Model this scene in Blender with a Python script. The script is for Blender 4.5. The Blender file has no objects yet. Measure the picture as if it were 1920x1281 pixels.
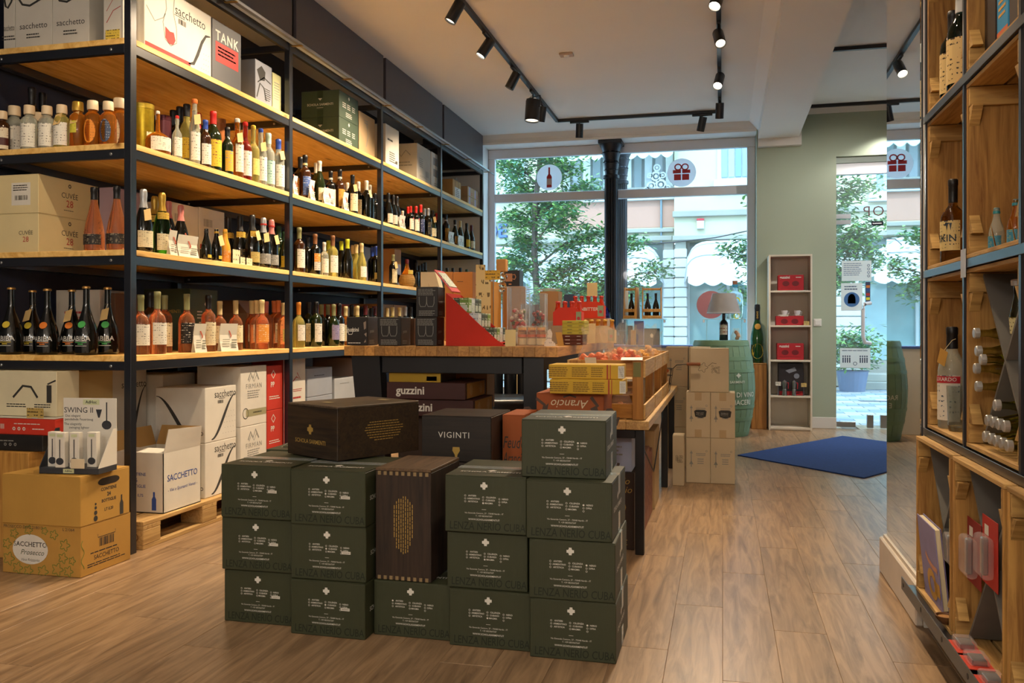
import bpy, bmesh, math, random
from mathutils import Vector, Matrix
random.seed(7)
D = bpy.data; S = bpy.context.scene; C = S.collection
PI = math.pi

# ---------------------------------------------------------------- camera
cam = D.cameras.new('camera'); camo = D.objects.new('camera', cam); C.objects.link(camo)
camo.location = (0, 0, 1.15)
camo.rotation_euler = (PI/2, 0, math.atan(395/1620))
cam.sensor_width = 36; cam.lens = 1620/1920*36
cam.shift_y = -24.5/1920
cam.clip_start = .05; cam.clip_end = 200
S.camera = camo
# ---------------------------------------------------------------- view, world, sun
S.view_settings.view_transform = 'Standard'; S.view_settings.look = 'None'
S.view_settings.gamma = 1; S.view_settings.use_curve_mapping = False
S.view_settings.exposure = 1.0
W = D.worlds.new('sky'); S.world = W; W.use_nodes = True
bg = W.node_tree.nodes['Background']
bg.inputs[0].default_value = (.52, .76, 1.0, 1); bg.inputs[1].default_value = 4.0
sun = D.lights.new('sun', 'SUN'); suno = D.objects.new('sun', sun); C.objects.link(suno)
sun.energy = 1.1; sun.angle = math.radians(3); sun.color = (1, .95, .86)
suno.rotation_euler = (math.radians(42), 0, math.radians(-12)); suno.location = (0, 0, 12)
WARM = (1, .77, .52)

# ---------------------------------------------------------------- colours and materials
def lin(h):
    if not isinstance(h, str): return tuple(h)+(1,) if len(h) == 3 else h
    h = h.lstrip('#'); o = []
    for i in (0, 2, 4):
        v = int(h[i:i+2], 16)/255
        o.append(v/12.92 if v <= .04045 else ((v+.055)/1.055)**2.4)
    return (*o, 1)
MC = {}
def newmat(name):
    m = D.materials.new(name); m.use_nodes = True
    nt = m.node_tree; return m, nt, nt.nodes['Principled BSDF']
def N(nt, kind, **kw):
    n = nt.nodes.new(kind)
    for k, v in kw.items():
        if k in n.inputs: n.inputs[k].default_value = v
        else: setattr(n, k, v)
    return n
def col(h, rough=.55, metal=0, var=.10, scale=9, spec=.5, coat=0):
    "plain coloured surface with slight procedural unevenness"
    key = ('col', h, rough, metal, var, scale, spec, coat)
    if key in MC: return MC[key]
    m, nt, b = newmat('paint_'+str(h).strip('#')); L = lin(h)
    tc = N(nt, 'ShaderNodeTexCoord'); n = N(nt, 'ShaderNodeTexNoise', Scale=scale, Detail=3.0)
    nt.links.new(tc.outputs['Object'], n.inputs['Vector'])
    mx = N(nt, 'ShaderNodeMix', data_type='RGBA')
    mx.inputs[6].default_value = tuple(x*(1-var) for x in L[:3])+(1,)
    mx.inputs[7].default_value = tuple(min(1, x*(1+var)) for x in L[:3])+(1,)
    nt.links.new(n.outputs['Fac'], mx.inputs[0]); nt.links.new(mx.outputs[2], b.inputs['Base Color'])
    b.inputs['Roughness'].default_value = rough; b.inputs['Metallic'].default_value = metal
    b.inputs['Specular IOR Level'].default_value = spec
    if coat: b.inputs['Coat Weight'].default_value = coat; b.inputs['Coat Roughness'].default_value = .1
    MC[key] = m; return m
def card(h, rough=.75):
    "corrugated cardboard: fine flute lines and blotches"
    key = ('card', h, rough)
    if key in MC: return MC[key]
    m, nt, b = newmat('cardboard_'+h.strip('#')); L = lin(h)
    tc = N(nt, 'ShaderNodeTexCoord')
    w = N(nt, 'ShaderNodeTexWave', Scale=45.0, Distortion=.6, bands_direction='X')
    n = N(nt, 'ShaderNodeTexNoise', Scale=6.0, Detail=5.0)
    nt.links.new(tc.outputs['Object'], w.inputs['Vector']); nt.links.new(tc.outputs['Object'], n.inputs['Vector'])
    mx = N(nt, 'ShaderNodeMix', data_type='RGBA')
    mx.inputs[6].default_value = tuple(x*.86 for x in L[:3])+(1,); mx.inputs[7].default_value = tuple(min(1, x*1.1) for x in L[:3])+(1,)
    nt.links.new(n.outputs['Fac'], mx.inputs[0]); nt.links.new(mx.outputs[2], b.inputs['Base Color'])
    bp = N(nt, 'ShaderNodeBump', Strength=.06, Distance=.002); nt.links.new(w.outputs['Fac'], bp.inputs['Height'])
    nt.links.new(bp.outputs[0], b.inputs['Normal'])
    b.inputs['Roughness'].default_value = rough
    MC[key] = m; return m
def wood(h1, h2, axis='Y', rough=.55, scale=3.0, knots=True, key=None, rnd=.0, stretch=14):
    "sawn timber, grain along one object axis, optional per-piece tone"
    k = ('wood', h1, h2, axis, rough, scale, knots, rnd, stretch)
    if k in MC: return MC[k]
    m, nt, b = newmat('timber_'+h1.strip('#')); tc = N(nt, 'ShaderNodeTexCoord')
    mp = N(nt, 'ShaderNodeMapping'); sc = [stretch]*3; sc['XYZ'.index(axis)] = 1.0; mp.inputs['Scale'].default_value = sc
    oi = N(nt, 'ShaderNodeObjectInfo')
    va = N(nt, 'ShaderNodeVectorMath', operation='ADD'); cb = N(nt, 'ShaderNodeCombineXYZ')
    ml = N(nt, 'ShaderNodeMath', operation='MULTIPLY'); ml.inputs[1].default_value = 37.0
    nt.links.new(oi.outputs['Random'], ml.inputs[0])
    for i in range(3): nt.links.new(ml.outputs[0], cb.inputs[i])
    nt.links.new(tc.outputs['Object'], va.inputs[0]); nt.links.new(cb.outputs[0], va.inputs[1])
    nt.links.new(va.outputs[0], mp.inputs['Vector'])
    n = N(nt, 'ShaderNodeTexNoise', Scale=scale, Detail=6.0, Roughness=.62, Distortion=1.1); nt.links.new(mp.outputs[0], n.inputs['Vector'])
    r = N(nt, 'ShaderNodeValToRGB'); r.color_ramp.elements[0].color = lin(h2); r.color_ramp.elements[1].color = lin(h1)
    r.color_ramp.elements[0].position = .28; r.color_ramp.elements[1].position = .62
    nt.links.new(n.outputs['Fac'], r.inputs[0]); last = r.outputs[0]
    if knots:
        mp2 = N(nt, 'ShaderNodeMapping'); s2 = [9.0]*3; s2['XYZ'.index(axis)] = 3.0; mp2.inputs['Scale'].default_value = s2
        nt.links.new(va.outputs[0], mp2.inputs['Vector'])
        vo = N(nt, 'ShaderNodeTexVoronoi', Scale=.55); nt.links.new(mp2.outputs[0], vo.inputs['Vector'])
        kr = N(nt, 'ShaderNodeValToRGB'); kr.color_ramp.elements[0].position = .03; kr.color_ramp.elements[1].position = .13
        kr.color_ramp.elements[0].color = (.30, .22, .16, 1); kr.color_ramp.elements[1].color = (1, 1, 1, 1)
        nt.links.new(vo.outputs['Distance'], kr.inputs[0])
        mm = N(nt, 'ShaderNodeMix', data_type='RGBA', blend_type='MULTIPLY'); mm.inputs[0].default_value = 1
        nt.links.new(last, mm.inputs[6]); nt.links.new(kr.outputs[0], mm.inputs[7]); last = mm.outputs[2]
    if rnd:
        hs = N(nt, 'ShaderNodeHueSaturation'); mr = N(nt, 'ShaderNodeMapRange')
        mr.inputs[3].default_value = 1-rnd; mr.inputs[4].default_value = 1+rnd
        nt.links.new(oi.outputs['Random'], mr.inputs[0]); nt.links.new(mr.outputs[0], hs.inputs['Value'])
        nt.links.new(last, hs.inputs['Color']); last = hs.outputs[0]
    nt.links.new(last, b.inputs['Base Color'])
    bp = N(nt, 'ShaderNodeBump', Strength=.12, Distance=.003); nt.links.new(n.outputs['Fac'], bp.inputs['Height']); nt.links.new(bp.outputs[0], b.inputs['Normal'])
    b.inputs['Roughness'].default_value = rough
    MC[k] = m; return m
def glass(h, rough=.04, trans=1.0, ior=1.36, name='glass'):
    key = ('glass', h, rough, trans, ior)
    if key in MC: return MC[key]
    m, nt, b = newmat(name+'_'+h.strip('#')); L = lin(h)
    n = N(nt, 'ShaderNodeTexNoise', Scale=3.0); mx = N(nt, 'ShaderNodeMix', data_type='RGBA')
    mx.inputs[6].default_value = tuple(x*.94 for x in L[:3])+(1,); mx.inputs[7].default_value = L
    nt.links.new(n.outputs['Fac'], mx.inputs[0]); nt.links.new(mx.outputs[2], b.inputs['Base Color'])
    b.inputs['Transmission Weight'].default_value = trans; b.inputs['Roughness'].default_value = rough; b.inputs['IOR'].default_value = ior
    MC[key] = m; return m
def clear(h='#ffffff', fac=.88, rough=.03, edge=.25):
    "thin clear sheet (film, acrylic, pane): transparent with a faint gloss"
    key = ('clear', h, fac, rough, edge)
    if key in MC: return MC[key]
    m, nt, b = newmat('clear_sheet'); out = nt.nodes['Material Output']
    tr = N(nt, 'ShaderNodeBsdfTransparent', Color=lin(h)); ms = N(nt, 'ShaderNodeMixShader')
    b.inputs['Base Color'].default_value = lin('#f4f8fa'); b.inputs['Roughness'].default_value = rough; b.inputs['Specular IOR Level'].default_value = .6
    n = N(nt, 'ShaderNodeTexNoise', Scale=7.0); mr = N(nt, 'ShaderNodeMapRange'); mr.inputs[3].default_value = fac-.04; mr.inputs[4].default_value = min(1, fac+.04)
    lw = N(nt, 'ShaderNodeLayerWeight', Blend=.3); pw = N(nt, 'ShaderNodeMath', operation='POWER'); pw.inputs[1].default_value = 2.5; mu = N(nt, 'ShaderNodeMath', operation='MULTIPLY'); mu.inputs[1].default_value = edge
    sb = N(nt, 'ShaderNodeMath', operation='SUBTRACT', use_clamp=True); nt.links.new(lw.outputs['Facing'], pw.inputs[0]); nt.links.new(pw.outputs[0], mu.inputs[0]); nt.links.new(mu.outputs[0], sb.inputs[1])
    nt.links.new(n.outputs['Fac'], mr.inputs[0]); nt.links.new(mr.outputs[0], sb.inputs[0]); nt.links.new(sb.outputs[0], ms.inputs[0])
    nt.links.new(b.outputs[0], ms.inputs[1]); nt.links.new(tr.outputs[0], ms.inputs[2]); nt.links.new(ms.outputs[0], out.inputs[0])
    MC[key] = m; return m
def printed(h, ink, n=9.0, dens=.55, axis=2):
    "paper label with lines of small illegible print across its own bounding box"
    key = ('printed', h, ink, n, dens, axis)
    if key in MC: return MC[key]
    m, nt, b = newmat('printed_paper'); tc = N(nt, 'ShaderNodeTexCoord'); sp = N(nt, 'ShaderNodeSeparateXYZ')
    nt.links.new(tc.outputs['Generated'], sp.inputs[0])
    mu = N(nt, 'ShaderNodeMath', operation='MULTIPLY'); mu.inputs[1].default_value = n
    fr = N(nt, 'ShaderNodeMath', operation='FRACT'); gt = N(nt, 'ShaderNodeMath', operation='GREATER_THAN'); gt.inputs[1].default_value = 1-.34
    nt.links.new(sp.outputs[axis], mu.inputs[0]); nt.links.new(mu.outputs[0], fr.inputs[0]); nt.links.new(fr.outputs[0], gt.inputs[0])
    mp = N(nt, 'ShaderNodeMapping'); s3 = [5.0]*3; s3[axis] = n; mp.inputs['Scale'].default_value = s3
    no = N(nt, 'ShaderNodeTexNoise', Scale=1.5, Detail=1.0); nt.links.new(tc.outputs['Generated'], mp.inputs[0]); nt.links.new(mp.outputs[0], no.inputs['Vector'])
    g2 = N(nt, 'ShaderNodeMath', operation='GREATER_THAN'); g2.inputs[1].default_value = dens; nt.links.new(no.outputs['Fac'], g2.inputs[0])
    an = N(nt, 'ShaderNodeMath', operation='MULTIPLY'); nt.links.new(gt.outputs[0], an.inputs[0]); nt.links.new(g2.outputs[0], an.inputs[1])
    mx = N(nt, 'ShaderNodeMix', data_type='RGBA'); mx.inputs[6].default_value = lin(h); mx.inputs[7].default_value = lin(ink)
    nt.links.new(an.outputs[0], mx.inputs[0]); nt.links.new(mx.outputs[2], b.inputs['Base Color']); b.inputs['Roughness'].default_value = .6
    MC[key] = m; return m
def paper(h, fac=.5):
    "thin paper that daylight shines through"
    key = ('paper', h, fac)
    if key in MC: return MC[key]
    m, nt, b = newmat('thin_paper'); out = nt.nodes['Material Output']; b.inputs['Roughness'].default_value = .7
    n = N(nt, 'ShaderNodeTexNoise', Scale=20.0); mx = N(nt, 'ShaderNodeMix', data_type='RGBA'); L = lin(h)
    mx.inputs[6].default_value = tuple(x*.95 for x in L[:3])+(1,); mx.inputs[7].default_value = L; nt.links.new(n.outputs['Fac'], mx.inputs[0]); nt.links.new(mx.outputs[2], b.inputs['Base Color'])
    tr = N(nt, 'ShaderNodeBsdfTranslucent'); nt.links.new(mx.outputs[2], tr.inputs['Color']); ms = N(nt, 'ShaderNodeMixShader'); ms.inputs[0].default_value = fac
    nt.links.new(b.outputs[0], ms.inputs[1]); nt.links.new(tr.outputs[0], ms.inputs[2]); nt.links.new(ms.outputs[0], out.inputs[0]); MC[key] = m; return m
def emit(h, s):
    key = ('emit', h, s)
    if key in MC: return MC[key]
    m, nt, b = newmat('lamp_glow'); b.inputs['Emission Color'].default_value = lin(h); b.inputs['Emission Strength'].default_value = s
    MC[key] = m; return m

# ---------------------------------------------------------------- mesh builder
TX = {}
def glyphs(s, bold=0, shear=0, space=1.0):
    k = (s, bold, shear, space)
    if k in TX: return TX[k]
    cu = D.curves.new('t', 'FONT'); cu.body = s; cu.size = 1; cu.resolution_u = 2; cu.offset = bold; cu.shear = shear; cu.space_character = space
    cu.align_x = 'CENTER'; cu.align_y = 'CENTER'
    ob = D.objects.new('t', cu); me = D.meshes.new_from_object(ob)
    r = ([tuple(v.co[:2]) for v in me.vertices], [tuple(p.vertices) for p in me.polygons])
    D.objects.remove(ob); D.curves.remove(cu); D.meshes.remove(me)
    TX[k] = r; return r
class MB:
    def __init__(s): s.v = []; s.f = []
    def add(s, vs, fs):
        o = len(s.v); s.v += [tuple(v) for v in vs]; s.f += [tuple(i+o for i in f) for f in fs]; return s
    def box(s, x0, x1, y0, y1, z0, z1, M=None):
        vs = [Vector(p) for p in ((x0,y0,z0),(x1,y0,z0),(x1,y1,z0),(x0,y1,z0),(x0,y0,z1),(x1,y0,z1),(x1,y1,z1),(x0,y1,z1))]
        if M: vs = [M @ v for v in vs]
        return s.add(vs, [(3,2,1,0),(4,5,6,7),(0,1,5,4),(1,2,6,5),(2,3,7,6),(3,0,4,7)])
    def bevbox(s, x0, x1, y0, y1, z0, z1, b=.002, seg=1, M=None):
        bm = bmesh.new(); bmesh.ops.create_cube(bm, size=1)
        for v in bm.verts: v.co = ((x0+x1)/2+v.co.x*(x1-x0), (y0+y1)/2+v.co.y*(y1-y0), (z0+z1)/2+v.co.z*(z1-z0))
        bmesh.ops.bevel(bm, geom=list(bm.edges), offset=b, segments=seg, profile=.5, affect='EDGES')
        bm.verts.index_update()
        s.add([(M @ v.co) if M else v.co for v in bm.verts], [[v.index for v in f.verts] for f in bm.faces]); bm.free(); return s
    def prism(s, pts, d):
        n = len(pts); P = [Vector(p) for p in pts]; d = Vector(d)
        return s.add(P+[p+d for p in P], [tuple(range(n))[::-1], tuple(range(n, 2*n))]+[(i, (i+1) % n, n+(i+1) % n, n+i) for i in range(n)])
    def lathe(s, prof, n=18, c=(0,0,0), M=None):
        vs = []; fs = []; m = len(prof)
        for r, z in prof:
            for i in range(n):
                a = 2*PI*i/n; v = Vector((c[0]+r*math.cos(a), c[1]+r*math.sin(a), c[2]+z)); vs.append(M @ v if M else v)
        for j in range(m-1):
            for i in range(n): fs.append((j*n+i, j*n+(i+1) % n, (j+1)*n+(i+1) % n, (j+1)*n+i))
        if prof[0][0] > 1e-5: fs.append(tuple(range(n))[::-1])
        if prof[-1][0] > 1e-5: fs.append(tuple(range((m-1)*n, m*n)))
        return s.add(vs, fs)
    def tube(s, pts, r, n=6, r1=None):
        P = [Vector(p) for p in pts]; m = len(P); vs = []; fs = []
        for j, p in enumerate(P):
            t = (P[min(j+1, m-1)]-P[max(j-1, 0)]).normalized()
            a = t.cross(Vector((0,0,1)) if abs(t.z) < .9 else Vector((1,0,0))).normalized(); b = t.cross(a)
            rr = r if r1 is None else r+(r1-r)*j/(m-1)
            for i in range(n): vs.append(p+a*rr*math.cos(2*PI*i/n)+b*rr*math.sin(2*PI*i/n))
        for j in range(m-1):
            for i in range(n): fs.append((j*n+i, j*n+(i+1) % n, (j+1)*n+(i+1) % n, (j+1)*n+i))
        fs += [tuple(range(n))[::-1], tuple(range((m-1)*n, m*n))]
        return s.add(vs, fs)
    def patch(s, r, z0, z1, a0, a1, n=8, t=.0004, sx=1):
        vs = []; fs = []
        for i in range(n+1):
            a = a0+(a1-a0)*i/n
            vs += [(r*math.cos(a), r*math.sin(a), z0), (r*math.cos(a), r*math.sin(a), z1)]
        for i in range(n): fs.append((2*i, 2*i+2, 2*i+3, 2*i+1))
        return s.add(vs, fs)
    # flat print: o origin, r right, u up
    def text(s, t, size, o, r, u, bold=0, shear=0, space=1.0, fit=None, sy=1.0):
        vs, fs = glyphs(t, bold, shear, space); o = Vector(o); r = Vector(r); u = Vector(u)
        k = size
        if fit:
            w = max(v[0] for v in vs)-min(v[0] for v in vs); k = fit/w
        return s.add([o+r*(x*k)+u*(y*(k if fit and not size else size)*sy) for x, y in vs], fs)
    def rect(s, o, r, u, w, h):
        o = Vector(o); r = Vector(r)*w/2; u = Vector(u)*h/2
        return s.add([o-r-u, o+r-u, o+r+u, o-r+u], [(0,1,2,3)])
    def ring(s, o, r, u, R, rin=0, n=12, sx=1.0):
        o = Vector(o); r = Vector(r); u = Vector(u)
        pt = [(math.cos(2*PI*i/n), math.sin(2*PI*i/n)) for i in range(n)]
        if rin <= 0: return s.add([o+r*x*R*sx+u*y*R for x, y in pt], [tuple(range(n))])
        return s.add([o+r*x*R*sx+u*y*R for x, y in pt]+[o+r*x*rin*sx+u*y*rin for x, y in pt], [(i, (i+1) % n, n+(i+1) % n, n+i) for i in range(n)])
    def poly(s, o, r, u, pts):
        o = Vector(o); r = Vector(r); u = Vector(u)
        return s.add([o+r*x+u*y for x, y in pts], [tuple(range(len(pts)))])
    def line(s, o, r, u, pts, w):
        o = Vector(o); r = Vector(r); u = Vector(u); vs = []; n = len(pts)
        for i, (x, y) in enumerate(pts):
            a = pts[max(i-1, 0)]; b = pts[min(i+1, n-1)]; dx, dy = b[0]-a[0], b[1]-a[1]; l = math.hypot(dx, dy) or 1
            ww = w[i] if isinstance(w, (list, tuple)) else w
            nx, ny = -dy/l*ww/2, dx/l*ww/2
            vs += [o+r*(x+nx)+u*(y+ny), o+r*(x-nx)+u*(y-ny)]
        return s.add(vs, [(2*i, 2*i+1, 2*i+3, 2*i+2) for i in range(n-1)])
    def mesh(s, name, mat=None, smooth=False):
        me = D.meshes.new(name); me.from_pydata(s.v, [], s.f); me.update()
        if mat:
            me.materials.append(mat)
        if smooth:
            me.polygons.foreach_set('use_smooth', [True]*len(me.polygons))
            me.set_sharp_from_angle(angle=math.radians(40))
        return me
def obj(name, me, parent=None, loc=(0,0,0), rot=(0,0,0), mat=None, smooth=False):
    if isinstance(me, MB): me = me.mesh(name, mat, smooth)
    o = D.objects.new(name, me); C.objects.link(o); o.location = loc; o.rotation_euler = rot
    if parent: o.parent = parent
    return o
def tag(o, label=None, cat=None, group=None, kind=None):
    if label: o['label'] = label
    if cat: o['category'] = cat
    if group: o['group'] = group
    if kind: o['kind'] = kind
    return o
def thing(name, label, cat, loc=(0,0,0), rz=0, group=None):
    o = D.objects.new(name, None); C.objects.link(o); o.empty_display_size = .05
    o.location = loc; o.rotation_euler = (0, 0, rz); return tag(o, label, cat, group)
def place(kit, name, label, cat, loc, rz=0, group=None, scale=1, rot=None):
    "a thing with its parts; kit = [(part name, mesh data, [(sub-part name, mesh data)])] shares mesh data between copies"
    t = thing(name, label, cat, loc, rz, group)
    if rot: t.rotation_euler = rot
    t.scale = (scale,)*3 if not isinstance(scale, tuple) else scale
    for pn, me, subs in kit:
        p = obj(pn, me, t)
        for sn, sm in subs: obj(sn, sm, p)
    return t
FACES = {'F': lambda w,d,h: ((0,-d/2-.0007,h/2),(1,0,0),(0,0,1)), 'R': lambda w,d,h: ((w/2+.0007,0,h/2),(0,1,0),(0,0,1)),
         'L': lambda w,d,h: ((-w/2-.0007,0,h/2),(0,-1,0),(0,0,1)), 'T': lambda w,d,h: ((0,0,h+.0027),(1,0,0),(0,1,0)),
         'B': lambda w,d,h: ((0,d/2+.0007,h/2),(-1,0,0),(0,0,1))}
def draw(mb, it, w, d, h):
    "one print item on a carton face"
    o, r, u = FACES[it[1]](w, d, h); o = Vector(o); r = Vector(r); u = Vector(u); k = it[0]
    if k == 't':   # text: face, string, size, dx, dy, options
        q = it[6] if len(it) > 6 else {}
        rr, uu = r, u
        if q.get('flip'): rr, uu = -r, -u
        if q.get('turn'): rr, uu = u, -r
        gv = glyphs(it[2], q.get('bold', 0), q.get('shear', 0), q.get('space', 1.0))[0]
        tw = (max(v[0] for v in gv)-min(v[0] for v in gv))*it[3]; fw = {'F': w, 'B': w, 'T': w, 'R': d, 'L': d}[it[1]]
        lim = 2*(fw*.485-abs(it[4])) if not q.get('turn') else 9
        mb.text(it[2], it[3], o+r*it[4]+u*it[5], rr*min(1, lim/tw), uu, q.get('bold', 0), q.get('shear', 0), q.get('space', 1.0), None, q.get('sy', 1.0))
    elif k == 'r': mb.rect(o+r*it[2]+u*it[3], r, u, it[4], it[5])
    elif k == 'o': mb.ring(o+r*it[2]+u*it[3], r, u, it[4], it[5], it[6] if len(it) > 6 else 12, it[7] if len(it) > 7 else 1.0)
    elif k == 'p': mb.poly(o+r*.00002, r, u, it[2])
    elif k == 'l': mb.line(o, r, u, it[2], it[3])
    elif k == 'm':  # block of illegible lines: dx,dy,w,line height,rows
        rnd = random.Random(int(abs(it[2]*1000)+abs(it[3]*7000)+it[6]*13))
        for i in range(it[6]):
            x = it[2]-it[4]/2; y = it[3]-i*it[5]
            end = it[2]+it[4]/2*(1-rnd.random()*.35)
            while x < end:
                l = min(rnd.uniform(.18, .42)*it[4]*.5, end-x); mb.rect(o+r*(x+l/2)+u*y, r, u, l, it[5]*.42); x += l+it[4]*.02
    elif k == 'b':  # barcode: dx,dy,w,h
        rnd = random.Random(3); x = it[2]-it[4]/2
        while x < it[2]+it[4]/2:
            l = rnd.choice((.02, .035, .05))*it[4]; mb.rect(o+r*(x+l/2)+u*it[3], r, u, l, it[5]); x += l+rnd.choice((.02, .03, .05))*it[4]
CART = {}
def carton_kit(w, d, h, mat, prints=(), tape=None, flaps=True, seam='X', key=None):
    if key and key in CART: return CART[key]
    kit = [('body', MB().bevbox(-w/2, w/2, -d/2, d/2, 0, h-(.003 if flaps else 0), .0025).mesh('body', mat), [])]
    if flaps:
        g = .0012; a = MB(); b = MB()
        if seam == 'X':
            a.box(-w/2+.001, w/2-.001, -d/2+.001, -g, h-.003, h); b.box(-w/2+.001, w/2-.001, g, d/2-.001, h-.003, h)
        else:
            a.box(-w/2+.001, -g, -d/2+.001, d/2-.001, h-.003, h); b.box(g, w/2-.001, -d/2+.001, d/2-.001, h-.003, h)
        kit += [('flap', a.mesh('flap', mat), []), ('flap', b.mesh('flap', mat), [])]
    if tape:
        t = MB(); tw = .025; z = h+.001
        if seam == 'X':
            t.box(-w/2-.001, w/2+.001, -tw, tw, h, z); t.box(-w/2-.0012, -w/2, -tw, tw, h-.07, z); t.box(w/2, w/2+.0012, -tw, tw, h-.07, z)
            t.box(w/2, w/2+.0012, -tw, tw, .004, .07); t.box(-w/2-.0012, -w/2, -tw, tw, .004, .07)
        else:
            t.box(-tw, tw, -d/2-.001, d/2+.001, h, z); t.box(-tw, tw, -d/2-.0012, -d/2, h-.06, z); t.box(-tw, tw, -d/2-.0012, -d/2, .004, .06)
        kit.append(('tape', t.mesh('tape', tape), []))
    for pn, pm, items in prints:
        for fc in 'FRTLB':
            mb = MB()
            for it in items:
                if it[1] == fc: draw(mb, it, w, d, h)
            if mb.v: kit.append((pn, mb.mesh(pn, pm), []))
    if key: CART[key] = kit
    return kit
def carton(name, label, ext, mat, prints=(), tape=None, flaps=True, seam='X', group=None, cat='box', rz=0, key=None):
    x0, x1, y0, y1, z0, z1 = ext
    kit = carton_kit(x1-x0, y1-y0, z1-z0, mat, prints, tape, flaps, seam, key)
    return place(kit, name, label, cat, ((x0+x1)/2, (y0+y1)/2, z0), rz, group)

# ================================================================ THE ROOM
def struct(name, mb, mat, loc=(0,0,0), smooth=False, parent=None):
    o = obj(name, mb, parent, loc, mat=mat, smooth=smooth)
    if not parent: o['kind'] = 'structure'
    return o
WHITE = col('#e6e2dc', .85, var=.03, scale=2)
GREENW = col('#a3ae9a', .85, var=.04, scale=2)
TRIMW = col('#d9d6d0', .5, var=.03)
FRAMEW = col('#d4d6dc', .4, var=.03)
BLK = col('#15151a', .38, var=.15, spec=.6)
OAK = wood('#a98a68', '#70573f', 'Y', .33, 2.2, False, rnd=.10, stretch=12)
FY = 10.5; ZC = 3.57; ZR = 3.68; ZB = 3.35
fl = struct('floor', MB().box(-3.9, 3.2, -3, FY+.4, -.12, -.012), col('#5a4a3a', .8))
pl_me = MB().bevbox(-.0948, .0948, -.644, .644, -.012, 0, .0012).mesh('plank', OAK)
rest = MB()
k = 0
for i in range(37):
    x = -3.8+.095+i*.19; off = (i*.53) % 1.29
    for j in range(-3, 9):
        y = j*1.29-.6+off
        if y+.645 < -2.9 or y-.645 > FY+.3: continue
        vis = 1.0 < y < 10.6 and -3.7 < x < 2.3 and k < 298
        if vis and y > 1.5 and (x < y*1.0+.4) and (x > -.95*y-.4):
            obj('plank', pl_me, fl, (x, y, 0)); k += 1
        else: rest.box(x-.0948, x+.0948, y-.644, y+.644, -.012, 0)
st = obj('plank_field', rest, fl, mat=OAK); st['kind'] = 'stuff'
# ceilings and beam
struct('ceiling', MB().box(-3.9, .40, -3, FY, ZC, ZC+.15), WHITE)
struct('ceiling_entrance', MB().box(.40, 3.2, -3, FY, ZR, ZR+.15), WHITE)
bm_ = MB().box(.40, .85, -3, FY, ZB, ZR+.1); struct('ceiling_beam', bm_, WHITE)
struct('trim_1', MB().prism([(.30,-3,ZC),(.40,-3,ZC),(.40,-3,ZC-.10)], (0,FY+3,0)), WHITE)
# walls
struct('wall_left', MB().box(-3.97, -3.86, -3, FY+.5, 0, ZC), col('#3c3f4c', .7))
struct('wall_back', MB().box(-3.9, 3.2, -3.15, -3, 0, ZR), WHITE)
struct('wall_right', MB().box(3.1, 3.25, -3, FY+.4, 0, ZR), WHITE)
wf = MB()                                   # far wall around the shop window and the door
WX0, WX1, WZ0, WZ1 = -2.95, .385, .30, 3.46
DX0, DX1, DZ1 = 1.265, 2.45, 3.12
wf.box(-3.9, WX0, FY, FY+.42, 0, ZC+.1); wf.box(WX0, WX1, FY, FY+.42, WZ1, ZC+.1); wf.box(WX0, WX1, FY, FY+.42, -.1, WZ0)
wo = struct('wall_far', wf, WHITE)
wg = MB(); wg.box(WX1, DX0, FY, FY+.42, 0, ZR+.1); wg.box(DX0, DX1, FY, FY+.42, DZ1, ZR+.1); wg.box(DX1, 3.2, FY, FY+.42, 0, ZR+.1)
struct('wall_far_green', wg, GREENW)
co = MB()
for a, b in ((-3.8, .40),): co.prism([(a,FY-.06,ZC),(a,FY,ZC),(a,FY,ZC-.08),(a,FY-.012,ZC-.08),(a,FY-.02,ZC-.05)], (b-a,0,0))
struct('trim_2', co, TRIMW)
co = MB().prism([(.85,FY-.05,ZR),(.85,FY,ZR),(.85,FY,ZR-.06),(.85,FY-.015,ZR-.06)], (2.2,0,0)); struct('trim_3', co, TRIMW)
bc = MB().box(.40, .88, FY-.09, FY+.001, ZB-.09, ZB+.1); struct('trim_4', bc, TRIMW)
struct('baseboard_far', MB().bevbox(WX1+.01, DX0, FY-.018, FY, 0, .13, .004), TRIMW)
# pillar with mirror on the right
struct('wall_pillar', MB().box(.752, 1.30, 3.60, 4.325, 0, ZR), WHITE)
struct('wall_partition', MB().box(1.16, 1.30, -3, 3.60, 0, ZR), WHITE)
struct('baseboard_right', MB().bevbox(.722, .752, 3.605, 4.40, 0, .165, .006).box(.735,.752,3.605,4.37,.165,.182), col('#cfc4b6', .5))
mm, nt, b = newmat('mirror_silver'); b.inputs['Metallic'].default_value = 1; b.inputs['Roughness'].default_value = .012
nn = N(nt, 'ShaderNodeTexNoise', Scale=1.2); mx = N(nt, 'ShaderNodeMix', data_type='RGBA'); mx.inputs[6].default_value = (.80,.84,.82,1); mx.inputs[7].default_value = (.86,.89,.87,1)
nt.links.new(nn.outputs['Fac'], mx.inputs[0]); nt.links.new(mx.outputs[2], b.inputs['Base Color'])
mr_ = thing('wall_mirror', 'tall frameless mirror on the pillar beside the crate rack', 'mirror', (.745, 3.95, .183))
obj('mirror_glass', MB().box(-.004, .0, -.335, .365, 0, 3.36), mr_, mat=mm)
obj('mirror_backing', MB().box(.0002, .0065, -.337, .367, 0, 3.36), mr_, mat=col('#2b2b2e', .5))
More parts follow.
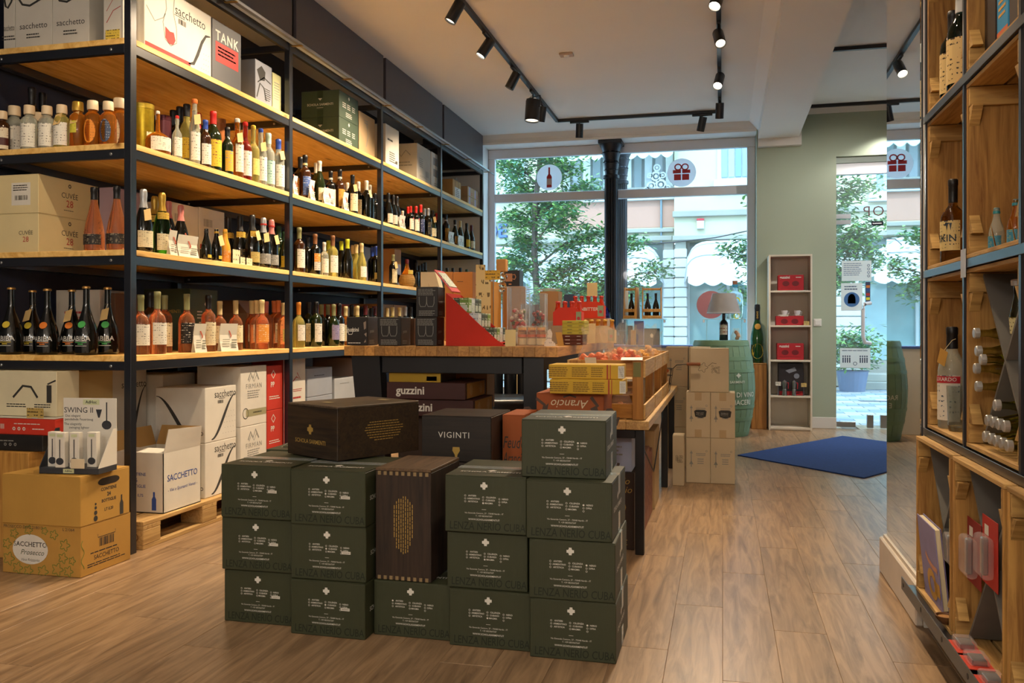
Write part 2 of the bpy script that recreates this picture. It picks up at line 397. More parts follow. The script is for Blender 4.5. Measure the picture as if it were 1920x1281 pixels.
# shop window: frame in the reveal
WY = FY+.34
def frame_bar(par, name, x0, x1, z0, z1, y=WY, t=.07):
    return obj(name, MB().bevbox(x0, x1, y-t/2, y+t/2, z0, z1, .006), par, mat=FRAMEW)
w1 = thing('window_1', None, None); w1['kind'] = 'structure'
fx0, fx1, tz = WX0+.0, WX1-.0, 2.83
for n_, a in (('frame_side',(fx0+.001,fx0+.085,WZ0+.1005,WZ1-.1205)),('frame_side',(fx1-.10,fx1-.001,WZ0+.1005,WZ1-.1205)),('frame_head',(fx0+.001,fx1-.001,WZ1-.12,WZ1-.001)),('frame_sill',(fx0+.001,fx1-.001,WZ0+.001,WZ0+.10)),('transom',(fx0+.0855,fx1-.1005,tz-.055,tz+.055))): frame_bar(w1, n_, *a)
PANE = clear('#eef7fb', .93)
for z0, z1 in ((WZ0+.1005, tz-.0555), (tz+.0555, WZ1-.1205)):
    obj('pane', MB().box(fx0+.0855, fx1-.1005, WY-.004, WY+.004, z0, z1), w1, mat=PANE)
obj('window_board', MB().bevbox(fx0, fx1, FY-.06, WY, WZ0-.03, WZ0, .004), w1, mat=TRIMW)
# round stickers on the upper panes (print on glass)
RED = col('#b3222c', .5); STW = paper('#eef0f4')
def sticker(label, cx, cz, R, draw_fn):
    t = thing('window_sticker', label, 'sticker', (cx, WY-.006, cz), group='round stickers on the shop window')
    obj('disc', MB().lathe([(R,0),(R,.001)], 40, M=Matrix.Rotation(PI/2, 4, 'X')), t, mat=STW)
    mb = MB(); draw_fn(mb, (0,-.0025,0), (1,0,0), (0,0,1), R); obj('print', mb, t, mat=RED)
def wine_icon(m, o, r, u, R):
    k = R/1.0
    m.poly(o, r, u, [(x*k, y*k) for x, y in ((-.2,-.78),(.2,-.78),(.2,.05),(.07,.26),(.07,.78),(-.07,.78),(-.07,.26),(-.2,.05))])
    o2 = (o[0], o[1]-.001, o[2])
def gift_icon(m, o, r, u, R):
    for x0, x1, y0, y1 in ((-.52,-.04,-.52,-.10),(.04,.52,-.52,-.10),(-.60,-.04,-.04,.20),(.04,.60,-.04,.20)):
        m.poly(o, r, u, [(x*R, y*R) for x, y in ((x0,y0),(x1,y0),(x1,y1),(x0,y1))])
    for sg in (-1, 1):
        m.line(o, r, u, [((sg*(.24+.22*math.cos(a)*1.0))*R, (.40+.20*math.sin(a))*R) for a in [i*PI/8 for i in range(17)]], .09*R)
cx, cz = -2.152, 3.079
sticker('round white window sticker with a red wine bottle, left of column', cx, cz, .165, wine_icon)
obj('blank_label', MB().rect((0, -.0036, -.055), (1,0,0), (0,0,1), .066, .08), D.objects['window_sticker'], mat=STW)
cx2, cz2 = -0.492, 3.069
sticker('round white window sticker with a red gift box, right of column', cx2, cz2, .175, gift_icon)
# entrance door: frameless glass with notices
d1 = thing('door_1', None, None); d1['kind'] = 'structure'
DYY = FY+.10
obj('head_frame', MB().bevbox(DX0, DX1, DYY-.05, DYY+.05, DZ1-.07, DZ1, .004), d1, mat=col('#9aa79c', .5))
obj('transom_rail', MB().bevbox(DX0, DX1, DYY-.03, DYY+.03, DZ1-.20, DZ1-.07, .004), d1, mat=FRAMEW)
obj('door_leaf', MB().box(DX0+.01, 1.93, DYY-.005, DYY+.005, .012, DZ1-.2), d1, mat=PANE)
obj('side_light', MB().box(1.936, DX1-.01, DYY-.005, DYY+.005, .012, DZ1-.2), d1, mat=PANE)
STEEL = col('#aeb2b6', .3, 1.0, .05)
for n_, a in (('hinge_patch',(DX0,DX0+.17,2.35,2.40)),('hinge_patch',(DX0,DX0+.17,2.415,2.47)),('floor_patch',(DX0,DX0+.22,.015,.075))):
    obj(n_, MB().bevbox(a[0],a[1],DYY-.02,DYY+.02,a[2],a[3],.003), d1, mat=STEEL)
hx = 1.646
hd = obj('handle', MB().tube([(hx,DYY-.01,.98),(hx-.07,DYY-.06,.99),(hx-.09,DYY-.075,1.06),(hx-.09,DYY-.075,1.36),(hx-.07,DYY-.06,1.43),(hx,DYY-.01,1.44)], .022, 8), d1, mat=FRAMEW, smooth=True)
for px in (1630, 1656):
    obj('floor_lock', MB().bevbox(0,.07,DYY-.025,DYY+.025,.01,.16,.004), d1, (0,0,0), mat=STEEL).location.x = {1630:1.606,1656:1.749}[px]
# paper notices on the door (seen from behind: mirrored)
def notice(label, ext, items, mat='#ece9e4', inkc='#555f78'):
    x0, x1, z0, z1 = ext
    t = thing('door_notice', label, 'notice', ((x0+x1)/2, DYY-.0065, z0), group='notices on the glass door')
    w, h = x1-x0, z1-z0
    obj('sheet', MB().box(-w/2, w/2, -.0008, 0, 0, h), t, mat=paper(mat))
    by = {}
    for c_, it in items: by.setdefault(c_, []).append(it)
    for c_, its in by.items():
        mb = MB()
        for it in its: draw(mb, it, w, .0016, h)
        obj('print', mb, t, (0,-.0006,0), mat=col(c_, .7))
nx = lambda a: a
e1 = (1.334, 1.656, 1.696, 1.929)
notice('white opening hours sheet, topmost notice on the glass door', e1, [('#8a93a5',('m','F',-.04,.085,.20,.022,7)),('#7d8899',('o','F',.13,.06,.016,.009)),('#7d8899',('o','F',.13,.02,.016,.009)),('#7d8899',('o','F',.13,-.02,.016,.009)),('#7d8899',('o','F',.13,-.06,.016,.009))])
e2 = (1.328, 1.559, 1.353, 1.672)
notice('white notice with a round blue face mask sign on the door', e2, [('#3f6ea8',('o','F',0,-.03,.085,0,24)),('#e8e4dc',('o','F',0,-.015,.05,0,16,.8)),('#cfe0ee',('r','F',0,-.05,.085,.05)),('#44506a',('m','F',0,.12,.16,.03,2))])
e3 = (1.316, 1.644, 0.696, 0.923)
hp = [('#50586a',('m','F',0,.085,.28,.018,1))]
for i in range(8):
    xx = -.13+i*.024+(.09 if i > 3 else 0); hp += [('#3c4458',('o','F',xx,.02,.009,0,8)),('#3c4458',('r','F',xx,-.025,.013,.06))]
hp += [('#3c4458',('o','F',.0,-.065,.022,.016,12))]
notice('white distancing notice with rows of small figures on the door', e3, hp)
e4 = (1.593, 1.644, 1.457, 1.684)
notice('narrow strip of small card stickers beside the mask notice', e4, [('#c77b3a',('r','F',0,.06,.04,.03)),('#31589b',('r','F',0,.02,.04,.03)),('#b23535',('r','F',0,-.03,.04,.03)),('#d8d23a',('r','F',0,-.08,.04,.03))], '#5c6480')
e5 = (1.656, 1.781, 2.328, 2.377)
notice('small dark sticker with white letters high on the door', e5, [('#e8e8ee',('m','F',0,.0,.10,.03,1))], '#2b3140')
sh = MB()
so = (0,0,0); sh.text('SHOP', .165, (0,0,0), (-1,0,0), (0,0,1), bold=-.005, space=1.15)
sl = thing('door_lettering', 'dark red shop lettering on the glass door, seen mirrored', 'lettering', (1.792, DYY-.0075, 2.488))
obj('letters', sh, sl, mat=col('#5a2c2a', .5))
# light switch, ceiling sensor
t = thing('light_switch', 'white light switch on the green wall beside the white shelf', 'switch', (1.061, FY-.011, 1.217))
obj('plate', MB().bevbox(-.043,.043,-.002,.011,-.043,.043,.004), t, mat=TRIMW); obj('rocker', MB().bevbox(-.03,.03,-.007,.0,-.03,.03,.003), t, mat=TRIMW)
t = thing('ceiling_sensor', 'small beige sensor plate in the middle of the ceiling', 'sensor', (-1.337, 7.508, ZC-.03))
obj('plate', MB().bevbox(-.06,.06,-.045,.045,.012,.03,.004), t, mat=col('#b59c86', .6)); obj('lens', MB().lathe([(.02,.0),(.028,.012)], 12), t, mat=TRIMW)
# cast iron columns
IRON = col('#20242c', .42, .3, .2, 14)
def column(label, x, y, z1, R):
    t = thing('iron_column', label, 'column', (x, y, WZ0), group='fluted iron columns at the shop window')
    h = z1-WZ0; n = 48; vs = []; fs = []
    zs = [.0, h-.42]
    for z in zs:
        for i in range(n):
            a = 2*PI*i/n; rr = R*(1 if i % 3 else .84); vs.append((rr*math.cos(a), rr*math.sin(a), z))
    for i in range(n): fs.append((i, (i+1) % n, n+(i+1) % n, n+i))
    obj('fluted_shaft', MB().add(vs, fs), t, mat=IRON)
    for zz in (h-.44, h-2.38, h-2.56):
        obj('collar_ring', MB().lathe([(R*.95,zz-.03),(R*1.22,zz-.02),(R*1.22,zz+.015),(R*.95,zz+.03)], 24), t, mat=IRON, smooth=True)
    obj('capital', MB().lathe([(R*.9,h-.42),(R*1.0,h-.36),(R*1.15,h-.28),(R*1.0,h-.27),(R*1.35,h-.15),(R*1.2,h-.14),(R*1.75,h-.05),(R*1.75,h-.045)], 24), t, mat=IRON, smooth=True)
    obj('abacus', MB().bevbox(-R*1.75,R*1.75,-R*1.75,R*1.75,h-.045,h-.002,.006), t, mat=IRON)
    lm = MB().prism([(-.016,0,0),(.016,0,0),(.022,0,.05),(.010,0,.085),(-.010,0,.085),(-.022,0,.05)], (0,.012,0)).mesh('acanthus_leaf', IRON)
    for row, (zz, rr, nn_, tl) in enumerate(((h-.36,R*1.08,12,-.35),(h-.26,R*1.2,12,-.5),(h-.15,R*1.42,10,-.65))):
        for i in range(nn_):
            a = 2*PI*(i+.5*row)/nn_
            l_ = obj('acanthus_leaf', lm, t, (rr*math.cos(a), rr*math.sin(a), zz), (tl+.0, 0, a-PI/2)); l_.rotation_euler = (tl, 0, a+PI/2)
cxx = -1.338
column('black fluted iron column with leafy capital inside the shop window', cxx, 10.66, WZ1, .083)
column('second fluted iron column standing just outside the window glass', -1.281, 11.2, WZ1+.02, .083)
# ---------------------------------------------------------------- ceiling tracks with spots
TRK = col('#1b1b20', .45)
TZ = ZC-.018
def track(label, pts):
    t = thing('lighting_track', label, 'track', (pts[0][0], pts[0][1], pts[0][2]))
    o = Vector(pts[0])
    for a, b in zip(pts, pts[1:]):
        a = Vector(a)-o; b = Vector(b)-o; dd = (b-a); n = Vector((-dd.y, dd.x, 0)).normalized()*.018
        mb = MB().prism([a-n+Vector((0,0,-.016)), a+n+Vector((0,0,-.016)), a+n+Vector((0,0,.0172)), a-n+Vector((0,0,.0172))], dd)
        obj('rail', mb, t, mat=TRK)
TXL, TXR, TYF = -1.86, -.03, 9.84
track('black ceiling track framing the shop floor in a long U', [(TXL,-2.5,TZ),(TXL,TYF,TZ),(TXR,TYF,TZ),(TXR,-2.5,TZ)])
track('black cross track on the entrance ceiling, nearer one', [(.86,8.25,ZR-.018),(2.6,8.25,ZR-.018)])
track('black cross track on the entrance ceiling, next to the green wall', [(.86,10.30,ZR-.018),(2.6,10.30,ZR-.018)])
HEAD = col('#191a1f', .4, var=.15)
def spot(label, x, y, target, along='Y', R=.043, L=.16, lit=True, watts=0, size=50, z=TZ, big=False, glow=3.0, blend=.6, drop=.085, colr=None):
    t = thing('track_spotlight', label, 'spotlight', (x, y, z-.017), group='black track spotlights')
    a = .11; bx = (-.013,.013,-a,a) if along == 'Y' else (-a,a,-.013,.013)
    obj('adapter', MB().bevbox(*bx, -.022, -.0005, .003), t, mat=TRK)
    piv = Vector((0,0,-drop)); dr = (Vector(target)-(Vector((x,y,z-.016))+piv)).normalized()
    obj('stem', MB().tube([(0,0,-.02),(0,0,-drop)], .007, 8), t, mat=TRK)
    q = dr.to_track_quat('-Z', 'Y').to_matrix().to_4x4(); M = Matrix.Translation(piv) @ q
    obj('housing', MB().lathe([(.0,.055),(R*.96,.055),(R,.05),(R,.055-L),(R*.90,.055-L),(R*.88,.055-L+.02),(0,.055-L+.021)], 22, M=M), t, mat=HEAD, smooth=True)
    obj('lens', MB().lathe([(0,.055-L+.012),(R*.86,.055-L+.012),(R*.86,.055-L+.018),(0,.055-L+.019)], 22, M=M), t, mat=emit('#fff0d0', glow) if lit else col('#55504a', .3))
    if big:
        obj('yoke', MB().tube([M@Vector((-R-.02,0,-.03)), M@Vector((-R-.02,0,.09)), M@Vector((R+.02,0,.09)), M@Vector((R+.02,0,-.03))], .006, 6), t, mat=TRK)
        obj('rear_cable', MB().tube([M@Vector((.01,0,.05)), M@Vector((.05,.02,.08)), (0,0,-.03)], .004, 6), t, mat=TRK)
    if watts:
        l = D.lights.new('spot_lamp', 'SPOT'); l.energy = watts; l.color = colr or WARM; l.spot_size = math.radians(size); l.spot_blend = blend; l.shadow_soft_size = .04
        lo = D.objects.new('lamp_light', l); C.objects.link(lo); lo.parent = t
        lo.matrix_local = M @ Matrix.Translation((0,0,.055-L-.012))
    return t
LW = 120
spot('left track spotlight nearest the top edge, aimed at the shelves', TXL, 5.95, (-3.1,5.5,1.0), watts=LW, size=85, glow=1.2)
spot('brightly glowing spotlight on the left track, aimed at the shelves', TXL, 6.78, (-3.15,6.2,1.3), watts=LW, size=85, glow=9)
spot('spotlight on left track between the glowing one and the big one', TXL, 7.72, (-3.1,7.7,1.2), watts=LW, size=85, glow=1.5)
spot('large drum spotlight with yoke on the left track', TXL, 8.52, (-2.0,8.3,.6), R=.075, L=.21, watts=LW*.6, size=70, big=True, glow=1.0, drop=.14)
spot('small spotlight behind the large drum on the left track', TXL, 8.98, (-2.4,9.6,.8), watts=60, size=55, glow=1)
spot('left spotlight hanging from the far cross track', -1.60, TYF, (-1.75,10.3,1.2), 'X', watts=40, size=55, glow=1)
spot('right spotlight hanging from the far cross track', -.22, TYF, (-.7,10.4,1.4), 'X', watts=40, size=55, glow=1)
spot('right track spotlight at the far corner by the beam', TXR, 9.28, (-.12,10.1,.9), watts=60, size=55, glow=1)
spot('glowing spotlight on the right track nearest the far corner', TXR, 8.2, (-.55,6.0,.8), watts=LW*.7, size=70, glow=9)
spot('dim spotlight on the right track between two glowing ones', TXR, 7.0, (.5,4.6,.6), watts=LW*.5, size=65, glow=1.2)
spot('glowing spotlight on the right track at the top edge', TXR, 6.15, (-.8,4.5,.7), watts=LW*.7, size=70, glow=9)
# the tracks run on over the camera; most spots here are added foreground fill
for lab, x_, y_, tg, wt_, sz_ in (('left track spotlight over the near shelving end, first', TXL, 5.35, (-3.15,4.7,1.5), LW*.6, 90), ('left track spotlight over the near shelving end, second', TXL, 4.2, (-3.35,3.9,1.3), LW*.5, 90), ('left track spotlight over the near shelving end, third', TXL, 2.9, (-3.3,3.6,1.0), LW*.35, 80),
    ('added unseen left track spotlight above the green cartons', TXL, 1.7, (-1.2,3.2,.4), LW*.08, 70), ('added unseen left track spotlight close to the camera', TXL, .2, (-1.6,2.9,.6), LW*.06, 70),
    ('added unseen right track spotlight above the bench', TXR, 5.0, (-.7,5.4,.9), LW*.45, 70), ('right track spotlight aimed at the crate rack, first', TXR, 4.1, (1.0,2.95,1.3), LW*.35, 75), ('right track spotlight aimed at the crate rack, second', TXR, 2.9, (1.0,2.6,.9), LW*.18, 75),
    ('added unseen right track spotlight above the aisle', TXR, 3.4, (.2,4.4,0), LW*.2, 70), ('added unseen right track spotlight above the camera', TXR, 1.2, (-.6,3.0,.5), LW*.06, 70)):
    spot(lab, x_, y_, tg, watts=wt_, size=sz_, glow=2)
for i, (x_, y_, tg) in enumerate(((2.0,8.25,(1.2,10.4,1.4)),(2.4,8.25,(1.6,9.0,.2)),(1.95,10.30,(.9,10.45,1.0)))):  # spots out of view behind the mirror, added to brighten the entrance
    spot(f'{["left","right","rear"][i]} unseen added spotlight on the entrance tracks', x_, y_, tg, 'X', watts=(70,60,25)[i], size=90, glow=2, z=ZR-.018, colr=(1,.93,.86))
# globes added unseen behind the camera to brighten the room
for i, (x_, y_) in enumerate(((-2.4,-1.2),(-.7,-1.4),(.6,-1.0))):
    t = thing('globe_pendant', f'{["left","middle","right"][i]} opal fill globe added unseen behind the camera', 'lamp', (x_, y_, ZC-.001), group='added fill globes')
    obj('canopy', MB().lathe([(0,-.03),(.05,-.03),(.05,0),(0,0)], 20), t, mat=TRK); obj('flex', MB().tube([(0,0,-.03),(0,0,-.62)], .004, 6), t, mat=TRK)
    obj('globe', MB().lathe([(.15*math.sin(a), -.77-.15*math.cos(a)) for a in [k*PI/12 for k in range(13)]], 24), t, mat=emit('#ffe6c0', 3.0), smooth=True)
    l = D.lights.new('globe_lamp', 'POINT'); l.energy = 34; l.color = (1,.92,.82); l.shadow_soft_size = .16
    lo = D.objects.new('lamp_light', l); C.objects.link(lo); lo.parent = t; lo.location = (0,0,-1.0)

# ================================================================ LEFT SHELVING
XF = -2.917; XB = -3.84
YP = [3.80, 5.455, 7.11, 8.765, 10.42]
ZL = {1: 1.011, 2: 1.552, 3: 2.095, 4: 2.63}
PINE = wood('#f6cf80', '#d09a44', 'Y', .5, 2.0, True, rnd=.06, stretch=9)
STEELB = col('#161a22', .28, .0, .2, 12, .9)
sh_ = thing('shelving_unit', 'long black steel shelving with pine boards along the left wall', 'shelving', (XF, YP[0], 0))
def spart(name, x0, x1, y0, y1, z0, z1, mat, bev=.002):
    return obj(name, MB().bevbox(x0-XF, x1-XF, y0-YP[0], y1-YP[0], z0, z1, bev), sh_, mat=mat)
BOLT = MB().lathe([(.008,0),(.008,.004),(.005,.006)], 8).mesh('bolt', col('#b9bcc0', .3, 1.0))
for i, y in enumerate(YP):
    spart('post', XF-.04, XF, y, y+.045, 0, 3.14, STEELB); spart('post', XB, XB+.04, y, y+.045, 0, 3.14, STEELB)
for z in list(ZL.values())+[3.155]:
    top = z > 3
    zb = z-.03
    for i in range(4):
        y0, y1 = YP[i], YP[i+1]
        spart('beam', XF-.034, XF-.004, y0+.045, y1, zb-.047, zb-.001, STEELB); spart('beam', XB+.042, XB+.095, y0+.045, y1, zb-.047, zb-.001, STEELB)
        if not top:
            b_ = MB(); b_.bevbox(XB+.041-XF, -.041, y0-YP[0]+.001, y1-YP[0]-.001, zb, z, .002); b_.bevbox(-.041, -.002, y0+.047-YP[0], y1-.002-YP[0], zb, z, .002)
            obj('board', b_, sh_, mat=PINE)
    for i, y in enumerate(YP):
        spart('cross_beam', XB+.041, XF-.041, y+.004, y+.034, zb-.046, zb-.001, STEELB)
        if i < 4 and not top:
            for xx in (XF-.12, XB+.13): obj('bolt', BOLT, sh_, (xx-XF, y+.004-YP[0], zb-.024), (PI/2,0,0))
for i in range(4): spart('back_panel', XB-.012, XB-.002, YP[i]+.003, YP[i+1]-.003, .0, 3.13, col('#23283a', .6), .001)
# tall upper fascia boards with gaps, led rail and its brackets
FAS = col('#4a464c', .42, var=.08)
fy = [1.55, 3.86, 5.53, 7.20, 8.86, 10.47]
fa = thing('fascia_panels', 'dark grey fascia boards between the shelving and the ceiling', 'panel', (XF, fy[0], 3.16))
for a, b in zip(fy, fy[1:]): obj('panel', MB().bevbox(-.03, -.004, a+.03-fy[0], b-.03-fy[0], 0, ZC-.002-3.16, .002), fa, mat=FAS)
obj('backing', MB().box(-.06, -.034, 0, fy[-1]-fy[0], 0, ZC-.002-3.16), fa, mat=col('#0d0d10', .6))
obj('end_return', MB().box(-.8, -.061, fy[-1]-fy[0]-.03, fy[-1]-fy[0], 0, ZC-.002-3.16), fa, mat=FAS)
lr = thing('led_rail', 'slim aluminium light rail running along the shelving top', 'light rail', (XF, YP[0], 3.125))
obj('profile', MB().bevbox(.045, .075, -2.0, 6.66, -.008, .012, .002), lr, mat=col('#a9acb2', .35, .8))
obj('diffuser', MB().box(.012, .042, -2.0, 6.66, -.004, .004), lr, mat=col('#c9d6e6', .3))
brk = MB().bevbox(.002, .085, -.012, .012, -.014, -.0085, .001).mesh('bracket', col('#9a7b3a', .35, .7))
for k_ in range(-2, 9): obj('bracket', brk, lr, (0, .83*k_+.02, 0))
obj('rail_end_rod', MB().tube([(.05,6.6,.0),(.06,6.95,.005)], .008, 8), lr, mat=col('#5f646c', .3, .9))

# ---------------------------------------------------------------- bottle kits
SHAPE = {  # radius/height profile, label band, cap from
 'bord': ([(0,.0),(.118,.0),(.123,.012),(.123,.60),(.117,.64),(.085,.69),(.052,.725),(.046,.75),(.045,.985),(.0,.985)], .11, .52, .75),
 'burg': ([(0,.0),(.126,.0),(.132,.012),(.132,.42),(.122,.50),(.088,.62),(.056,.72),(.046,.78),(.045,.985),(0,.985)], .10, .38, .76),
 'champ': ([(0,.0),(.130,.0),(.138,.012),(.138,.40),(.128,.48),(.098,.60),(.060,.72),(.046,.80),(.045,.97),(0,.97)], .08, .34, .70),
 'dome': ([(0,.0),(.128,.0),(.138,.015),(.138,.50),(.130,.56),(.105,.62),(.065,.665),(.050,.69),(.046,.72),(.046,.985),(0,.985)], .15, .50, .72),
 'proso': ([(0,.0),(.120,.0),(.148,.03),(.152,.14),(.148,.30),(.120,.46),(.080,.62),(.052,.76),(.046,.82),(.046,.985),(0,.985)], .10, .26, .80),
 'abiba': ([(0,.0),(.135,.0),(.165,.03),(.172,.14),(.168,.26),(.140,.40),(.092,.54),(.056,.66),(.045,.74),(.043,.96),(.052,.965),(.052,.985),(0,.985)], .10, .3, .955),
 'jar': ([(0,.0),(.168,.0),(.176,.012),(.176,.60),(.165,.68),(.120,.735),(.09,.76),(.085,.84),(0,.84)], .06, .58, .80),
 'pic': ([(0,.0),(.150,.0),(.158,.015),(.158,.40),(.140,.52),(.090,.68),(.066,.80),(.062,.985),(0,.985)], .05, .35, .86),
 'grap': ([(0,.0),(.108,.0),(.114,.012),(.114,.60),(.106,.66),(.070,.72),(.050,.75),(.048,.985),(0,.985)], .08, .50, .80),
 'amaro': ([(0,.0),(.122,.0),(.130,.012),(.130,.56),(.120,.63),(.080,.70),(.056,.75),(.050,.78),(.048,.985),(0,.985)], .08, .52, .78),
 'flip': ([(0,.0),(.098,.0),(.104,.012),(.104,.54),(.095,.60),(.060,.66),(.040,.70),(.036,.74),(.036,.94),(0,.94)], .08, .50, .93),
 'slim': ([(0,.0),(.072,.0),(.078,.012),(.078,.54),(.070,.62),(.048,.68),(.034,.74),(.032,.94),(0,.94)], .08, .50, .93),
 'oval': ([(0,.0),(.118,.0),(.124,.012),(.124,.48),(.110,.58),(.074,.68),(.048,.74),(.046,.985),(0,.985)], .14, .46, .80),
 'bulb': ([(0,.0),(.235,.0),(.262,.03),(.268,.20),(.262,.34),(.225,.43),(.130,.50),(.060,.54),(.048,.60),(.044,.70),(.044,.93),(0,.93)], .10, .40, .93),
}
def darkg(h): return col(h, .07, 0, .1, 6, .55, .3)
GL = {'dk': darkg('#0c0d0a'), 'gr': darkg('#1c2710'), 'br': darkg('#3a200e'), 'lg': glass('#3f9a1c', .05), 'am': glass('#dc8a2c', .04, .8), 'ro': glass('#f0a070', .04, .85),
      'cl': glass('#e8ecdc', .03, .72), 'ye': glass('#e2d67a', .04, .72), 'rd': glass('#c8402a', .04, .8), 'or': col('#d99a2c', .3)}
CAPC = {'black':'#141416','red':'#c8241c','white':'#d9d4c6','cream':'#d8c48c','khaki':'#8a8a5c','gold':'#b99438','silver':'#b4b6b8','pink':'#cf7f76','orange':'#dd7a3c','blue':'#2a4aa8','green':'#23442a','lime':'#b9c022','brown':'#8a5c38','wine':'#5a1c20','yellow':'#c9b23a','mint':'#b9d8c4','amber':'#d98a2c','clear':'#dcdcd2','cork':'#d8c3a0'}
def capmat(c):
    base = {'goldneck':'black','greyred':'silver','pinkred':'pink','blackgold':'black','blackwhite':'black'}.get(c, c)
    return col(CAPC[base], .3 if base in ('gold','silver','pink') else .42, .45 if base in ('gold','silver') else 0, .12)
LABC = {'white':('#e4e0d2','#6a675e'),'cream':('#ddd2ae','#6b5e44'),'yellow':('#d8b828','#7a2a1c'),'tall':('#e6dfc4','#5a5040'),'blueyel':('#d9a92c','#2c6aa8'),'oval':('#e2d270','#7a6a2a'),'mint':('#a9cfc4','#3c6a6a'),'black':('#1a1a1c','#b59a4a'),
 'yelseal':('#c9b23a','#7a6a1c'),'orange':('#dd8a2c','#e8e0cc'),'gold':('#b3a05a','#4a3c1c'),'grey':('#8a8a84','#e0ded6'),'green':('#9ab45a','#3c5a2a'),'blackor':('#17120e','#e0dccc'),'whiteor':('#e0953a','#f0e8d4'),'amber':('#b5882c','#5a3a1c'),'blue':('#3c5a9a','#c9d2e0'),
 'violet':('#8f86a8','#3c3a6a'),'seal':('#ddd8c6','#8a8a8e'),'heart':('#e2dccb','#6a5e4e'),'navy':('#24305a','#c9c9d8'),'dark':('#1f1a16','#b5a88a'),'redband':('#d8cdb4','#7a2a1c'),'fifteen':('#c9bf3a','#2a2a1c'),'orangetag':('#e08a1c','#5a3010'),'navytag':('#31405a','#c9ced8'),'whitetag':('#ddd0ac','#4a3c2a')}
BK = {}
def wrap_text(mb, s, size, r, z, a0, bold=0):
    vs, fs = glyphs(s, bold)
    mb.add([(r*math.cos(a0+x*size/r), r*math.sin(a0+x*size/r), z+y*size) for x, y in vs], fs)
def bottle_kit(kind, H):
    key = (kind, round(H, 2))
    if key in BK: return BK[key]
    sh, g, cp, lb = kind.split(','); prof, l0, l1, c0 = SHAPE[sh]; n = 20
    q = round(H, 2)
    body = MB().lathe([(r*q, z*q) for r, z in prof], n).mesh('glass_body', GL[g], True)
    kit = [['glass_body', body, []]]
    R = max(r for r, z in prof)*q
    def rad(z):
        z /= q
        for (r0, z0), (r1, z1) in zip(prof, prof[1:]):
            if z0 <= z <= z1 and z1 > z0: return (r0+(r1-r0)*(z-z0)/(z1-z0))*q
        return prof[-2][0]*q
    # closure
    if cp != 'none' and sh not in ('abiba',):
        cm = capmat(cp); e = .0012
        if sh == 'jar': m_ = MB().lathe([(.115*q,.80*q),(.118*q,.86*q),(.112*q,.985*q),(.105*q,1.0*q),(0,1.0*q)], n)
        elif sh in ('flip','slim','bulb'): m_ = MB().lathe([(.036*q,.93*q),(.044*q,.94*q),(.044*q,.985*q),(.03*q,1.0*q),(0,1.0*q)], 14)
        elif sh == 'champ':
            zs = [c0, .76, .80, .86, .90, .94, .97, .995]
            rr = [rad(z*q)+e for z in zs[:3]]+[.054*q, .058*q, .056*q, .054*q, .04*q]
            m_ = MB().lathe([(rad(c0*q)+.0002, c0*q)]+[(r, z*q) for r, z in zip(rr, zs)]+[(0, .998*q)], n)
        else:
            top = [(rad(c0*q)+.0002, c0*q), (rad(c0*q)+e, c0*q+.001), (rad((c0+.06)*q)+e, (c0+.06)*q), (.0475*q+e, .92*q), (.051*q+e, .925*q), (.051*q+e, .985*q), (.046*q, .997*q), (0, .999*q)]
            m_ = MB().lathe(top, n)
        kit.append(['capsule', m_.mesh('capsule', cm, True), []])
        if cp in ('blackgold','blackwhite'): kit[-1][2].append(('capsule_band', MB().lathe([(.0487*q+e,.77*q),(.0497*q+e,.772*q),(.0497*q+e,.815*q),(.0487*q+e,.817*q)], n).mesh('capsule_band', col('#d0c48c' if cp == 'blackgold' else '#cfcabb', .5))))
        if cp in ('greyred','pinkred'): kit[-1][2].append(('capsule_band', MB().lathe([(.058*q+e,.845*q),(.0595*q+e,.848*q),(.0595*q+e,.875*q),(.058*q+e,.878*q)], n).mesh('capsule_band', col('#c03028', .5))))
        if sh == 'champ' and cp in ('goldneck','gold'): kit.append(['neck_label', MB().patch(rad(.60*q)+.0025, .57*q, .68*q, -1.3, 1.3, 10).mesh('neck_label', printed('#c9a53a','#6a5416',3.0)), []])
    if sh in ('flip','bulb'):
        w = MB(); w.tube([(0,.046*q,.80*q),(0,.052*q,.90*q),(0,.03*q,1.0*q),(0,-.03*q,1.0*q),(0,-.052*q,.90*q),(0,-.046*q,.80*q)], .0016, 5)
        kit.append(['wire_bail', w.mesh('wire_bail', col('#b9babb', .3, 1.0)), []])
    if sh == 'abiba':
        kit.append(['crown_cap', MB().lathe([(.053*q,.962*q),(.060*q,.966*q),(.058*q,.99*q),(.04*q,1.0*q),(0,1.0*q)], 16).mesh('crown_cap', col('#b58a4a', .35, .6), True), []])
        cc = {'yellow':'#c9b23a','orange':'#d97a2c','green':'#4fae5a'}[cp]; zc = .44*q
        md = MB(); M = Matrix.Translation((rad(zc)+.001,0,zc)) @ Matrix.Rotation(PI/2-.45, 4, 'Y'); md.lathe([(.0,.004),(.019,.003),(.020,.0)][::-1], 16, M=M)
        kit.append(['medallion', md.mesh('medallion', col(cc, .4)), []])
        m1 = MB(); wrap_text(m1, 'ABIBA', .036, rad(.23*q)+.0012, .235*q, 0, .01)
        m1.patch(rad(.20*q)+.001, .198*q, .205*q, -.5, .5, 8); m1.patch(rad(.12*q)+.001, .128*q, .135*q, -.5, .5, 8)
        kit.append(['lettering', m1.mesh('lettering', col('#cfcfca', .5)), []])
        m2 = MB(); m2.patch(rad(.16*q)+.001, .178*q, .186*q, -.5, .5, 8); m2.patch(rad(.15*q)+.001, .150*q, .166*q, -.22, .22, 6)
        kit.append(['coloured_lines', m2.mesh('coloured_lines', col(cc, .5)), []])
    elif lb != 'none':
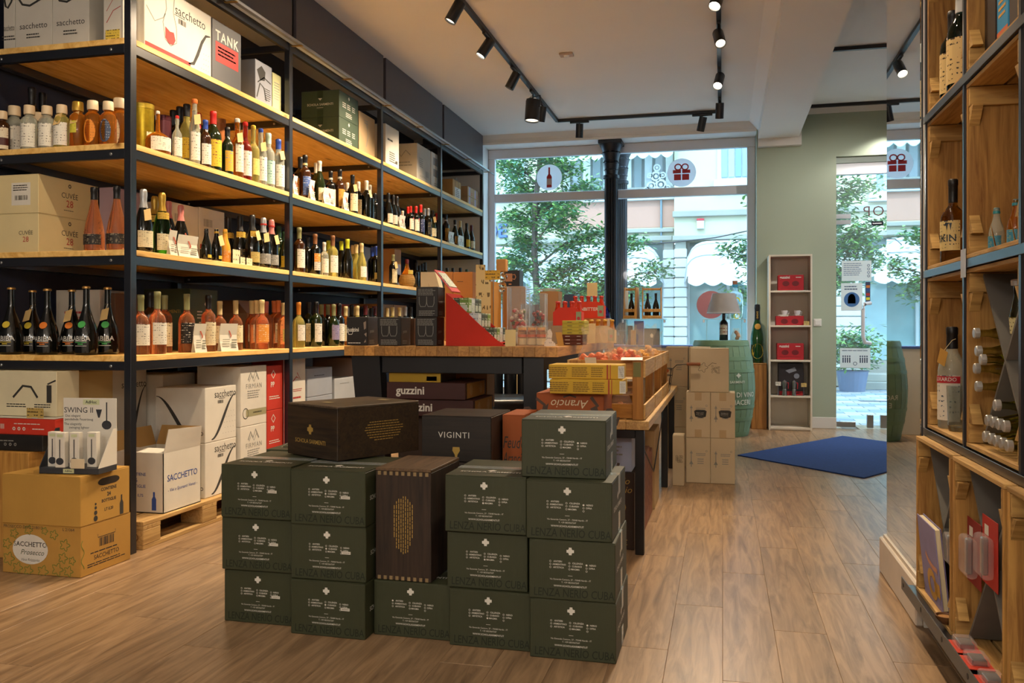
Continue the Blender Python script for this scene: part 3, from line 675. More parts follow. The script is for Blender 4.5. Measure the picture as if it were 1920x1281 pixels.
        c_, ink = LABC[lb]; lm = printed(c_, ink, {'yelseal':2.0,'seal':4.0,'heart':6.0}.get(lb, 9.0), .6)
        z0, z1, a = l0*q, l1*q, 1.15
        if lb in ('yelseal',): z0, z1, a = .08*q, .18*q, .5
        if lb in ('tall',): z0, z1, a = .10*q, .56*q, .75
        if lb in ('oval',): z0, z1, a = .14*q, .42*q, .7
        if lb in ('grey','gold','seal'): z1 = .28*q if lb != 'seal' else .36*q
        if lb in ('fifteen','orangetag','navytag','whitetag'):
            zc = (z0+z1)/2; hh = (z1-z0)/2; vs = []; m_ = 14; rr = R+.002
            if lb == 'fifteen': tl = MB().patch(R+.001, .30*q, .56*q, -.75, .15, 6)
            else:
                wd = .75 if lb != 'whitetag' else .42
                for i in range(m_): an = 2*PI*i/m_; vs.append((rr*math.cos(wd*math.cos(an)), rr*math.sin(wd*math.cos(an)), zc+hh*math.sin(an)))
                tl = MB().add(vs, [tuple(range(m_))])
            kit.append(['hang_tag' if lb != 'fifteen' else 'label', tl.mesh('tag', lm), []])
        else:
            kit.append(['label', MB().patch(R+.0009, z0, z1, -a, a, 12).mesh('label', lm), []])
        if lb == 'heart':
            hm = MB(); rr = R+.0018; zc = z1-.004
            hv = [(0,-.045),(.018,-.022),(.024,.0),(.018,.014),(.008,.016),(0,.008),(-.008,.016),(-.018,.014),(-.024,.0),(-.018,-.022)]
            hm.add([(rr*math.cos(.55+x/rr), rr*math.sin(.55+x/rr), zc+y) for x, y in hv], [tuple(range(len(hv)))])
            kit[-1][2].append(('heart_print', hm.mesh('heart_print', col('#c8281e', .5))))
        if lb == 'orange' and sh == 'bord': kit[-1][2].append(('label_field', MB().patch(R+.0015, z0+.0, z0+(z1-z0)*.5, -a, a, 12).mesh('label_field', printed('#cfc9bd','#4a4a6a',4.0))))
        if lb == 'redband': kit[-1][2].append(('label_band', MB().patch(R+.0018, z0+.02, z0+.06, -a, a, 12).mesh('label_band', col('#4a1a14', .5))))
    BK[key] = kit; return kit
ORD = ['first','second','third','fourth','fifth','sixth','seventh','eighth','ninth','tenth','eleventh','twelfth','thirteenth','fourteenth','fifteenth','sixteenth','seventeenth']
GW = {'dk':'dark','gr':'green','br':'brown','lg':'bright green','am':'amber','ro':'rosé','cl':'clear','ye':'pale yellow','rd':'red','or':'orange'}
SW = {'bord':'wine bottle','burg':'wine bottle','champ':'sparkling bottle','dome':'wine bottle','proso':'teardrop bottle','abiba':'bulbous bottle','jar':'squat bottle','pic':'mini bottle','grap':'spirit bottle','amaro':'liqueur bottle','flip':'flip-top bottle','slim':'tall bottle','oval':'oval-label bottle','bulb':'bulb-shaped bottle'}
CW = {'goldneck':'gold neck','greyred':'grey foil','pinkred':'pink foil','blackgold':'banded cap','blackwhite':'banded cap'}
BAYW = ['end of shelving','nearest bay','second bay','third bay','last bay']; LEVW = {1:'lowest board',2:'second board',3:'third board'}
BOT = (('flip,cl,red,white',-2.977,4.269,2.095,0.253,1,3,2),('grap,br,blue,white',-2.977,4.542,2.095,0.293,1,3,7),('grap,gr,black,blueyel',-2.977,4.777,2.095,0.299,1,3,9),('flip,am,clear,tall',-2.977,4.889,2.095,0.375,1,3,10),('flip,rd,red,white',-2.977,4.983,2.095,0.38,1,3,11),('flip,ye,yellow,oval',-2.977,5.08,2.095,0.378,1,3,12),('flip,cl,blue,white',-2.977,5.174,2.095,0.375,1,3,13),('grap,cl,blue,white',-2.977,5.408,2.095,0.361,1,3,15),('slim,cl,orange,white',-2.987,4.45,2.095,0.39,1,3,5),('oval,ye,black,yellow',-3.077,4.505,2.095,0.377,1,3,4),('amaro,gr,red,yellow',-2.997,4.655,2.095,0.366,1,3,8),('grap,cl,mint,mint',-2.997,5.307,2.095,0.384,1,3,14),('bulb,am,clear,white',-3.017,4.154,2.095,0.253,1,3,0),('bord,dk,red,none',-3.137,4.707,2.095,0.377,1,3,6),('bord,dk,black,none',-3.177,4.582,2.095,0.391,1,3,3),('bord,dk,black,none',-3.267,4.647,2.095,0.394,1,3,1),('pic,dk,black,yelseal',-2.977,4.552,1.552,0.187,1,2,5),('pic,dk,gold,yelseal',-2.977,4.658,1.552,0.205,1,2,6),('pic,or,gold,orange',-2.977,4.751,1.552,0.206,1,2,7),('champ,lg,gold,cream',-3.017,4.191,1.552,0.351,1,2,2),('champ,dk,goldneck,gold',-2.987,5.084,1.552,0.344,1,2,10),('champ,dk,greyred,grey',-2.987,5.226,1.552,0.344,1,2,11),('champ,dk,pinkred,grey',-2.987,5.332,1.552,0.339,1,2,12),('champ,dk,silver,cream',-2.997,4.006,1.552,0.339,1,2,0),('burg,gr,green,yellow',-3.007,5.545,1.552,0.276,1,2,14),('bord,gr,green,green',-3.077,5.597,1.552,0.329,1,2,13),('champ,dk,goldneck,black',-3.087,5.102,1.552,0.339,1,2,9),('champ,dk,pink,black',-3.077,4.448,1.552,0.321,1,2,4),('champ,dk,pink,cream',-3.177,4.473,1.552,0.35,1,2,3),('champ,dk,goldneck,black',-3.187,5.124,1.552,0.341,1,2,8),('champ,dk,gold,cream',-3.137,4.291,1.552,0.35,1,2,1),('dome,ro,cream,whiteor',-2.977,5.188,1.011,0.334,1,1,10),('dome,ro,khaki,white',-2.987,4.108,1.011,0.342,1,1,2),('dome,ro,khaki,blackor',-3.017,4.417,1.011,0.337,1,1,4),('dome,ro,cream,oval',-3.007,5.538,1.011,0.323,1,1,14),('bord,ro,orange,cream',-3.087,5.608,1.011,0.337,1,1,13),('bord,ro,black,cream',-3.007,4.62,1.011,0.338,1,1,5),('dome,ro,khaki,white',-3.017,4.011,1.011,0.318,1,1,0),('dome,ro,cream,cream',-3.047,4.803,1.011,0.312,1,1,6),('dome,ro,cream,cream',-3.047,4.985,1.011,0.318,1,1,7),('dome,ro,cream,cream',-3.057,5.258,1.011,0.33,1,1,9),('dome,ro,cream,cream',-3.137,5.333,1.011,0.329,1,1,8),('bord,ro,orange,cream',-3.157,5.673,1.011,0.34,1,1,12),('bord,ro,khaki,cream',-3.117,4.354,1.011,0.332,1,1,3),('bord,ro,pink,none',-3.117,5.49,1.011,0.33,1,1,11),('bord,br,black,none',-3.207,4.348,1.011,0.348,1,1,1),('bord,br,blackgold,blue',-3.007,5.858,2.095,0.34,2,3,1),('burg,gr,white,cream',-3.007,6.093,2.095,0.341,2,3,3),('bord,br,blackwhite,amber',-3.007,6.455,2.095,0.344,2,3,5),('amaro,dk,black,cream',-2.987,6.659,2.095,0.326,2,3,7),('bord,dk,white,none',-2.987,6.946,2.095,0.325,2,3,9),('bord,dk,blackwhite,cream',-3.037,6.351,2.095,0.314,2,3,4),('bord,dk,black,none',-3.037,7.254,2.095,0.273,2,3,11),('bord,dk,white,none',-3.047,7.157,2.095,0.334,2,3,10),('bord,dk,black,amber',-3.077,5.918,2.095,0.343,2,3,0),('bord,dk,white,cream',-3.077,6.982,2.095,0.326,2,3,8),('burg,gr,white,white',-3.087,6.2,2.095,0.348,2,3,2),('bord,dk,white,none',-3.117,6.839,2.095,0.299,2,3,6),('burg,ye,cream,white',-2.977,6.821,1.552,0.322,2,2,10),('bord,br,khaki,white',-2.987,5.728,1.552,0.334,2,2,0),('bord,dk,brown,orange',-2.987,5.982,1.552,0.31,2,2,2),('bord,ye,brown,white',-2.987,6.285,1.552,0.33,2,2,5),('burg,dk,lime,none',-2.987,6.559,1.552,0.328,2,2,7),('bord,dk,blue,gold',-3.007,7.195,1.552,0.325,2,2,12),('bord,cl,clear,white',-3.017,6.196,1.552,0.267,2,2,3),('burg,dk,lime,none',-3.067,6.614,1.552,0.322,2,2,6),('burg,ye,cream,none',-3.057,6.892,1.552,0.322,2,2,9),('bord,dk,blue,none',-3.077,7.288,1.552,0.331,2,2,11),('bord,dk,black,none',-3.097,6.077,1.552,0.303,2,2,1),('bord,ye,lime,white',-3.097,6.438,1.552,0.31,2,2,4),('burg,ye,cream,none',-3.117,6.96,1.552,0.32,2,2,8),('bord,gr,black,white',-2.987,6,1.011,0.345,2,1,2),('dome,gr,khaki,violet',-2.987,6.299,1.011,0.333,2,1,5),('dome,ye,amber,white',-2.997,5.739,1.011,0.329,2,1,0),('bord,dk,black,white',-2.997,6.423,1.011,0.336,2,1,6),('bord,am,cream,cream',-2.997,6.545,1.011,0.322,2,1,7),('bord,ye,cream,none',-2.997,6.778,1.011,0.333,2,1,10),('bord,dk,black,none',-3.077,6.838,1.011,0.335,2,1,8),('bord,dk,wine,none',-3.017,6.993,1.011,0.338,2,1,12),('bord,dk,black,none',-3.017,7.122,1.011,0.318,2,1,14),('bord,dk,wine,none',-3.037,7.242,1.011,0.345,2,1,15),('bord,gr,black,cream',-3.077,6.055,1.011,0.343,2,1,1),('bord,dk,black,none',-3.087,7.073,1.011,0.327,2,1,11),('bord,dk,khaki,none',-3.067,6.366,1.011,0.331,2,1,4),('bord,gr,cream,none',-3.087,6.926,1.011,0.332,2,1,9),('bord,dk,silver,none',-3.117,7.297,1.011,0.323,2,1,13),('bord,dk,khaki,none',-3.077,6.272,1.011,0.329,2,1,3),('bord,dk,black,none',-2.997,8.062,1.011,0.35,3,1,4),('bord,ye,cream,none',-3.017,7.497,1.011,0.332,3,1,0),('bord,ye,cream,none',-3.017,7.63,1.011,0.335,3,1,1),('bord,dk,cream,none',-3.017,7.809,1.011,0.339,3,1,2),('bord,dk,silver,none',-3.017,7.967,1.011,0.348,3,1,3),('champ,dk,black,seal',-2.987,7.448,2.095,0.296,3,3,0),('champ,dk,black,seal',-2.987,7.567,2.095,0.299,3,3,1),('champ,dk,black,seal',-3.007,7.714,2.095,0.306,3,3,2),('bord,dk,red,heart',-2.987,8.035,2.095,0.264,3,3,5),('bord,dk,red,heart',-2.987,8.188,2.095,0.285,3,3,6),('bord,dk,silver,black',-2.987,8.559,2.095,0.314,3,3,9),('bord,dk,red,navy',-2.997,8.357,2.095,0.319,3,3,7),('burg,gr,black,cream',-2.997,8.725,2.095,0.314,3,3,10),('bord,dk,silver,cream',-3.057,8.641,2.095,0.316,3,3,8),('bord,dk,red,none',-3.047,9.014,2.095,0.319,3,3,11),('bord,dk,red,none',-3.077,8.201,2.095,0.284,3,3,4),('bord,dk,white,none',-3.157,8.261,2.095,0.252,3,3,3),('amaro,dk,khaki,cream',-2.997,7.593,1.552,0.287,3,2,0),('bord,dk,black,none',-3.117,8.742,1.552,0.293,3,2,3),('bord,dk,black,none',-3.117,8.827,1.552,0.311,3,2,4),('bord,dk,black,none',-3.137,8.599,1.552,0.289,3,2,1),('bord,dk,black,none',-3.197,8.864,1.552,0.28,3,2,2),('bord,dk,blackwhite,amber',-3.007,9.211,2.095,0.325,4,3,0),('burg,gr,blackwhite,amber',-3.007,9.548,2.095,0.313,4,3,1),('burg,gr,black,yellow',-2.987,9.952,2.095,0.317,4,3,3),('burg,dk,wine,cream',-2.987,10.156,2.095,0.315,4,3,4),('burg,gr,cream,cream',-2.997,9.724,2.095,0.315,4,3,2),('bord,dk,black,none',-3.037,9.854,1.552,0.316,4,2,2),('bord,dk,green,none',-3.037,10.119,1.552,0.321,4,2,3),('bord,dk,black,none',-3.047,9.592,1.552,0.298,4,2,1),('bord,dk,black,none',-3.067,9.434,1.552,0.294,4,2,0),('jar,br,cork,redband',-3.76,3.86,2.095,0.224,0,3,0),('jar,cl,cork,white',-3.767,3.95,2.095,0.267,0,3,1),('jar,cl,cork,white',-3.586,3.86,2.095,0.242,0,3,2),('jar,cl,cork,white',-3.475,3.86,2.095,0.235,0,3,6),('jar,ye,cork,white',-3.382,3.86,2.095,0.235,0,3,7),('jar,am,gold,fifteen',-3.283,3.86,2.095,0.237,0,3,8),('jar,am,cork,orangetag',-3.192,3.86,2.095,0.237,0,3,9),('jar,am,cork,navytag',-3.098,3.86,2.095,0.231,0,3,10),('jar,am,cork,whitetag',-3.101,3.95,2.095,0.269,0,3,11),('jar,cl,cork,white',-3.657,4,2.095,0.243,0,3,4),('bord,dk,black,none',-3.745,4.05,2.095,0.4,0,3,3),('bord,dk,black,none',-3.774,4.16,2.095,0.408,0,3,5),('proso,ro,black,dark',-3.208,3.89,1.552,0.335,0,2,0),('proso,ro,black,dark',-3.07,3.89,1.552,0.338,0,2,1),('abiba,dk,yellow,abiba',-3.711,3.87,1.011,0.357,0,1,0),('abiba,dk,orange,abiba',-3.481,3.87,1.011,0.354,0,1,2),('abiba,dk,green,abiba',-3.239,3.87,1.011,0.357,0,1,4),('abiba,dk,green,abiba',-3.214,4,1.011,0.36,0,1,5),('abiba,dk,orange,abiba',-3.431,3.99,1.011,0.35,0,1,3),('abiba,dk,yellow,abiba',-3.695,4,1.011,0.354,0,1,1))
TAGM = col('#cfae70', .7)
TAGS = {(0,1,1),(0,1,3),(0,1,5),(1,2,0),(1,2,6),(1,2,10),(1,2,11),(1,2,12),(1,3,5),(1,3,10),(1,3,13),(1,3,15),(2,3,7),(2,3,9),(3,3,10),(3,2,0),(0,3,7),(0,3,8)}
for kd, x, y, z, H, bay, lev, i in BOT:
    s_, g_, c_, l_ = kd.split(',')
    cap_w = CW.get(c_, c_+(' foil' if s_ == 'champ' else ' medallion' if s_ == 'abiba' else ' cap')); 
    lab = f'{GW[g_]} {SW[s_]} with {cap_w}, {ORD[i]} from left, {LEVW[lev]}, {BAYW[bay]}'
    rz = random.uniform(-.55, -.05) if bay else -PI/2+random.uniform(.2, .45)
    nm = SW[s_].replace(' ', '_').replace('-', '_').replace('bulb_shaped_','bulb_')
    H = min(max(H, .18), .40)
    t = place(bottle_kit(kd, H), nm, lab, 'bottle', (x, y, z+.0008), rz, f'bottles on the shelving, {LEVW[lev]}')
    if (bay, lev, i) in TAGS:
        rr = {'abiba': .075, 'champ': .09, 'pic': .10}.get(s_, .07)*H+.006; zz = (.66 if s_ in ('abiba', 'champ') else .74)*H
        obj('neck_tag', MB().prism([(rr,-.02,zz),(rr+.002,.016,zz+.012),(rr+.022,.012,zz-.05),(rr+.020,-.026,zz-.06)], (.001,0,0)), t, mat=TAGM)
        obj('tag_string', MB().tube([(rr+.001,-.002,zz+.002),(.05*H,.004,zz+.03),(.0,.05*H,zz+.035),(-.05*H,0,zz+.035),(0,-.05*H,zz+.035),(.05*H,-.002,zz+.03)], .0009, 4), t, mat=TAGM)
# leaflets leaning on the boards (folded tasting cards)
def leaflet(label, x, y, z, w, h, rz, grp='folded cards on the shelving'):
    t = thing('info_card', label, 'card', (x, y, z+.0008), rz, grp)
    pts = [(0, 0), (.012, h*.35), (.016, h*.7), (.004, h)]
    mb = MB(); 
    for (a, za), (b, zb) in zip(pts, pts[1:]): mb.add([(-a,-w/2,za),(-a,w/2,za),(-b,w/2,zb),(-b,-w/2,zb)], [(0,1,2,3)])
    mb.add([(-.03,-w/2,0),(-.03,w/2,0),(-.004,w/2,h),(-.004,-w/2,h)], [(3,2,1,0)])
    obj('sheet', mb, t, mat=col('#e2ddcc', .35, var=.04))
    pr = MB(); r_, u_ = (0,1,0), (-.02,0,1)
    for i in range(4): pr.rect((.003-.012*(i*.08+.25), -w*.22, h*(.42-.08*i)), r_, u_, w*.4, h*.025); pr.rect((.003-.012*(i*.08+.25), w*.24, h*(.40-.09*i)), r_, u_, w*.3, h*.05)
    obj('print', pr, t, mat=col('#8a8a78', .6))
    it = MB().line((-.0105, .0, h*.68), r_, u_, [(-.02,.05),(-.005,.03),(.01,.0),(.022,-.02),(.018,-.03)], .011); obj('map_print', it, t, mat=col('#b35a44', .6))
leaflet('narrow wine info card between pink-foil bottles', -2.929, 4.176, 1.552, 0.057, 0.137, -0.12)
leaflet('wide curved wine info card on the second board', -2.929, 4.313, 1.552, 0.160, 0.123, -0.12)
leaflet('narrow curved wine info card beside the first rosé bottles', -2.929, 4.429, 1.011, 0.100, 0.166, -0.12)
leaflet('wide curved wine info card among the rosé bottles', -2.929, 4.729, 1.011, 0.160, 0.168, -0.12)
leaflet('info card at the left post of the second bay', -2.929, 5.578, 2.095, 0.047, 0.134, -0.12)
leaflet('slim info card left of the white-capped bottle, second bay', -2.929, 5.836, 2.095, 0.060, 0.146, -0.12)
leaflet('info card with map in the middle of the second bay', -2.929, 6.117, 2.095, 0.148, 0.129, -0.12)
leaflet('slim info card right of centre, third board, second bay', -2.929, 6.421, 2.095, 0.071, 0.145, -0.12)
leaflet('info card beside three dark bottles in the third bay', -2.929, 7.679, 2.095, 0.112, 0.120, -0.12)
leaflet('left info card on the third board of the last bay', -2.929, 9.192, 2.095, 0.136, 0.129, -0.12)
leaflet('right info card on the third board of the last bay', -2.929, 9.556, 2.095, 0.147, 0.125, -0.12)

# ================================================================ CARTONS ON AND UNDER THE SHELVING
INKD = col('#33322f', .7); INKG = col('#8b8a84', .7); INKW = col('#d9d6cc', .6, var=.03); INKR = col('#b0302a', .6); INKB = col('#2f4f9e', .6)
CWHITE = card('#d9d4c8'); CGREY = card('#b9b4a8'); KRAFT = card('#b98a4e'); CGREEN = card('#42523f', .55); CREAMB = card('#d8c796')
TAPE = col('#b09468', .25, var=.05); YTAG = printed('#d8bd4a', '#5a4a1c', 4.0, .5)
E_ = .001
def swoosh(f, w, h, flip=1):
    pts = [(flip*(-w*.30+w*.78*t), -h*.46+h*.80*(3*t*t-2*t**3)) for t in [i/14 for i in range(15)]]
    return ('l', f, pts, [.004+.020*math.sin(PI*min(1, i/14+.05)) for i in range(15)])
def dots(f, w, h): return [('r', f, x*w, y*h, .004, .004) for i, y in enumerate((-.38,-.28,-.18,-.08,.02)) for x in [(.06+.09*j+(.045 if i % 2 else 0)+.02*i) for j in range(5)] if x < .47]
def sac(fw, fh, f='R', f2=None, w2=0):
    it = [('t', f, 'sacchetto', min(fw*.19, .07), fw*.14, fh*.36), ('b', f, -fw*.02, fh*.22, fw*.18, fh*.06), ('m', f, fw*.03, fh*.28, fw*.2, .008, 1)]
    p = [('print', INKD, it+[swoosh(f, fw, fh)]), ('dot_print', INKG, dots(f, fw, fh))]
    if f2: p.append(('print', INKD, [swoosh(f2, w2, fh, -1), ('t', f2, 'sacchetto', min(w2*.14, .05), w2*.2, -fh*.32)]))
    return p
# --- top board, end of the shelving: narrow white cartons
z4 = ZL[4]+E_
for i, (xl, xr, word) in enumerate(((-3.90,-3.70,'first'),(-3.714,-3.479,'second'),(-3.476,-3.248,'third'))):
    if i == 0: xl, xr = XB+.05, -3.718
    w_ = xr-xl
    carton('wine_carton', f'white wine carton, {word} from left, top board at shelving end', (xl, xr, 3.90, 4.20, z4, z4+.33), CWHITE,
           [('print', INKD, [('t','F','sacchetto',.046,0,-.02),('m','F',0,-.065,.09,.016,2),('l','F',[(-w_*.5,.165),(-w_*.3,.10),(-w_*.1,.09),(w_*.2,.12),(w_*.45,.165)],.012)])], group='white wine cartons', seam='Y')
carton('gift_carton', 'slim white carton with red line behind the first post, top board', (-3.115, -2.997, 3.845, 3.94, z4, z4+.32), CWHITE, [('print', INKR, [('l','F',[(-.04,-.06),(0,.0),(.045,.02)],.004),('l','F',[(-.04,-.0),(0,.06),(.045,.09)],.003)])])
t = thing('price_tag', 'yellow handwritten price tag on the top board by the first post', 'price tag', (-3.052, 3.835, z4), group='price tags')
obj('card', MB().box(-.042,.042,-.001,0,.0,.058), t, mat=YTAG)
x1 = -2.95
carton('decanter_carton', 'large white decanter carton with red base strip on the top board', (x1-.25, x1, 3.951, 4.56, z4, 3.001), CWHITE,
  [('print', INKD, [('t','R','sacchetto',.075,.10,.105),('b','R',.02,.05,.07,.03),('m','R',.0,.075,.1,.01,1),('l','R',[(.08,-.16),(.13,-.145),(.17,-.08),(.21,.0),(.25,.05),(.295,.06)],[.006,.02,.024,.022,.016,.006])]),
   ('red_strip', INKR, [('r','R',-.10,-.165,.40,.03),('p','R',[(-.13,-.02),(-.09,-.035),(-.055,-.03),(-.04,-.07),(-.06,-.10),(-.10,-.105),(-.13,-.08)])]),
   ('decanter_print', INKG, [('l','R',[(-.13,.16),(-.12,.08),(-.15,.0),(-.13,-.09),(-.08,-.11),(-.03,-.08),(-.03,.0),(-.06,.08),(-.05,.16)],.006),('l','R',[(-.29,.04),(-.22,-.02),(-.15,.02),(-.13,.05)],.005)]),
   ('dot_print', INKG, [('r','R',.18+.024*i,-.06-.03*j,.005,.005) for i in range(5) for j in range(4) if .18+.024*i > .22-.03*j*.2])], group=None)
carton('tank_carton', 'dark grey gift carton with red panel on the top board', (x1-.30, x1, 4.571, 4.888, z4, 3), col('#55565a', .5),
  [('print', INKW, [('t','R','TANK',.085,0,.095,{'bold':.02,'space':1.15})]), ('red_panel', INKR, [('r','R',0,-.0,.25,.12)]), ('panel_print', INKD, [('m','R',0,.03,.2,.022,3)])], flaps=False)
carton('picture_carton', 'grey carton with engraved picture, right of the dark gift carton', (-3.046-.1, -2.98, 5.112, 5.325, z4, 2.922), card('#8a8f9a'),
  [('picture_print', INKD, [('p','R',[(-.09,.08),(-.03,.12),(.02,.09),(.01,.03),(-.05,.02)]),('l','R',[(-.09,-.1),(-.05,.0),(.0,-.02),(.03,-.1)],.012),('m','R',.05,-.02,.08,.014,6),('l','R',[(-.08,.0),(.0,.05),(.09,.03)],.008)])])
carton('pale_green_carton', 'pale green carton at the end of the nearest top board', (-3.2, -2.98, 5.335, 5.45, z4, 2.898), card('#b9b98a'), [('print', INKG, [('m','R',0,.07,.08,.018,7)])])
SCH = lambda fw, fh: [('print', INKW, [('t','F','SCHOLA SARMENTI',.026,0,-.005,{'bold':.012}),('o','F',0,.045,.018,.0,4),('m','F',0,-.03,.06,.008,1),('m','R',-.09,.02,.07,.016,3),('m','R',.0,.02,.07,.016,3),('m','R',.09,.02,.06,.016,3),('o','R',0,.075,.017,.0,4),('m','R',0,-.05,.12,.014,3)])]
g_x0, g_y0, g_y1 = -3.30, 6.365, 6.735
for k_, (a, b, wd) in enumerate(((0,.212,'lower'),(.213,.425,'upper'))):
    carton('green_carton', f'{wd} dark green wine carton stacked on the top board, second bay', (g_x0, -2.97, g_y0, g_y1, z4+a, z4+b), CGREEN, SCH(.33, .21), tape=col('#33422f', .3), seam='Y', group='dark green wine cartons', key=('schshelf',))
carton('kraft_carton', 'tall kraft carton beside two green ones on the top board', (-3.25, -2.97, 6.752, 7.09, z4, 2.983), card('#b59a72'), [('print', INKG, [('m','R',-.02,.12,.08,.02,2),('l','R',[(-.02,-.1),(.02,.0),(-.01,.1)],.01)])])
carton('white_carton', 'tall white carton at the left of the third bay, top board', (-3.25, -2.97, 7.341, 7.674, z4, 3.012), CWHITE, [('print', INKD, [('m','R',-.05,.06,.14,.04,1),('m','R',.0,-.05,.15,.02,5),('b','R',.1,-.12,.06,.03)])])
carton('drawn_carton', 'white carton with a drawing on its end, third bay top board', (-3.27, -2.97, 8.172, 8.575, z4, 3.007), CGREY, [('print', INKG, [('l','F',[(-.1,.05),(-.06,.11),(-.02,.06),(.03,.12),(.08,.07)],.01),('m','F',0,.0,.2,.03,2),('m','R',-.08,.05,.12,.02,5),('b','R',.1,-.08,.1,.06),('m','R',0,-.12,.25,.012,2)])])
carton('panel_carton', 'pale carton with printed panels by the fourth post, top board', (-3.25, -2.97, 8.61, 8.93, z4, 3.009), CWHITE, [('print', INKG, [('r','R',0,.10,.2,.08),('r','R',0,-.02,.2,.08),('m','R',0,-.13,.15,.02,2)])])
carton('labelled_carton', 'ochre carton with white address label, last bay top board', (-3.27, -2.97, 9.35, 9.66, z4, 2.848), card('#b0854a'), [('paper_label', CWHITE, [('r','R',.03,-.03,.22,.12)]), ('print', INKD, [('o','R',0,.07,.07,.06,20),('m','R',.03,-.01,.16,.02,4)])])
for k_, wd in ((0,'lower left'),(1,'upper left'),(2,'lower right'),(3,'upper right')):
    yy = 9.94+(.24 if k_ > 1 else 0); zz = z4+(.115 if k_ % 2 else 0)
    carton('small_kraft_carton', f'small kraft carton with violet bands, {wd} of four by the window', (-3.2, -2.97, yy, yy+.235, zz, zz+.113), card('#a88a66'), [('band_print', col('#8f86a8', .6), [('r','R',-.04,0,.05,.10)]), ('print', INKR, [('m','R',.05,-.01,.06,.02,2)])], group='small kraft cartons by the window', key=('skc',))
# --- cartons behind bottles
z2, z1_, z3 = ZL[2]+E_, ZL[1]+E_, ZL[3]+E_
cx_ = -3.51
for k_, wd in ((0,'lower'),(1,'upper')):
    h0 = .207; carton('cream_carton', f'{wd} cream sparkling wine carton at shelving end, second board', (XB+.05, cx_, 3.84, 4.29, z2+k_*(h0+E_), z2+h0+k_*(h0+E_)), CREAMB,
      [('print', INKD, [('t','R','CUVÉE',.042,0,.015),('m','R',0,-.065,.09,.008,1),('o','R',0,.07,.012,.006,6)]+([('t','F','CUVÉE',.03,.06,.0)] if k_ == 0 else [])), ('red_print', INKR, [('t','R','28',.055,0,-.03)]+([('t','F','28',.04,.06,-.035)] if k_ == 0 else [])),
       ]+([('address_label', CWHITE, [('r','F',.03,.0,.12,.12)]), ('barcode', INKD, [('b','F',.03,-.02,.08,.025),('m','F',.03,.045,.1,.012,3)])] if k_ else []), group='cream wine cartons', key=('cuv', k_))
carton('lavender_carton', 'lavender carton standing behind two rosé bottles at shelving end', (-3.447, -3.348, 4.22, 4.45, z2, 1.951), card('#a08a94'))
for a, b, yt, wd in ((316,372,377,'left'),(373.5,421,388,'right')):
    e = (4.675, 4.987, 1.936) if wd == 'left' else (4.996, 5.291, 1.944)
    carton('striped_carton', f'white carton with dark red stripe behind sparkling bottles, {wd} one', (-3.6, -3.32, e[0], e[1], z2, e[2]), CWHITE, [('red_strip', INKR, [('r','R',0,-.06,e[1]-e[0]-.02,.03)]), ('dark_field', INKD, [('r','R',0,-.13,e[1]-e[0]-.01,.10)]), ('barcode', INKG, [('b','R',-.05,.1,.1,.05)])], group='striped cartons')
carton('dark_green_carton', 'dark green carton behind rosé bottles, lowest board', (-3.62, -3.28, 4.841, 5.145, z1_, 1.404), CGREEN, [('print', INKW, [('o','R',.02,.10,.02,0,4),('m','R',-.05,.05,.06,.02,3),('m','R',.05,.05,.05,.02,3),('m','R',0,-.02,.12,.02,2)]),('gold_print', col('#b59a4a', .5), [('t','F','SARMENTI',.03,.03,.05)])])
t = carton('open_kraft_carton', 'kraft carton with open gabled flaps behind rosé bottles', (-3.6, -3.30, 5.545, 5.736, z1_, z1_+.25), card('#8a6a48'), flaps=False)
dd = t.location
hw = (5.736-5.545)/2
obj('open_flap', MB().prism([(-.15,-hw,.25),(.15,-hw,.25),(.06,-hw,.34),(-.06,-hw,.34)], (0,.003,0)), t, mat=card('#7a5c40')); obj('open_flap', MB().prism([(.15,-hw,.25),(.15,hw,.25),(.07,hw,.34),(.07,-hw,.34)], (-.003,0,0)), t, mat=card('#9a8a80'))
for a, b, yt, c_, nm in ((-3.764, -3.468, z1_+.36, '#c9bfae', 'cream'), (-3.425, -3.365, z1_+.34, '#5a3a22', 'brown')):
    carton('upright_carton', f'{nm} carton standing behind the bulbous black bottles', (a, b, 4.25, 4.5, z1_, yt), card(c_), [('print', INKR if nm == 'cream' else INKW, [('m','F',0,.05,(b-a)*.6,.03,3),('o','F',0,-.02,.025,.018,12)])], group='cartons behind the bulbous bottles')
carton('grey_gift_carton', 'grey gift carton behind yellow-capped bottles, second bay', (-3.4, -3.18, 7.322, 7.482+.1, z2, 1.9), col('#6a6878', .5), [('print', INKW, [('t','R','TANK',.06,-.03,.02,{'bold':.01})])])
carton('banded_carton', 'kraft carton with grey and red bands behind the wicker flask', (-3.4, -3.10, 7.895, 8.038+.03, z2, 1.928), card('#a87c4c'), [('grey_field', col('#6a6878', .5), [('r','R',0,-.06,.14,.20)]), ('red_panel', INKR, [('r','R',0,-.10,.12,.08)])])
carton('red_white_carton', 'red and white carton behind bottles, lowest board of second bay', (-3.45, -3.2, 6.88, 7.191, z1_, 1.361), card('#b5482c'), [('white_field', CWHITE, [('r','R',.08,0,.16,.30)])])
for k_ in range(2):
    y_ = 7.75+.38*k_; carton('low_kraft_carton', f'{"left" if k_ == 0 else "right"} kraft carton behind capsules, lowest board, third bay', (-3.5, -3.2, y_, y_+.36, z1_, z1_+.375), card('#9a7a58'), group='kraft cartons in the third bay')
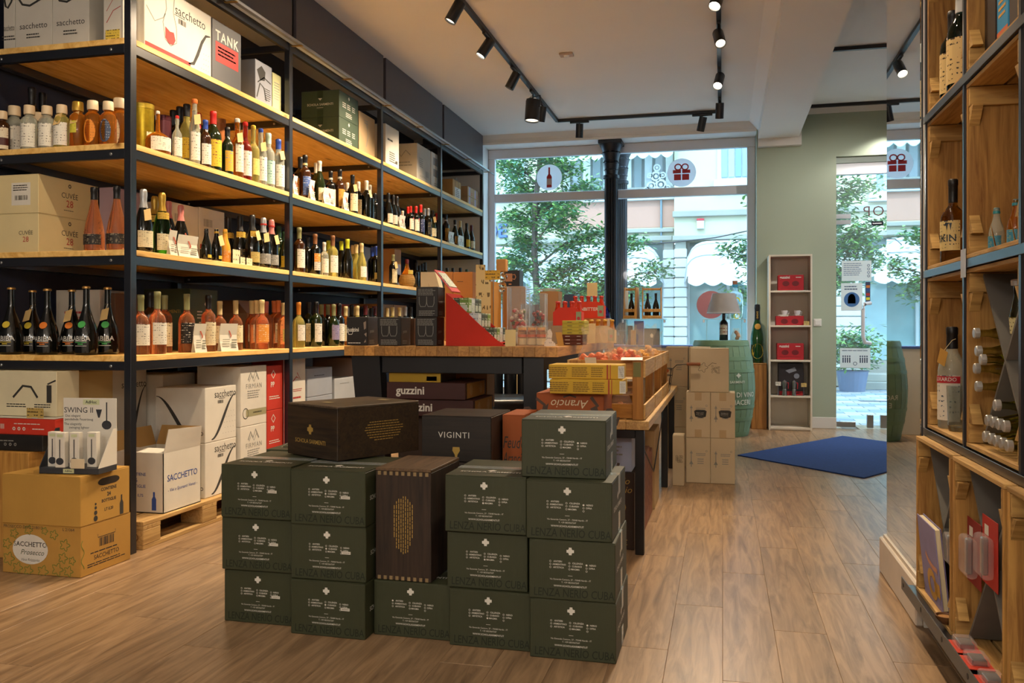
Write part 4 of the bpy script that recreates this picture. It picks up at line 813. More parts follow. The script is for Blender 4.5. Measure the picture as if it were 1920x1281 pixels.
# wicker flask (fiasco), gold tin, copper tube, round fan card
t = thing('wicker_flask', 'straw covered flask bottle on the second board, third bay', 'bottle', (-2.99, 7.939, z2))
hq = 0.268
obj('glass_body', MB().lathe([(0,.01),(.055,.02),(.07,.07),(.06,.12),(.035,.16),(.019,.20),(.015,.22),(.015,hq)], 18), t, mat=GL['am'], smooth=True)
wk = MB()
for i in range(9):
    z_ = .004+i*.0125; rr = .056+.022*math.sin(PI*(i+1.2)/10.5); wk.lathe([(rr-.004,z_),(rr+.003,z_+.003),(rr+.004,z_+.0065),(rr+.003,z_+.010),(rr-.004,z_+.0125)], 20)
obj('straw_basket', wk, t, mat=wood('#cfa862', '#a87c3a', 'Z', .8, 6, False), smooth=True)
obj('base_ring', MB().lathe([(.045,0),(.05,.0),(.05,.012),(.045,.012)], 20), t, mat=col('#cdb27a', .8)); obj('capsule', MB().lathe([(.017,.225),(.018,.23),(.018,hq+.002),(0,hq+.004)], 14), t, mat=col('#6a1c1c', .4))
obj('label', MB().patch(.060, .125, .165, -1.0, .6, 8), t, mat=printed('#d8c050','#7a2a1c',3.0))
t = thing('gold_tin', 'embossed gold gift tin behind the first post, third board', 'tin', (-3.16, 4.219, z3))
th_ = 0.311
obj('tin_body', MB().lathe([(.056,0),(.058,.004),(.058,th_-.01)], 28), t, mat=col('#b59a24', .3, .7, .35, 40), smooth=True); obj('lid', MB().lathe([(.06,th_-.03),(.06,th_-.003),(.056,th_),(0,th_)], 28), t, mat=col('#c2a63a', .3, .7, .3, 40), smooth=True); obj('label', MB().patch(.0592, .05, .15, -.6, .1, 6), t, mat=printed('#dcd2a8','#6a5a2a',5.0))
for px_, nm, c_, y_, h_ in ((312,'plum','#5a2a34',4.429,0.295), (415,'copper','#b06a34',4.936,0.393)):
    t = thing('gift_tube', f'{nm} cylindrical gift tube standing behind spirit bottles', 'tube', (-3.18 if nm == 'plum' else -3.14, y_, z3), group='gift tubes')
    obj('tube_body', MB().lathe([(.045,0),(.045,h_-.03),(0,h_-.03)], 24), t, mat=col(c_, .35, .4)); obj('lid', MB().lathe([(.0455,h_-.029),(.0455,h_),(0,h_)], 24), t, mat=col(c_, .3, .6))
# price tags along the boards
for nm, p_, lab in (('a', (4.8, z2), 'white price tag before dark sparkling bottles, second board'), ('b', (4.873, z2), 'second white price tag before dark sparkling bottles'), ('c', (4.942, z2), 'third white price tag before dark sparkling bottles')):
    t = thing('price_tag', lab, 'price tag', (-2.928, p_[0], p_[1]), group='price tags'); h_ = .085 if nm == 'a' else .045
    obj('card', MB().box(-.001,0,-.042,.042,.0,h_), t, mat=printed('#ddd2a8','#6a5e3c',3.0)); 
# ================================================================ FLOOR LEVEL, LEFT
# euro pallet
PALW = wood('#c9a468', '#9a7440', 'Y', .7, 3, True, rnd=.1)
PALX = wood('#c9a468', '#9a7440', 'X', .7, 3, True, rnd=.1)
pal = thing('euro_pallet', 'worn wooden pallet under the white wine cartons', 'pallet', (-3.32, 3.90, 0))
P0 = .40
for x_ in (-P0, -.0725, P0-.145): obj('bottom_board', MB().bevbox(x_, x_+.145 if x_ else x_, 0, 1.2, 0, .022, .002) if x_ else MB().bevbox(-.05,.05,0,1.2,0,.022,.002), pal, mat=PALW)
for y_ in (0, .5275, 1.055):
    for x_ in (-P0, -.0725, P0-.145): obj('block', MB().bevbox(x_, x_+.145, y_, y_+.145, .0225, .10, .003), pal, mat=PALW)
    obj('stringer_board', MB().bevbox(-P0, P0, y_, y_+.145, .1005, .122, .002), pal, mat=PALX)
for i in range(5): obj('deck_board', MB().bevbox(-P0+i*.164, -P0+i*.164+.144, 0, 1.2, .1225, .1445, .002), pal, mat=PALW)
ep = MB(); ep.ring((P0-.0725,-.001,.062), (1,0,0), (0,0,1), .03, .026, 18, 1.5); ep.text('EPAL', .034, (P0-.0725,-.001,.062), (1,0,0), (0,0,1)); obj('stamp', ep, pal, mat=col('#7a5a34', .8))
zp = .146
# open white carton with blue print
ox0, oy0 = -3.235, 4.10
oc = thing('open_wine_carton', 'open white wine carton with blue lettering on the pallet', 'box', (-3.09, 4.27, zp))
hw, hd, hh = .148, .172, .325
ob_ = MB()
for a in ((-hw,hw,-hd,-hd+.004),(-hw,hw,hd-.004,hd),(-hw,-hw+.004,-hd,hd),(hw-.004,hw,-hd,hd)): ob_.box(*a, 0, hh)
ob_.box(-hw, hw, -hd, hd, 0, .004); obj('body', ob_, oc, mat=CWHITE)
obj('flap', MB().prism([(hw,-hd+.005,hh),(hw,hd-.005,hh),(hw+.02,hd-.02,hh+.115),(hw+.02,-hd+.02,hh+.13)], (-.004,0,0)), oc, mat=CWHITE)
obj('flap', MB().prism([(-hw+.005,-hd,hh),(hw-.005,-hd,hh),(hw-.03,-hd+.10,hh+.01),(-hw+.03,-hd+.10,hh+.012)], (0,.002,.003)), oc, mat=CWHITE)
obj('flap', MB().prism([(-hw,-hd+.005,hh),(-hw,hd-.005,hh),(-hw-.03,hd-.01,hh+.11),(-hw-.03,-hd+.01,hh+.11)], (.004,0,0)), oc, mat=card('#b08a50'))
obj('flap', MB().prism([(-hw+.005,hd,hh),(hw-.005,hd,hh),(hw-.02,hd+.03,hh+.11),(-hw+.02,hd+.03,hh+.11)], (0,-.004,0)), oc, mat=card('#b08a50'))
bl = MB(); F_ = ((0,-hd-.0008,hh/2),(1,0,0),(0,0,1)); R_ = ((hw+.0008,0,hh/2),(0,1,0),(0,0,1))
for s_, sz, dx, dz in (('CONTIENE',.024,-.02,.045),('6',.030,-.02,.012),('BOTTIGLIE',.024,-.02,-.02),('LT 0,75',.022,-.01,-.07)): bl.text(s_, sz, (dx,-hd-.0008,hh/2+dz), (1,0,0), (0,0,1), .01)
bl.poly((.09,-hd-.0008,.045), (1,0,0), (0,0,1), [(-.014,-.03),(.014,-.03),(.014,.03),(.006,.045),(.006,.07),(-.006,.07),(-.006,.045),(-.014,.03)])
for k_, zz in ((.012,.02),(.016,.055),(.010,.085)): bl.ring((-.085,-hd-.0008,zz), (1,0,0), (0,0,1), k_, 0, 10)
bl.text('SACCHETTO', .05, (hw+.0008,.0,hh/2+.02), (0,1,0), (0,0,1), .004, 0, .95); bl.text('- Vini e Spumanti Veneti -', .026, (hw+.0008,.0,hh/2-.045), (0,1,0), (0,0,1), 0, .25)
obj('blue_print', bl, oc, mat=INKB)
for k_, wd in ((0,'lower'),(1,'upper')):
    carton('swoosh_carton', f'{wd} large white wine carton with black swoosh on the pallet', (-3.30, -2.965, 4.52, 4.855, zp+k_*.326, zp+.325+k_*.326), CWHITE, sac(.335, .325, 'R', 'F', .335), group='swoosh wine cartons on the floor', key=('sacbig',))
for k_, wd in ((0,'lower'),(1,'upper')):
    carton('firmian_carton', f'{wd} white wine carton with etched drawing beside swoosh cartons', (-3.26, -2.95, 4.882, 5.20, zp+k_*.381, zp+.38+k_*.381), CWHITE, [('print', INKG, [('t','R','FIRMIAN',.045,0,.06,{'space':1.2}),('l','R',[(-.07,.10),(-.04,.15),(-.01,.11),(.02,.16),(.06,.10)],.012),('l','R',[(-.06,.09),(-.03,.13),(.0,.09),(.04,.14)],.006),('m','R',0,.03,.16,.014,4)]), ('olive_band', col('#9c9670', .6), [('r','R',.03,-.11,.25,.045)]), ('emblem', INKD, [('o','R',-.10,-.11,.035,.030,18),('m','R',.05,-.11,.12,.02,1)])], group='etched wine cartons', key=('firm',))
zz = 0
for k_, wd in ((0,'lowest'),(1,'middle'),(2,'top')):
    carton('red_carton', f'{wd} red wine carton stacked behind the white ones', (-3.28, -2.96, 5.225, 5.43, .002+k_*.299, .30+k_*.299), card('#c0301c'), [('print', INKW, [('t','R','PP',.05,-.03,.02,{'bold':.02}),('o','R',-.02,.09,.03,.022,4),('m','R',0,-.06,.15,.014,2)])], group='red wine cartons', key=('redc',))
carton('red_white_wine_carton', 'tall carton, half red half white, right of the second post', (-3.25, -2.99, 5.51, 5.83, .002, .94), CWHITE, [('red_field', card('#c0301c'), [('r','F',0,0,.25,.92),('r','R',-.12,0,.08,.92)]), ('print', INKR, [('l','R',[(-.03,.30),(.02,.33),(.08,.31),(.03,.36)],.008),('m','R',.04,.18,.14,.03,1),('m','R',.04,.24,.14,.012,2)])])
for k_ in range(4):
    carton('grey_carton', f'{["lowest","second","third","topmost"][k_]} pale grey carton in the stack behind the table leg', (-3.3, -2.99, 5.86, 6.28, .002+k_*.212, .212+k_*.212), card('#9aa0aa'), [('print', INKD, [('m','R',0,.05,.2,.012,1)])], group='pale grey cartons', key=('greyc',))
for k_ in range(3):
    carton('flat_carton', f'{["lower","middle","upper"][k_]} flat grey carton on the floor near the third post', (-3.3, -2.99, 6.32, 6.72, .002+k_*.25, .25+k_*.25), card('#b0b4b8'), [('print', INKG, [('m','R',0,.08,.2,.012,1)])], group='flat grey cartons', key=('flatc',))
carton('wide_carton', 'wide taupe carton under the lowest board near the table', (-3.4, -2.99, 6.76, 7.4, .002, .9), card('#9a8478'), [('red_panel', INKR, [('r','R',-.1,.2,.2,.2)])])
# cartons further back under the lowest board
carton('back_swoosh_carton', 'white carton with black swoosh deep under the lowest board', (-3.62, -3.32, 4.62, 4.95, zp, zp+.72), CWHITE, sac(.33, .70, 'R', 'F', .30))
carton('kraft_back_carton', 'brown carton behind the open wine carton under the shelf', (-3.62, -3.31, 4.97, 5.3, zp, .86), card('#8a6a40'))
carton('tall_swoosh_carton', 'tall white swoosh carton behind the first post', (-3.72, -3.42, 4.28, 4.60, zp, zp+.78), CWHITE, sac(.32, .78, 'R', 'F', .30))
# kraft cartons in front of the shelving end
kx0, kx1, ky0, ky1 = -3.30, -2.868, 3.39, 3.735
lf = lambda cx, cz, s: ('l','F',[(cx+s*math.cos(a)*(1+.35*math.cos(5*a)), cz+s*math.sin(a)*(1+.35*math.cos(5*a))) for a in [i*2*PI/20 for i in range(21)]],.004)
rr_ = random.Random(5)
carton('printed_kraft_carton', 'kraft wine carton with vine leaves and oval label on the floor', (kx0, kx1, ky0, ky1, .001, .234), card('#b5883c'),
  [('oval_label', CWHITE, [('o','F',-.06,.0,.070,0,28,1.4)]), ('leaf_print', col('#6a7a2e', .7), [lf(x, z, s) for x, z, s in ((-.19,.02,.02),(-.18,-.05,.025),(-.13,-.09,.022),(-.07,-.10,.02),(.01,-.10,.024),(.09,-.085,.025),(.15,-.09,.02),(.12,-.03,.02),(.13,.03,.022),(.07,.075,.018),(.02,.09,.014),(-.07,.09,.018),(-.15,.07,.018),(.17,-.04,.015))]+[('l','R',[(-.16+.01*math.cos(i),-.08+.012*i) for i in range(12)],.004)]),
   ('print', INKD, [('t','F','SACCHETTO',.032,-.06,.022,{'bold':.01}),('t','F','Vino Frizzante',.018,-.06,-.05,{'shear':.2}),('t','F','PROSECCO DOC 218013',.02,-.10,.102),('t','F','L 21064',.02,.15,.102),('t','R','SACCHETTO',.03,.0,-.045),('b','R',.0,.02,.10,.04),('l','R',[(-.06,.06),(-.06,.045),(.06,.045),(.06,.06)],.003),('m','R',0,-.02,.22,.012,1),('m','R',0,-.07,.26,.01,2)]),
   ('green_script', col('#3f8a4a', .6), [('t','F','Prosecco',.035,-.05,-.015,{'shear':.35})])], group='kraft wine cartons', seam='X')
hole = [('p','R',[(.02+.045*math.cos(a)+(.03 if math.cos(a) > 0 else -.03), .07+.018*math.sin(a)) for a in [i*2*PI/20 for i in range(20)]])]
btl = lambda x, z: ('p','R',[(x-.013,z-.035),(x+.013,z-.035),(x+.013,z+.02),(x+.005,z+.035),(x+.005,z+.06),(x-.005,z+.06),(x-.005,z+.035),(x-.013,z+.02)])
carton('plain_kraft_carton', 'plain kraft carton for bottles with hand hole, stacked on printed one', (kx0+.002, kx1+.002, ky0-.005, ky1-.01, .235, .466), card('#b78c3e'),
  [('hand_hole', col('#2a1d0e', .9), hole), ('print', INKD, [('t','R','CONTIENE',.022,.02,.033,{'bold':.02}),('t','R','24',.026,.02,.006,{'bold':.03}),('t','R','BOTTIGLIE',.021,.02,-.022,{'bold':.02}),('t','R','LT 0,20',.02,.02,-.065,{'bold':.02}),btl(.11,-.075)]+[('o','R',-.07,z_,r_,0,10) for z_, r_ in ((-.095,.014),(-.068,.011),(-.045,.008),(-.027,.006))])], group='kraft wine cartons')
# display of lighters on the kraft carton
dx, dy, dz = -2.984, 3.50, .4675
ld = thing('lighter_display', 'white counter display of boxed candle lighters on the kraft carton', 'display', (dx, dy, dz), .12)
LDK = col('#33363c', .5); LW_ = col('#dcd7cb', .5, var=.03); ADG = col('#c9cfa4', .6)
obj('tray', MB().bevbox(-.15,.15,-.06,.09,0,.028,.002), ld, mat=LDK)
for sx in (-1, 1): obj('tray_side', MB().prism([(sx*.15,-.06,.028),(sx*.15,.09,.028),(sx*.15,.09,.20),(sx*.15,.06,.20)], (-sx*.003,0,0)), ld, mat=LDK if sx < 0 else LW_)
bk_ = obj('back_card', MB().box(-.125,.15,.085,.088,.028,.345), ld, mat=LW_)
pr = MB(); pr.text('SWING II', .038, (-.045,.0842,.285), (1,0,0), (0,0,1)); 
for i_, s_ in enumerate(('Das elegant','pendelnde Feuerzeug','The elegantly','swinging lighter')): pr.text(s_, .017, (-.055+(.012 if i_ % 2 else -.02),.0842,.258-i_*.017-(.006 if i_ > 1 else 0)), (1,0,0), (0,0,1))
pr.rect((.10,.0842,.275), (1,0,0), (0,0,1), .006, .10); pr.ring((.10,.0842,.215), (1,0,0), (0,0,1), .022, 0, 14, 1.15); pr.poly((.06,.0842,.27), (1,0,0), (0,0,1), [(-.016,.02),(.016,.02),(.004,-.02),(-.004,-.02)])
obj('print', pr, bk_, mat=LDK); 
lg_ = MB().rect((.02,.0843,.325), (1,0,0), (0,0,1), .085, .026); obj('logo_field', lg_, bk_, mat=ADG)
lt_ = MB().text('AdHoc', .02, (.02,.0836,.325), (1,0,0), (0,0,1), .02); obj('logo_text', lt_, bk_, mat=LDK)
obj('logo_field', MB().rect((.0,-.0608,.014), (1,0,0), (0,0,1), .055, .02), ld, mat=ADG); obj('logo_text', MB().text('AdHoc', .013, (.0,-.0614,.014), (1,0,0), (0,0,1), .02), ld, mat=LDK)
for i in range(4):
    x_ = (-.100,-.045,.020,.095)[i]; y_ = (-.02,-.045,-.035,-.015)[i]
    q = thing('lighter_box', f'small white lighter carton, {ORD[i]} from left in the counter display', 'box', (dx+x_*math.cos(.12)-y_*math.sin(.12), dy+x_*math.sin(.12)+y_*math.cos(.12), dz+.0285), .12, 'boxed lighters')
    obj('body', MB().bevbox(-.024,.024,-.014,.018,0,.165,.002), q, mat=LW_)
    m_ = MB().rect((0,-.0147,.09), (1,0,0), (0,0,1), .005, .085); m_.ring((0,-.0147,.03), (1,0,0), (0,0,1), .017, 0, 14, 1.15); obj('lighter_print', m_, q, mat=LDK)
    obj('logo_field', MB().rect((0,-.0147,.15), (1,0,0), (0,0,1), .03, .014), q, mat=ADG)
t = thing('price_card', 'blank cream price card in front of the lighter display', 'price tag', (dx+.06, dy-.063, dz+.0285), .12); obj('card', MB().box(-.034,.034,-.002,0,0,.045), t, mat=col('#d8c8a8', .7))
# wooden case and boxes at the left edge
PW = wood('#c9964a', '#a06c2c', 'Z', .55, 3, False)
wc = thing('wooden_wine_case', 'upright pale wooden wine case at the left edge', 'crate', (-3.555, 3.745, .001))
obj('body', MB().bevbox(-.21,.21,-.15,.15,0,.532,.003), wc, mat=PW)
m_ = MB().text('ROTARI', .075, (.15,-.1507,.22), (0,0,1), (-1,0,0), 0, 0, 1.1); obj('lettering', m_, wc, mat=col('#8a5c28', .7))
carton('black_flat_box', 'flat black gift box on the wooden wine case', (-3.78, -3.293, 3.63, 3.92, .5345, .614), col('#1c1a19', .5), [('print', INKG, [('m','F',-.03,.01,.2,.012,1),('o','F',.02,-.008,.008,.004),('o','F',.05,-.008,.008,.004),('o','F',.08,-.008,.008,.004)])], flaps=False)
carton('red_flat_box', 'flat red gift box on the black one at the left edge', (-3.78, -3.227, 3.64, 3.91, .615, .695), card('#c8321c'), [('white_top', CWHITE, [('r','T',0,0,.54,.27),('b','F',-.06,.0,.06,.025)]), ('print', INKW, [('m','F',.12,.015,.18,.01,1),('o','F',.03,-.01,.009,.004),('o','F',.06,-.01,.009,.004),('o','F',.09,-.01,.009,.004),('m','F',.18,-.01,.08,.012,1)])], flaps=False)
carton('corkscrew_gift_box', 'cream gift box with corkscrew pictures behind the price tag', (-3.78, -3.291, 3.72, 3.88, .700, .93), col('#d8cfae', .55), [('print', INKD, [('l','F',[(-.02,-.02),(.04,.04),(.09,.035),(.13,-.02)],.012),('r','F',.20,.0,.03,.09),('l','F',[(.19,.05),(.24,.07)],.008),('m','F',.0,-.055,.12,.012,2),('m','F',.16,-.055,.1,.012,2)])], flaps=False)
t = thing('price_tag', 'handwritten ochre price tag in front of the corkscrew gift box', 'price tag', (-3.365, 3.66, .6985), group='price tags'); obj('card', MB().box(-.05,.05,-.001,0,.0,.05), t, mat=printed('#b59a54','#4a3a1c',3.0,.5)); obj('clip_foot', MB().box(-.015,.015,-.008,.02,-.0,.003), t, mat=clear('#e8eef0', .5))
carton('beige_back_carton', 'beige carton with blank side under the shelving end', (-3.74, -3.38, 3.96, 4.25, .146, .915), card('#c2a870'))

# ================================================================ GREEN CARTONS IN THE FOREGROUND
GW_, GD_, GH_ = .302, .375, .2055
CGREEN = card('#363a24', .55)
DKG = col('#1a2414', .7); SILV = col('#aeb6b4', .25, .5)
def cross(f, cx, cz, s): # stepped clover emblem
    k = s
    return [('p', f, [(cx+x*k, cz+y*k) for x, y in ((-.38,-1),(.38,-1),(.38,-.55),(.55,-.55),(.55,-.38),(1,-.38),(1,.38),(.55,.38),(.55,.55),(.38,.55),(.38,1),(-.38,1),(-.38,.55),(-.55,.55),(-.55,.38),(-1,.38),(-1,-.38),(-.55,-.38),(-.55,-.55),(-.38,-.55))])]
NAMES = (('ANTIERI','ARMENTINO','ARTETICA'), ('CILLENZA','CUBARDI','MAGMA'), ('NERIO','OPRA',''))
def schola_prints(mark=None, sticker=False, top=True, right=True):
    it = cross('F', -.005, .067, .013)
    for ci, xs in enumerate((-.075, -.008, .052)):
        for ri in range(3):
            zz = .030-.0105*ri-(.004*ci)
            it.append(('o','F',xs,zz,.0034,.0 if mark == (ci, ri) else .0024,10))
            if NAMES[ci][ri]: it.append(('t','F',NAMES[ci][ri],.0082,xs+.008+len(NAMES[ci][ri])*.0026,zz,{'bold':.012}))
    it += [('r','F',-.005,-.018,.016,.0012),('t','F','Via Generale Cantore, 37 - 73048 Nardò - IT',.0078,-.005,-.032),('t','F','T. +39 0833567247',.0078,-.005,-.042),('t','F','WWW.SCHOLASARMENTI.IT',.0090,-.005,-.055,{'bold':.01})]
    if top: it += [('t','T','SCHOLA SARMENTI',.026,0,-.115,{'bold':.02})]+[('o','T',0,-.085,.018,0,4)]
    if right: it += [('t','R','SCHOLA SARMENTI',.024,-.04,-.002,{'bold':.015})]+[('o','R',-.04,.033,.016,0,4)]
    p = [('print', INKW, it), ('dark_lettering', DKG, [('t','F','LENZA NERÌO CUBA',.040,.006,-.080,{'shear':.06,'bold':.006,'space':1.0,'sy':1.0})])]
    if sticker: p += [('white_sticker', CWHITE, [('r','F',.072,.004,.036,.0105)]), ('sticker_text', INKD, [('m','F',.072,.004,.028,.006,1)])]
    if mark is None: pass
    return p
POSW = 'green wine cartons in the front stack'
def green(label, x0, y0, z0, mark, sticker, rz=0, tape=True, w=GW_):
    k = ('green', mark, sticker, w)
    return carton('green_wine_carton', label, (x0, x0+w, y0, y0+GD_, z0, z0+GH_), CGREEN, schola_prints(mark, sticker), tape=SILV if tape else None, seam='X', group=POSW, rz=rz, key=k)
hz = lambda n: .001+n*(GH_+.0012)
A0, B0, C0, D0, E0 = -1.905, -1.583, -1.273, -.964, -.656
for n_, wd in ((0,'bottom'),(1,'middle'),(2,'top')):
    green(f'{wd} green wine carton of the leftmost front column', A0+(.0,-.004,.002)[n_], 3.035-.012*n_, hz(n_), None, True, (0,.01,-.012)[n_])
    green(f'{wd} green wine carton of the second front column from left', B0+(.004,-.002,0)[n_], 2.965+(0,.01,.004)[n_], hz(n_), (1,1), True, (-.015,.008,0)[n_])
green('single green wine carton under the upright dark wooden case', C0, 3.03, hz(0), (0,0), False)
for n_, wd in ((0,'bottom'),(1,'middle'),(2,'top')):
    green(f'{wd} green wine carton of the front column right of the wooden case', D0+(.0,-.012,-.016)[n_], 2.995+(0,.012,-.004)[n_], hz(n_), (1,2), False, (0,-.008,.006)[n_])
for n_, wd in ((0,'bottom'),(1,'second'),(2,'third'),(3,'topmost')):
    green(f'{wd} green wine carton of the tall rightmost front column', E0+(.0,-.004,-.012,-.046)[n_], 2.955+(0,.0,.004,.055)[n_], hz(n_), (2,0), False, (0,.006,-.01,.02)[n_])
for n_ in range(3): green(f'{["bottom","second","third","topmost"][n_]} green wine carton in the hidden row behind the leftmost columns', -1.95, 3.43, hz(n_), None, False, .02)
hg_ = [o for o in D.objects if str(o.get('label', '')).startswith('third green wine carton in the hidden row')][0]
obj('open_flap', MB().prism([(-.09,-.15,GH_+.005),(.05,-.15,GH_+.005),(.11,.035,GH_+.09),(.0,.035,GH_+.09)], (0,.0,.004)), hg_, mat=CGREEN)
# dark stained wooden cases
DWOOD = wood('#38271a', '#120c08', 'Z', .6, 3, False); DW2 = wood('#2a1d12', '#0f0b08', 'X', .5, 3, False); GOLD = col('#c2a052', .4, .4)
t = thing('upright_wooden_case', 'dark stained wooden bottle case standing on end with finger joints', 'crate', (C0+.118, 3.20, hz(1)+.001), -.02)
w_, d_, h_ = .222, .33, .418
obj('body', MB().bevbox(-w_/2, w_/2, -d_/2, d_/2, 0, h_-.012, .002), t, mat=DWOOD)
obj('lid', MB().bevbox(-w_/2, w_/2, -d_/2, d_/2, h_-.0115, h_, .002), t, mat=wood('#6a5238', '#3a2a1a', 'Y', .6, 3, False))
fj = MB().box(-.006,.006,-.003,0,0,.014).mesh('finger_joint', col('#8a7450', .7))
for i in range(9):
    for zz in (h_-.026, .001): obj('finger_joint', fj, t, (-w_/2+.016+i*.0237, -d_/2+.001, zz))
m_ = MB(); rq = random.Random(9)
for i in range(9):
    L = (.10,.17,.19,.20,.21,.20,.19,.15,.11)[i]; off = (.02,0,0,-.005,0,.005,0,.01,.02)[i]; z_ = .21+L/2+off; xx = -.035+i*.009
    while z_ > .21-L/2+off: l_ = rq.uniform(.008,.022); m_.rect((xx,-d_/2-.0008,z_-l_/2), (1,0,0), (0,0,1), .0030, l_); z_ -= l_+.003
obj('gold_print', m_, t, mat=GOLD)
t = thing('lying_wooden_case', 'black stained wooden wine case lying askew on the left columns', 'crate', (-1.527, 3.42, hz(3)+.004), math.radians(61.7)-PI/2)
# local: right long face = +X ; left short face = -Y
w_, d_, h_ = .345, .43, .214
BW_ = wood('#3a2a18', '#120d09', 'X', .55, 3.5, False); 
obj('body', MB().bevbox(-w_/2, w_/2, -d_/2, d_/2, 0, h_-.010, .002), t, mat=BW_); obj('lid', MB().bevbox(-w_/2, w_/2, -d_/2, d_/2, h_-.0095, h_, .002), t, mat=wood('#5a4c3c', '#2a2018', 'Y', .5, 3, False))
m_ = MB()
for it in cross('F', -.01, .005, .02)+[('t','F','SCHOLA SARMENTI',.024,-.01,-.045,{'bold':.015})]: draw(m_, it, w_, d_, h_)
obj('gold_print', m_, t, mat=GOLD); m_ = MB()
for i, L in enumerate((.15,.17,.19,.20,.18,.17,.15,.10)): 
    o_, r_, u_ = FACES['R'](w_, d_, h_); x_ = -L/2+.02
    while x_ < L/2+.02:
        l_ = rq.uniform(.006,.018); m_.rect(Vector(o_)+Vector(r_)*(x_+l_/2)+Vector(u_)*(.034-i*.0105), r_, u_, l_, .0034); x_ += l_+.003
obj('gold_print', m_, t, mat=GOLD)
m_ = MB()
for it in (('r','T',-.02,-.12,.05,.03),('r','T',.05,.12,.06,.03)): draw(m_, it, w_, d_, h_)
obj('paper_seal', m_, t, mat=col('#b5a67a', .6))
# dark carton with goblet
t = carton('goblet_carton', 'dark brown wine carton with gold goblet behind the front stack', (-1.265, -0.954, 3.54, 3.88, .578, 0.775), wood('#241a12', '#0d0a08', 'X', .5, 3, False), [('print', INKW, [('t','F','VIGINTI',.036,-.01,.015,{'space':1.15})]), ('gold_goblet', GOLD, [('p','F',[(-.015,-.035),(.015,-.035),(.017,-.05),(.006,-.068),(.003,-.095),(.012,-.1),(-.012,-.1),(-.003,-.095),(-.006,-.068),(-.017,-.05)])])])
for k_ in range(3): carton('goblet_carton', f'{["bottom","middle","upper"][k_]} dark carton under the goblet carton, mostly hidden', (-1.265, -0.954, 3.54, 3.88, .001+k_*.192, .192+k_*.192), card('#2a2018'), group='dark cartons under the goblet carton')
# orange cartons stacked on the floor behind
ORC = card('#9c4f20')
orn = [('l','F',[(-.20+.02*math.cos(a)*(1+i*.1),.0+.03*math.sin(a)*(1+i*.1)) for i, a in enumerate([k*.7 for k in range(10)])],.012) ,('l','F',[(.19+.02*math.cos(a)*(1+i*.1),.0+.03*math.sin(a)*(1+i*.1)) for i, a in enumerate([k*.7 for k in range(10)])],.012),('l','F',[(-.03,.088),(.0,.098),(.03,.088)],.008),('p','F',[(-.13,.03),(-.10,.06),(-.11,.01)]),('p','F',[(.10,.02),(.125,.055),(.14,.01)]),('l','F',[(-.16,.08),(-.12,.05),(-.13,.0)],.014),('l','F',[(.10,.09),(.13,.05),(.10,.03)],.016),('p','F',[(.07,.0),(.10,.03),(.12,-.02),(.09,-.06)]),('p','F',[(-.15,-.03),(-.12,-.01),(-.13,-.07)]),('l','F',[(.14,-.06),(.19,-.08),(.21,-.04)],.014),('l','F',[(-.12,-.08),(-.16,-.06),(-.2,-.09)],.014)]
for k_ in range(4):
    carton('orange_wine_carton', f'{["bottom","second","third","top"][k_]} orange ornamented wine carton in the stack beneath yellow boxes', (-0.852, -0.534, 3.98, 4.28, .001+k_*.2115, .212+k_*.2115), ORC,
      [('ornament', col('#4a3a30', .7), orn), ('print', col('#d9c8a4', .6), [('t','F','Feudo',.045,.0,.015,{'flip':1,'shear':.3}),('t','F','Arancio',.055,-.0,.058,{'flip':1,'shear':.3})])], group='orange wine cartons', key=('orc',))
carton('orange_wine_carton', 'orange wine carton standing between goblet carton and tall column', (-0.946, -0.842, 3.70, 4.0-.03, .001, 0.769), ORC, [('print', INKD, [('t','F','Feudo',.075,.0,.26,{'shear':.3}),('t','F','Arancio',.075,.0,.19,{'shear':.3})])])
# yellow flat boxes on the orange stack
YB = card('#c9a02c'); 
yp = [('text_print', col('#7a5a1c', .7), [('m','F',-.12,.018,.10,.0095,5),('m','F',-.02,.018,.08,.0095,5),('m','F',.06,.018,.06,.0095,5)]), ('red_line', col('#a8481c', .6), [('r','F',.105,0,.008,.066),('r','F',.118,0,.004,.066)]), ('barcode_field', CWHITE, [('r','F',.168,0,.028,.056)]), ('barcode', INKD, [('r','F',.168,.02-.005*i,.022,.0026) for i in range(9)])]
zt = .001+4*.2115+.002
carton('yellow_food_box', 'lower yellow flat food box on the orange cartons', (-0.778, -0.44, 3.93, 4.12, zt, zt+.066), YB, yp, flaps=False, group='yellow food boxes', key=('yb',))
carton('yellow_food_box', 'upper yellow flat food box on the orange cartons', (-0.774, -0.462, 3.95, 4.14, zt+.0675, zt+.132), YB, yp, flaps=False, group='yellow food boxes', key=('yb',))

# ================================================================ BENCH, CRATES, TABLE AND THE GOODS ON THEM
TBLK = col('#121216', .4, 0, .15, 12, .5)
TOPW = wood('#bf8c48', '#8a5a28', 'Y', .4, 3, False, rnd=.28); TOPX = wood('#c9a468', '#9a7440', 'Y', .45, 3, False, rnd=.1)
bx0, bx1, by0, by1, bz = -.83, -.362, 4.40, 7.25, .68
bn = thing('display_bench', 'low wooden bench with black steel legs beside the green cartons', 'bench', (bx1, by0, 0))
for i in range(4):
    w_ = (bx1-bx0)/4; obj('top_plank', MB().bevbox(bx0+w_*i-bx1+.0004, bx0+w_*(i+1)-bx1-.0004, 0, by1-by0, bz-.045, bz, .003), bn, mat=TOPX)
for y_ in (.0, 1.92, by1-by0-.06):
    for x_ in (bx0+.02, bx1-.07): obj('leg', MB().bevbox(x_-bx1, x_-bx1+.045, y_+.01, y_+.055, 0, bz-.046, .003), bn, mat=TBLK)
    obj('cross_bar', MB().bevbox(bx0+.066-bx1, -.071, y_+.02, y_+.045, bz-.09, bz-.047, .002), bn, mat=TBLK)
